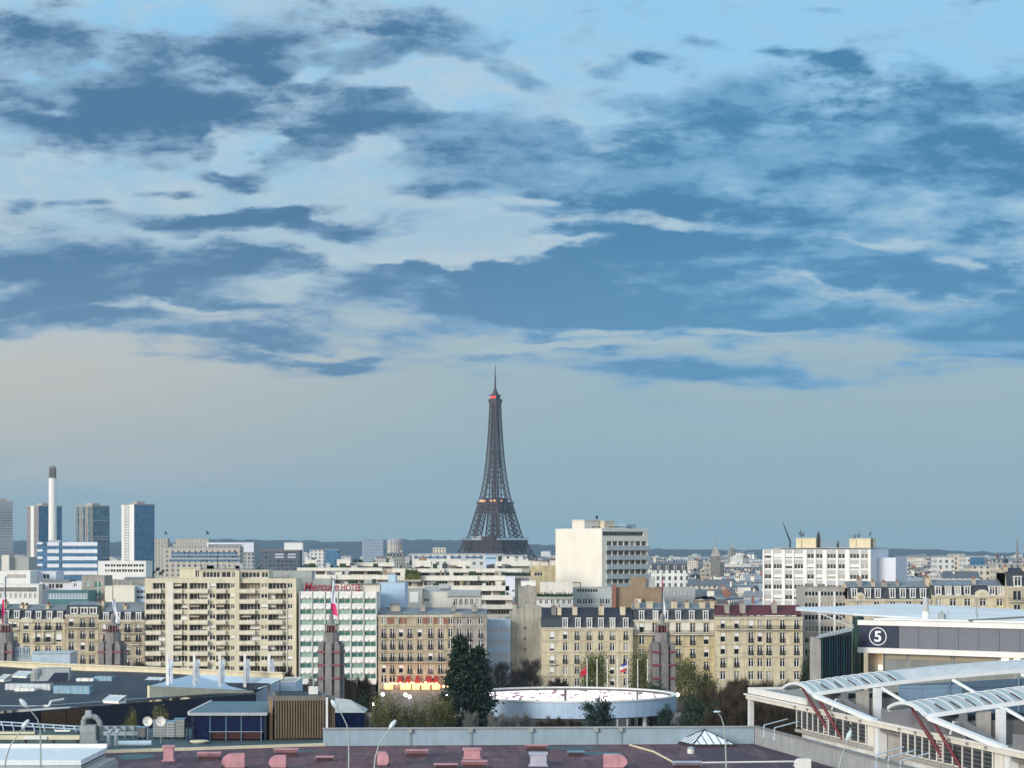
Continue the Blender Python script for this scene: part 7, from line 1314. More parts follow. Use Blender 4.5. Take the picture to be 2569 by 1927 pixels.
# ---------------------------------------------------------------- raised ring with bright screens
G['ringblue'] = mat('pale_ring_cladding', (.40, .52, .66), .5, .08, .4, pattern=grid_pattern(2.2, 30, .04, (.30, .40, .52))); G['ringdark'] = mat('dark_ring_rim', (.10, .10, .11), .5, .1)
def screen_mat():
    m = mat('bright_video_screen', (.05, .05, .05), .4, 0); t = m.node_tree; b = t.nodes['Principled BSDF']; co = t.nodes.new('ShaderNodeTexCoord'); mp = t.nodes.new('ShaderNodeMapping'); mp.inputs['Scale'].default_value = (.9, .9, 2.6); t.links.new(co.outputs['Object'], mp.inputs[0])
    z = t.nodes.new('ShaderNodeTexNoise'); z.inputs['Scale'].default_value = .9; z.inputs['Detail'].default_value = 4; t.links.new(mp.outputs[0], z.inputs['Vector']); r = t.nodes.new('ShaderNodeValToRGB'); t.links.new(z.outputs[0], r.inputs[0]); e = r.color_ramp.elements
    e[0].position = .36; e[0].color = (.14, .09, .11, 1); e[1].position = .48; e[1].color = (1, .93, .97, 1); q = e.new(.43); q.color = (.8, .62, .68, 1); t.links.new(r.outputs[0], b.inputs['Emission Color']); b.inputs['Emission Strength'].default_value = .75; return m
G['screen'] = screen_mat()
def ring():
    cx, cy, Rr, z0, z1 = xat(1425, 421), 421, 21.4, 10.3, 13.35; t = thing('screen_ring', 'raised pale blue ring with glowing white and pink screens around its inside', 'ring screen', (cx, cy, 0)); n = 72
    P = lambda r, i, z: (r*math.cos(2*math.pi*i/n), r*math.sin(2*math.pi*i/n), z)
    b = MB()
    for i in range(n): b.quad(P(Rr, i, z0), P(Rr, i+1, z0), P(Rr, i+1, z1), P(Rr, i, z1)); b.quad(P(Rr-.5, i+1, z0), P(Rr-.5, i, z0), P(Rr-.5, i, z1), P(Rr-.5, i+1, z1)); b.quad(P(Rr, i, z0), P(Rr-.5, i, z0), P(Rr-.5, i+1, z0), P(Rr, i+1, z0))
    b.build('outer_wall', G['ringblue'], t); b = MB()
    for i in range(n): b.quad(P(Rr+.15, i, z1+.004), P(Rr+.15, i+1, z1+.004), P(Rr-.7, i+1, z1+.004), P(Rr-.7, i, z1+.004)); b.quad(P(Rr+.15, i, z1+.004), P(Rr+.15, i+1, z1+.004), P(Rr+.15, i+1, z1+.3), P(Rr+.15, i, z1+.3)); b.quad(P(Rr-.7, i, z1+.004), P(Rr-.7, i+1, z1+.004), P(Rr-.7, i+1, z1+.3), P(Rr-.7, i, z1+.3)); b.quad(P(Rr+.15, i, z1+.3), P(Rr+.15, i+1, z1+.3), P(Rr-.7, i+1, z1+.3), P(Rr-.7, i, z1+.3))
    b.build('rim', G['white'], t); b = MB()
    for i in range(n): b.quad(P(Rr-.72, i, z1-.35), P(Rr-.72, i+1, z1-.35), P(Rr-.72, i+1, z1-.01), P(Rr-.72, i, z1-.01))
    b.build('inner_border', G['ringdark'], t)
    for s in range(8):
        b = MB(); i0, i1 = s*n//8, (s+1)*n//8
        for i in range(i0, i1): a, c_ = i+(.12 if i == i0 else 0), i+1-(.12 if i == i1-1 else 0); b.quad(P(Rr-.74, a, z0+.35), P(Rr-.74, c_, z0+.35), P(Rr-.74, c_, z1-.4), P(Rr-.74, a, z1-.4))
        b.build('screen', G['screen'], t); b = MB(); b.quad(P(Rr-.78, i0-.14, z0+.3), P(Rr-.78, i0+.14, z0+.3), P(Rr-.78, i0+.14, z1-.35), P(Rr-.78, i0-.14, z1-.35)); b.build('bezel', G['ringdark'], t)
        x, y, _ = P(Rr-1.2, i0, 0); MB().lathe([(.38, 0), (.38, z0-.004)], 10, (x, y, 0)).build('column', G['white'], t)
    MB().lathe([(Rr-1.2, z0-.35), (Rr-1.2, z0-.05)], 48).build('floor_disc', G['ringdark'], t)
ring()
# ---------------------------------------------------------------- four stepped concrete flag towers
G['pylon'] = mat('pylon_concrete', (.215, .205, .20), .8, .25, .8, streak=.25); G['pylonblue'] = mat('pylon_recess', (.20, .19, .20), .8, .2, .8); G['redband'] = mat('oxide_red_band', (.19, .055, .065), .6, .2, 1); G['flagwhite'] = mat('white_flag', (.66, .68, .74), .8, .1, 1); G['flagpink'] = mat('pink_flag', (.62, .04, .18), .8, .1, 1); G['flagblue'] = mat('blue_flag', (.03, .06, .28), .8, .1, 1); G['flagred'] = mat('red_flag', (.50, .03, .05), .8, .1, 1)
def hang_flag(parent, x, z1, h, w, mats, seed=0, name='flag', y=0.0):
    k = 9
    for q, m in enumerate(mats):
        b = MB(); vs = []
        for j in range(k+1):
            s = (q+j/k)/len(mats)
            for i in range(4): f = i/3; vs.append((x+f*w*(.35+.65*s)+.18*math.sin(s*6+seed), y+.28*math.sin(f*5+s*5+seed), z1-h*s-.5*f*s))
        b.add(vs, [(j*4+i, j*4+i+1, j*4+i+5, j*4+i+4) for j in range(k) for i in range(3)]); b.build(name, G[m], parent)
def pylon(u, lab, flagm, mast=1440, fl=(1470, 1556), lower=True, side=1):
    y = 470; t = thing('flag_tower', lab, 'tower', (xat(u, y), y, 0), R(10 if u > 1200 else -8), 'stepped flag towers at the fairground gate'); z = lambda v: zat(v, y); hw = 2.4
    zb, zs, zt_, zl, zn = z(1620), z(1600), z(1592), z(1570), z(1546)
    b = MB(); b.box(-hw+.5, hw-.5, -hw+.5, hw-.5, 0, zb); b.build('core', G['pylonblue'], t)
    for sx in (-1, 1):
        for sy in (-1, 1): b = MB(); b.box(*sorted((sx*hw, sx*(hw-1.15))), *sorted((sy*hw, sy*(hw-1.15))), 0, zb+.25); b.box(*sorted((sx*(hw-.35), sx*(hw-1.1))), *sorted((sy*(hw-.35), sy*(hw-1.1))), zb+.25, zb+.9); b.build('corner_pier', G['pylon'], t)
    for sx, sy in ((0, -1), (0, 1), (-1, 0), (1, 0)): b = MB(); a = .72; b.box(sx*(hw-.3)-a, sx*(hw-.3)+a, sy*(hw-.3)-a, sy*(hw-.3)+a, 0, zb+.5); b.build('middle_pier', G['pylon'], t)
    b = MB(); b.prism([(1.75*math.cos(R(22.5+45*i)), 1.75*math.sin(R(22.5+45*i))) for i in range(8)], zb-.1, zs+1.1); b.box(-1.2, 1.2, -1.2, 1.2, zs+1.1, zt_); b.build('shoulder', G['pylon'], t)
    MB().box(-.85, .85, -.85, .85, zt_, zl).build('lantern_core', G['iron'], t)
    for sx in (-1, -.33, .33, 1):
        for sy in (-1, 1): MB().box(sx*1.05-.11, sx*1.05+.11, sy*1.05-.11, sy*1.05+.11, zt_, zl).build('lantern_fin', G['redband'], t)
    MB().box(-1.3, 1.3, -1.3, 1.3, zl, zl+.35).build('lantern_cap', G['pylon'], t); b = MB(); b.lathe([(.75, zl+.35), (.55, zl+.9), (.5, zn), (.3, zn+.5)], 8); b.build('neck', G['pylon'], t)
    for v in (1635, 1668, 1701):
        b = MB(); s = hw+.25; b.box(-s, s, -s, s, z(v+2.6), z(v-2.2)); b.build('red_band', G['redband'], t)
        for sx in (-1, 1): MB().box(sx*1.25-.22, sx*1.25+.22, -hw+.42, -hw+.496, z(v-2.4), z(v-9)).build('dark_opening', G['iron'], t)
    b = MB(); b.tube((0, 0, zn), (0, 0, z(mast)), .12, .07); b.build('mast', G['iron'], t)
    if fl: hang_flag(t, .1*side, z(fl[0]), (fl[1]-fl[0])*y/F, 1.35*side, flagm, u*.1)
pylon(831, 'stepped concrete flag tower in front of the white hotel, flying a white and pink flag', ['flagwhite', 'flagwhite', 'flagpink'], 1446, (1456, 1542)); pylon(1661, 'stepped concrete flag tower beside the screen ring, with a furled white and red flag', ['flagpink', 'flagwhite', 'flagwhite'], 1436, (1450, 1548), side=.45); pylon(283, 'stepped concrete flag tower between old houses, flying a plain white flag', ['flagwhite', 'flagwhite'], 1470, (1504, 1560)); pylon(14, 'stepped concrete flag tower at the left edge of the photo, white and red flag', ['flagwhite', 'flagpink'], 1452, (1446, 1560), side=-.6)
# row of white flagpoles behind the ring
for i, u in enumerate((1473, 1498, 1524, 1549, 1574, 1600, 1625)):
    y = 462; nm = ('leftmost of seven, with a red flag', 'second from the left of seven, bare', 'third from the left of seven, bare', 'fourth of seven, bare', 'fifth of seven, with a blue white and red flag', 'sixth from the left of seven, bare', 'rightmost of seven, bare')[i]
    t = thing('flagpole', 'white flagpole behind the screen ring, '+nm, 'flagpole', (xat(u, y), y, 0), 0, 'white flagpoles behind the screen ring'); MB().tube((0, 0, 0), (0, 0, zat(1658, y)), .16, .09).build('pole', G['white'], t); MB().lathe([(.16, 0), (.2, .15), (.05, .3)], 8, (0, 0, zat(1658, y))).build('finial', G['white'], t)
    if i == 0: hang_flag(t, -.1, zat(1676, y), 1.5, -1.7, ['flagred'], 2)
    if i == 4:
        for k, m in enumerate(('flagblue', 'flagwhite', 'flagred')): b = MB(); zt_ = zat(1664, y); vs = [(-.1-1.5*f/3*(1 if k else .8)-.0, .15*math.sin(f*2+k), zt_-.55*k-.55*g-.28*f/3*3*(.3+.2*k)) for g in (0, 1) for f in range(4)]; b.add(vs, [(f, f+1, f+5, f+4) for f in range(3)]); b.build('flag', G[m], t)
# ---------------------------------------------------------------- brasserie lights at the foot of the brick house, lamps, street furniture
G['bulb'] = mat('warm_bulb', (1, .7, .4), .5, 0, emit=(1, .5, .16, 5)); G['glow'] = mat('glowing_shop_window', (1, .6, .3), .5, 0, emit=(1, .34, .09, .8)); G['whitelamp'] = mat('white_lamp_globe', (1, .95, .8), .5, 0, emit=(1, .92, .74, 8)); G['awning'] = mat('red_awning', (.36, .035, .03), .7, .15, 1)
def brasserie():
    y = 547; t = thing('brasserie_terrace', 'glowing orange brasserie terrace with red awnings at the foot of the brick house', 'cafe terrace', (xat(952, y), y, 0)); x = lambda u: xat(u, y)-xat(952, y); z = lambda v: zat(v, y)
    MB().box(0, x(1120), .2, 2.8, 0, z(1731)).build('shopfront', G['darkconc'], t)
    for a, c_ in ((965, 985), (1005, 1030), (1034, 1052), (1058, 1078), (1084, 1104)): MB().box(x(a), x(c_), .0, .19, z(1731), z(1716)).build('lit_window', G['glow'], t)
    for a, c_ in ((997, 1008), (1018, 1028), (1042, 1052), (1068, 1082), (1088, 1098)): b = MB(); b.add([(x(a), 2.4, z(1698)), (x(c_), 2.4, z(1698)), (x(c_)+.2, .2, z(1711)), (x(a)-.2, .2, z(1711))], [(0, 1, 2, 3)]); b.box(x(a)-.2, x(c_)+.2, .1, .19, z(1714), z(1711)); b.build('awning', G['awning'], t)
    rnd = random.Random(9)
    for i in range(15): u = 968+9*i+rnd.uniform(-2, 2); b = MB(); b.lathe([(.05, -.2), (.2, -.12), (.24, 0), (.2, .14), (.05, .2)], 8, (x(u), -.6-rnd.random(), z(1719-rnd.random()*7))); b.build('bulb', G['bulb'], t)
    la = bpy.data.lights.new('terrace_lamp', 'AREA'); la.shape = 'RECTANGLE'; la.size = 15; la.size_y = 1.5; la.energy = 160; la.color = (1, .45, .16); lo = bpy.data.objects.new('terrace_lamp', la); col.objects.link(lo); lo.parent = t; lo.location = (x(1035), -2.5, z(1724)); lo.rotation_euler = (R(115), 0, 0)
brasserie()
for i, u in enumerate((1113, 1123, 1147, 1153, 1170, 1187, 1199, 1206)):
    y = 543; t = thing('terrace_lantern', 'small warm lantern hanging in the dark arcade behind the conifer', 'lantern', (xat(u, y), y, zat(1723+(i % 3), y)), 0, 'warm lanterns behind the conifer'); MB().lathe([(.05, -.3), (.26, -.15), (.3, 0), (.22, .2), (.05, .3)], 8).build('globe', G['bulb'], t); b = MB(); b.tube((0, 0, .3), (0, 0, 2.2), .03); b.build('cord', G['iron'], t)
for u, v, lab in ((960, 1743, 'lit white globe lamp over the yellow birches, left one'), (1017, 1744, 'lit white globe lamp over the yellow birches, middle one'), (1028, 1749, 'lit white globe lamp right beside the middle globe lamp'), (1121, 1748, 'small lit globe lamp just left of the dark conifer'), (938, 1768, 'lit curved lamp before the birches, left of the globes'), (1524, 1730, 'round globe lamp behind the pine on the ring'), (1700, 1744, 'white lamp head right of the ring rim')):
    y = 455; t = thing('park_lamp', lab, 'street lamp', (xat(u, y), y, 0), 0, 'lit globe lamps in the park'); r = 4.2*y/F; zc_ = zat(v, y); MB().lathe([(.05, -r), (r*.75, -r*.66), (r, 0), (r*.75, r*.66), (.05, r)], 12, (0, 0, zc_)).build('globe', G['whitelamp'], t); MB().tube((0, 0, 0), (0, 0, zc_-r), .11, .07).build('post', G['unit'], t)
# tall street lamps rising from below the frame
G['lamppole'] = mat('grey_green_pole', (.30, .35, .33), .5, .12, 1, metal=.2); G['lamphead'] = mat('pale_lamp_head', (.50, .58, .60), .35, .08, 1); G['bird'] = mat('black_feather', (.012, .012, .015), .6, .1)
def lamp(lab, pts, y=236, head=None, ringhead=False):
    P = [at(u, v, y) for u, v in pts]; base = Vector((P[-1].x+(P[-1].x-P[-2].x)*1.0, y, 0)); t = thing('street_lamp', lab, 'street lamp', base, 0, 'tall street lamps in the foreground'); Q = [p-base for p in P]+[Vector((0, 0, 0))]; n = len(Q); MB().path(Q, [.045+.065*i/(n-1) for i in range(n)], 8).build('pole', G['lamppole'], t)
    d = (Q[0]-Q[1]).normalized(); h = MB()
    if ringhead: h.lathe([(.32, -.1), (.45, 0), (.32, .1)], 14, tuple(Q[0]))
    else:
        up = Vector((-d.z, 0, d.x)); up = up if up.z > 0 else -up; a, b_ = Q[0]-d*.1, Q[0]+d*1.15; h.path([a, a.lerp(b_, .25), a.lerp(b_, .6), b_], [.12, .26, .3, .12], 10)
    h.build('lamp_head', G['lamphead'], t); return t, Q[0]+d*1.15+base
lamp('tall pale street lamp leaning right, nearest the left edge', [(57, 1828), (44, 1846), (26, 1872), (16, 1900), (12, 1927)])
lamp('tall thin street lamp curving left over the dark roof', [(67, 1774), (80, 1788), (94, 1806), (101, 1830), (102, 1870), (102, 1927)])
lamp('thin street lamp curving left in front of the blue shed', [(846, 1778), (858, 1795), (870, 1820), (875, 1845), (875, 1927)])
_, hp = lamp('tall pale street lamp with a black bird, before the grey parapet', [(978, 1829), (966, 1846), (950, 1872), (942, 1900), (939, 1927)])
lamp('thin street lamp with round head beside the glass pyramid', [(1799, 1787), (1809, 1800), (1816, 1822), (1820, 1860), (1822, 1927)], ringhead=True)
_, hp2 = lamp('tall pale street lamp with a black bird, below the red legs', [(2126, 1858), (2121, 1872), (2113, 1895), (2108, 1915), (2106, 1927)])
def bird(p, lab, face):
    t = thing('bird', lab, 'bird', p, face); b = MB(); b.lathe([(.01, -.26), (.07, -.2), (.115, -.05), (.12, .06), (.09, .17), (.075, .22), (.085, .28), (.07, .35), (.02, .39)], 10); me = b.data('body', [G['bird']]); me.transform(Matrix.Translation((0, 0, .34))@Matrix.Rotation(R(28), 4, 'Y')); me.polygons.foreach_set('use_smooth', [True]*len(me.polygons)); link('body', me, t)
    q = MB(); q.add([(-.10, -.05, .20), (-.10, .05, .20), (-.40, .06, -.02), (-.40, -.06, -.02), (-.10, -.05, .17), (-.10, .05, .17), (-.40, .06, -.04), (-.40, -.06, -.04)], [(0, 1, 2, 3), (4, 7, 6, 5), (0, 3, 7, 4), (1, 5, 6, 2), (2, 6, 7, 3)]); q.build('tail', G['bird'], t); q = MB(); q.tube((.2, 0, .66), (.34, 0, .63), .03, .005, 6); q.build('beak', G['iron'], t); [MB().tube((0, s*.05, 0), (0, s*.05, .2), .015, .02, 5).build('leg', G['iron'], t) for s in (-1, 1)]
bird(hp+Vector((-.25, 0, .16)), 'black crow perched on the lamp before the grey parapet', .3); bird(hp2+Vector((-.1, 0, .22)), 'black crow perched on the lamp below the red legs', 2.6)
# ---------------------------------------------------------------- trees
def leafmat(nm, a, b_, rough=.75):
    m = mat(nm, a, rough, 0); t = m.node_tree; bs = t.nodes['Principled BSDF']; g = t.nodes.new('ShaderNodeNewGeometry'); mx = t.nodes.new('ShaderNodeMix'); mx.data_type = 'RGBA'; t.links.new(g.outputs['Random Per Island'], mx.inputs[0]); mx.inputs[6].default_value = (*a, 1); mx.inputs[7].default_value = (*b_, 1); t.links.new(mx.outputs[2], bs.inputs['Base Color']); G[nm] = m
leafmat('conifer_leaf', (.003, .012, .008), (.012, .042, .024)); leafmat('pine_leaf', (.006, .018, .016), (.02, .044, .034)); leafmat('spring_leaf', (.045, .06, .012), (.12, .13, .03)); leafmat('birch_leaf', (.05, .055, .012), (.17, .15, .035)); leafmat('twig_brown', (.035, .026, .017), (.10, .072, .045)); leafmat('twig_dark', (.03, .027, .030), (.075, .062, .062)); leafmat('twig_pale', (.12, .12, .11), (.34, .34, .32)); leafmat('shrub_leaf', (.008, .022, .013), (.03, .05, .022))
G['bark'] = mat('dark_bark', (.045, .036, .03), .9, .3, 2); G['birchbark'] = mat('pale_birch_bark', (.42, .40, .35), .8, .3, 2)
def leaf_quad(b, p, r, rnd, flat_=0.0):
    a = Vector((rnd.gauss(0, 1), rnd.gauss(0, 1), rnd.gauss(0, 1)+flat_)).normalized(); e = a.orthogonal().normalized(); e.rotate(Matrix.Rotation(rnd.uniform(0, 6.28), 3, a)); g = a.cross(e).normalized(); s = r*rnd.uniform(.6, 1.3); b.quad(p-e*s, p-g*s*.55, p+e*s, p+g*s*.55)
def twig(b, p, d, L_, w): d = d.normalized(); s = d.orthogonal().normalized()*w; e = p+d*L_; b.add([tuple(p-s), tuple(p+s), tuple(e)], [(0, 1, 2)]); s2 = d.cross(s).normalized()*w; b.add([tuple(p-s2), tuple(p+s2), tuple(e)], [(0, 1, 2)])
def limbs(rnd, H, r0, crown0, spread, n, up=.7):
    b = MB(); pts = [Vector((0, 0, 0))]; k = 6
    for i in range(1, k+1): pts.append(Vector((rnd.uniform(-.03, .03)*H, rnd.uniform(-.03, .03)*H, H*.92*i/k)))
    b.path([tuple(p) for p in pts], [r0*(1-.9*i/k) for i in range(k+1)], 7); tips = []
    for i in range(n):
        s = crown0+(1-crown0)*(i+.5)/n*.85; f = s*k*.99; j = min(k-1, int(f)); p = pts[j].lerp(pts[j+1], f-j); a = i*2.4+rnd.uniform(-.4, .4); L_ = spread*(1.15-s*.7)*rnd.uniform(.7, 1.15); d = Vector((math.cos(a), math.sin(a), up*rnd.uniform(.6, 1.4))); m1 = p+d*L_*.5+Vector((0, 0, L_*.08)); e = p+d*L_+Vector((0, 0, L_*.22)); rr = r0*(1-s)*.55+.015*H*.1; b.path([tuple(p), tuple(m1), tuple(e)], [rr, rr*.6, rr*.2], 5); tips += [(m1, d), (e, d), (p.lerp(e, .75), d)]
        for q in range(2): d2 = (d+Vector((rnd.gauss(0, .6), rnd.gauss(0, .6), rnd.uniform(0, .6)))).normalized(); e2 = m1+d2*L_*.5; b.path([tuple(m1), tuple(e2)], [rr*.5, rr*.15], 4); tips.append((e2, d2))
    return b, tips
def proto(kind, seed):
    rnd = random.Random(seed); c_ = MB()
    if kind == 'conifer':
        H = 20; b = MB(); b.path([(0, 0, 0), (0, 0, 10), (.2, 0, 19)], [.55, .3, .05], 8); b.path([(1.2, 0, 3), (1.9, .3, 10), (2.1, .3, 17.4)], [.3, .2, .05], 7)
        for cx, cy, top, wid, z0 in ((-.4, 0, 20, 4.9, 1), (2.0, .4, 18.2, 3.6, 2)):
            for i in range(330):
                s = rnd.random()**.75; z = z0+(top-z0)*s; rad = wid*(1-s)**.8*1.12*(.72+.28*math.sin(z*2.3+cx)); a = rnd.uniform(0, 6.28); q = Vector((cx+math.cos(a)*rad*.93, cy+math.sin(a)*rad*.93, z)); cl = rnd.uniform(.45, .95)
                for k in range(26): leaf_quad(c_, q+Vector((rnd.gauss(0, cl*.6), rnd.gauss(0, cl*.6), rnd.gauss(0, cl*.42)-.1)), .27, rnd)
        return b, c_, 'bark', 'conifer_leaf'
    if kind == 'pine':
        b, tips = limbs(rnd, 9, .28, .3, 3.2, 14, .25)
        for p, d in tips+[(Vector((0, 0, 8.4)), 0), (Vector((.4, 0, 7.7)), 0)]:
            for k in range(80): leaf_quad(c_, p+Vector((rnd.gauss(0, .62), rnd.gauss(0, .62), rnd.gauss(.12, .22))), .19, rnd, 1.0)
        return b, c_, 'bark', 'pine_leaf'
    if kind == 'shrub':
        b, tips = limbs(rnd, 4, .15, .1, 2.3, 14, .5)
        for p, d in tips:
            for k in range(60): leaf_quad(c_, p+Vector((rnd.gauss(0, .55), rnd.gauss(0, .55), rnd.gauss(0, .45))), .17, rnd)
        return b, c_, 'bark', 'shrub_leaf'
    if kind == 'spring':
        b, tips = limbs(rnd, 14, .32, .28, 5.2, 26, .75)
        for p, d in tips:
            for k in range(46): leaf_quad(c_, p+Vector((rnd.gauss(0, .95), rnd.gauss(0, .95), rnd.gauss(0, .95))), .2, rnd)
        return b, c_, 'bark', 'spring_leaf'
    if kind == 'birch':
        b, tips = limbs(rnd, 9, .2, .25, 2.3, 18, 1.2)
        for p, d in tips:
            for k in range(34): leaf_quad(c_, p+Vector((rnd.gauss(0, .45), rnd.gauss(0, .45), rnd.gauss(-.2, .6))), .14, rnd)
        return b, c_, 'birchbark', 'birch_leaf'
    dk = {'bare': ('twig_brown', 10, .2, 4.2, 26, .75), 'baredark': ('twig_dark', 15, .34, 5.0, 24, .7), 'barepale': ('twig_pale', 7, .12, 2.6, 22, .9)}[kind]
    b, tips = limbs(rnd, dk[1], dk[2], .22, dk[3], dk[4], dk[5])
    for p, d in tips:
        d = d if isinstance(d, Vector) else Vector((0, 0, 1))
        for k in range(52): q = p+Vector((rnd.gauss(0, .35), rnd.gauss(0, .35), rnd.gauss(0, .35)))*dk[3]/4; twig(c_, q, d+Vector((rnd.gauss(0, .55), rnd.gauss(0, .55), rnd.uniform(-.1, .9))), rnd.uniform(.5, 1.5)*dk[3]/4.2, .03 if kind != 'bare' else .045)
    return b, c_, ('bark' if kind != 'barepale' else 'birchbark'), dk[0]
TP = {}
def tree(kind, u, vtop, y, lab, group=None, vw=None, var=0, name=None, zb=0.0):
    key = (kind, var)
    if key not in TP:
        b, c_, bm, lm = proto(kind, 40+var*7+len(kind)); H = max(v[2] for v in c_.v); TP[key] = (b.data('trunk', [G[bm]]), c_.data('crown', [G[lm]]), H, max(v[0] for v in c_.v)-min(v[0] for v in c_.v))
    tm, cm, H, Wd = TP[key]; rnd = random.Random(int(u*7+vtop)); h = zat(vtop, y)-zb; s = h/H; sx = s if vw is None else vw*y/F/Wd
    t = thing(name or {'conifer': 'conifer_tree', 'pine': 'pine_tree', 'shrub': 'shrub', 'spring': 'budding_tree', 'birch': 'birch_tree'}.get(kind, 'bare_tree'), lab, 'tree' if kind != 'shrub' else 'shrub', (xat(u, y), y, zb), rnd.uniform(0, 6.28) if kind != 'conifer' else 0, group); t.scale = (sx, sx, s); link('trunk', tm, t); link('crown', cm, t); return t
tree('conifer', 1163, 1590, 392, 'tall dark double-topped conifer in front of the corner house', vw=212)
for i, (u, v, w, lab) in enumerate(((950, 1722, 46, 'leftmost yellow-green birch, at the edge of the park'), (985, 1716, 52, 'yellow-green birch under the left globe lamp'), (1022, 1740, 44, 'short yellow-green birch in the middle of the birch row'), (1058, 1735, 40, 'thin pale-stemmed birch right of the middle birches'), (1092, 1718, 50, 'yellow-green birch nearest the dark conifer, left side'), (1118, 1728, 46, 'yellow-green birch overlapping the conifer foot'))): tree('birch', u, v, 366+4*i, lab, 'yellow-green birches in the park', w*1.7, i % 3, zb=2)
for i, (u, v, w, lab) in enumerate(((1245, 1772, 50, 'pale silvery bare tree right beside the conifer'), (1280, 1782, 55, 'pale silvery bare tree, second right of the conifer'), (1322, 1776, 50, 'pale silvery bare tree before the left end of the ring wall'), (1182, 1775, 40, 'pale silvery bare tree at the conifer foot'))): tree('barepale', u, v, 372+3*i, lab, 'silvery bare trees by the conifer', w*1.3, i % 2, zb=4)
for i, (u, v, w, lab) in enumerate(((1395, 1790, 70, 'low brown bare shrub before the pale ring wall, left one'), (1440, 1795, 70, 'low brown bare shrub before the pale ring wall, right one'), (1360, 1800, 60, 'low brown bare shrub between the silvery trees and the ring'))): tree('bare', u, v, 382+2*i, lab, 'bare shrubs before the ring', w, i % 2, name='bare_shrub', zb=5)
tree('pine', 1503, 1742, 384, 'dark layered pine standing before the middle of the ring', vw=120); tree('pine', 1672, 1763, 388, 'small dark pine before the right end of the ring', vw=62, var=1)
tree('shrub', 1645, 1692, 450, 'dark evergreen clump behind the ring at the foot of the flag tower', vw=95); tree('shrub', 1600, 1712, 452, 'low dark evergreen clump behind the ring, left of the flag tower', vw=60, var=1); tree('shrub', 1478, 1694, 470, 'dark green evergreen under the leftmost flagpole', vw=66)
for i, (u, v, w, y, lab) in enumerate(((1490, 1618, 120, 500, 'budding yellow-green tree behind the white flagpoles'), (1605, 1612, 80, 505, 'budding yellow-green tree left of the right flag tower'), (1720, 1632, 110, 500, 'budding yellow-green tree right of the right flag tower'), (1770, 1668, 100, 480, 'olive budding tree behind the brown bare hedge'))): tree('spring', u, v, y, lab, 'budding trees before the stone houses', w, i % 2)
for i, (u, v, w, y, lab) in enumerate(((1742, 1722, 90, 410, 'dark green rounded tree right of the ring'), (1722, 1772, 70, 398, 'low dark green tree touching the ring end'), (2024, 1612, 46, 450, 'dark evergreen against the concrete end pillar'), (1790, 1742, 90, 405, 'dark green tree at the left foot of the brown bare hedge'))): tree('shrub', u, v, y, lab, None, w*1.1, i % 2, name='evergreen_tree')
k = 0
for row, (y, vt) in enumerate(((430, 1690), (414, 1712), (398, 1744))):
    for i in range(9):
        u = 1774+28*i+row*9; v = vt+34*abs((u-1905)/150)**2.2+random.Random(u).uniform(-5, 6)
        tree('bare', u, v, y, ('brown bare tree in the back row of the clipped grove by the white porch', 'brown bare tree in the middle row of the clipped grove by the white porch', 'brown bare tree in the front row of the clipped grove by the white porch')[row], 'brown bare trees, '+('back', 'middle', 'front')[row]+' row of the grove', 98, k % 3); k += 1
for i, (u, v, w, y, lab) in enumerate(((1332, 1640, 80, 530, 'dark bare tree with forked trunk before the grey blank wall'), (1248, 1650, 90, 535, 'dark bare tree before the blue glazed infill building'), (1296, 1668, 70, 528, 'dark bare tree between the glazed infill and the blank wall'))): tree('baredark', u, v, y, lab, 'dark bare street trees', w*1.1, i % 2)
for i, (u, v, w, y, lab) in enumerate(((330, 1650, 80, 520, 'brown bare tree right of the white-bannered flag tower'), (372, 1648, 90, 520, 'brown bare tree at the left foot of the beige flats'), (430, 1662, 80, 520, 'bare tree behind the first white mast'), (505, 1660, 80, 520, 'bare tree behind the second white mast'), (660, 1668, 80, 520, 'bare tree before the right part of the beige flats'), (715, 1662, 70, 520, 'bare tree at the right corner of the beige flats'), (790, 1688, 60, 500, 'bare tree left of the hotel flag tower'), (870, 1680, 70, 500, 'bare tree right of the hotel flag tower'), (912, 1684, 60, 505, 'bare tree before the last hotel bay'), (215, 1668, 60, 515, 'small bare tree before the narrow mansard house'), (1400, 1690, 80, 520, 'bare reddish tree before the black-roofed house'), (1850, 1690, 80, 515, 'bare tree before the red-roofed house'))): tree('bare', u, v, y, lab, 'bare street trees along the boulevard', w, i % 3)
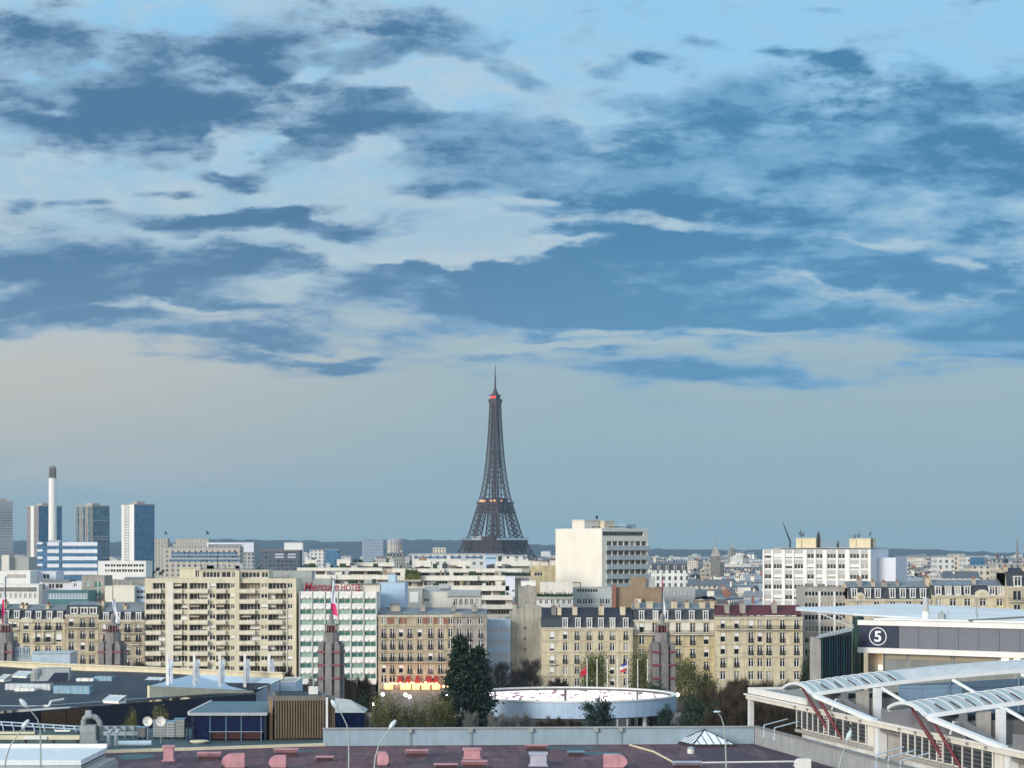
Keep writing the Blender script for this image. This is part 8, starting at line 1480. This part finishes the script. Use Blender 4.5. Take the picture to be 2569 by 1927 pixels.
tree('shrub', 612, 1668, 515, 'green leafy bush before the beige flats', vw=80); tree('shrub', 900, 1730, 440, 'dark green hedge tree before the hotel podium', vw=70, var=1, name='evergreen_tree'); tree('shrub', 860, 1745, 430, 'dark green bush right of the flag tower foot', vw=80)
for u, v, w, lab in ((331, 1766, 50, 'yellow-brown birch before the navy wall, left of the dishes'), (404, 1752, 70, 'larger yellow-brown birch before the navy wall, above the dishes')): tree('birch', u, v, 356, lab, 'birches before the navy wall', w, 1, zb=6)
# parked cars glimpsed below the hotel
G['carwhite'] = mat('white_car_paint', (.62, .63, .64), .25, 0); G['cardark'] = mat('dark_car_paint', (.03, .035, .045), .2, 0)
def car(u, y, m, lab, rz):
    t = thing('parked_car', lab, 'car', (xat(u, y), y, 0), rz); b = MB(); b.extrude_y([(-2.1, .35), (2.1, .35), (2.1, .8), (1.2, .95), (-1.9, .95), (-2.1, .8)], -.85, .85); b.build('body', G[m], t); b = MB(); b.extrude_y([(-1.8, .96), (1.1, .96), (.5, 1.45), (-1.3, 1.45)], -.75, .75); b.build('window', G['glass'], t); MB().box(-1.25, .45, -.7, .7, 1.452, 1.49).build('roof', G[m], t)
    for x in (-1.3, 1.3):
        for s in (-.8, .8): b = MB(); b.tube((x, s-.1, .33), (x, s+.1, .33), .33, .33, 12); b.build('wheel', G['iron'], t)
car(905, 470, 'carwhite', 'white car parked below the hotel, near the flag tower', .2)
# ---------------------------------------------------------------- air between the camera and the hills
hz = bpy.data.materials.new('haze_air'); hz.use_nodes = True; t_ = hz.node_tree; t_.nodes.remove(t_.nodes['Principled BSDF']); pv_ = t_.nodes.new('ShaderNodeVolumePrincipled'); pv_.inputs['Color'].default_value = (.56, .78, .95, 1); pv_.inputs['Density'].default_value = 4.2e-5; pv_.inputs['Anisotropy'].default_value = .1
t_.links.new(pv_.outputs[0], t_.nodes['Material Output'].inputs['Volume'])
b = MB(); b.box(-9100, 9100, -400, 11100, -3.0, 345); o = b.build('haze', hz); tag(o, 'thin blue haze hanging over the whole city', None, None, 'stuff')
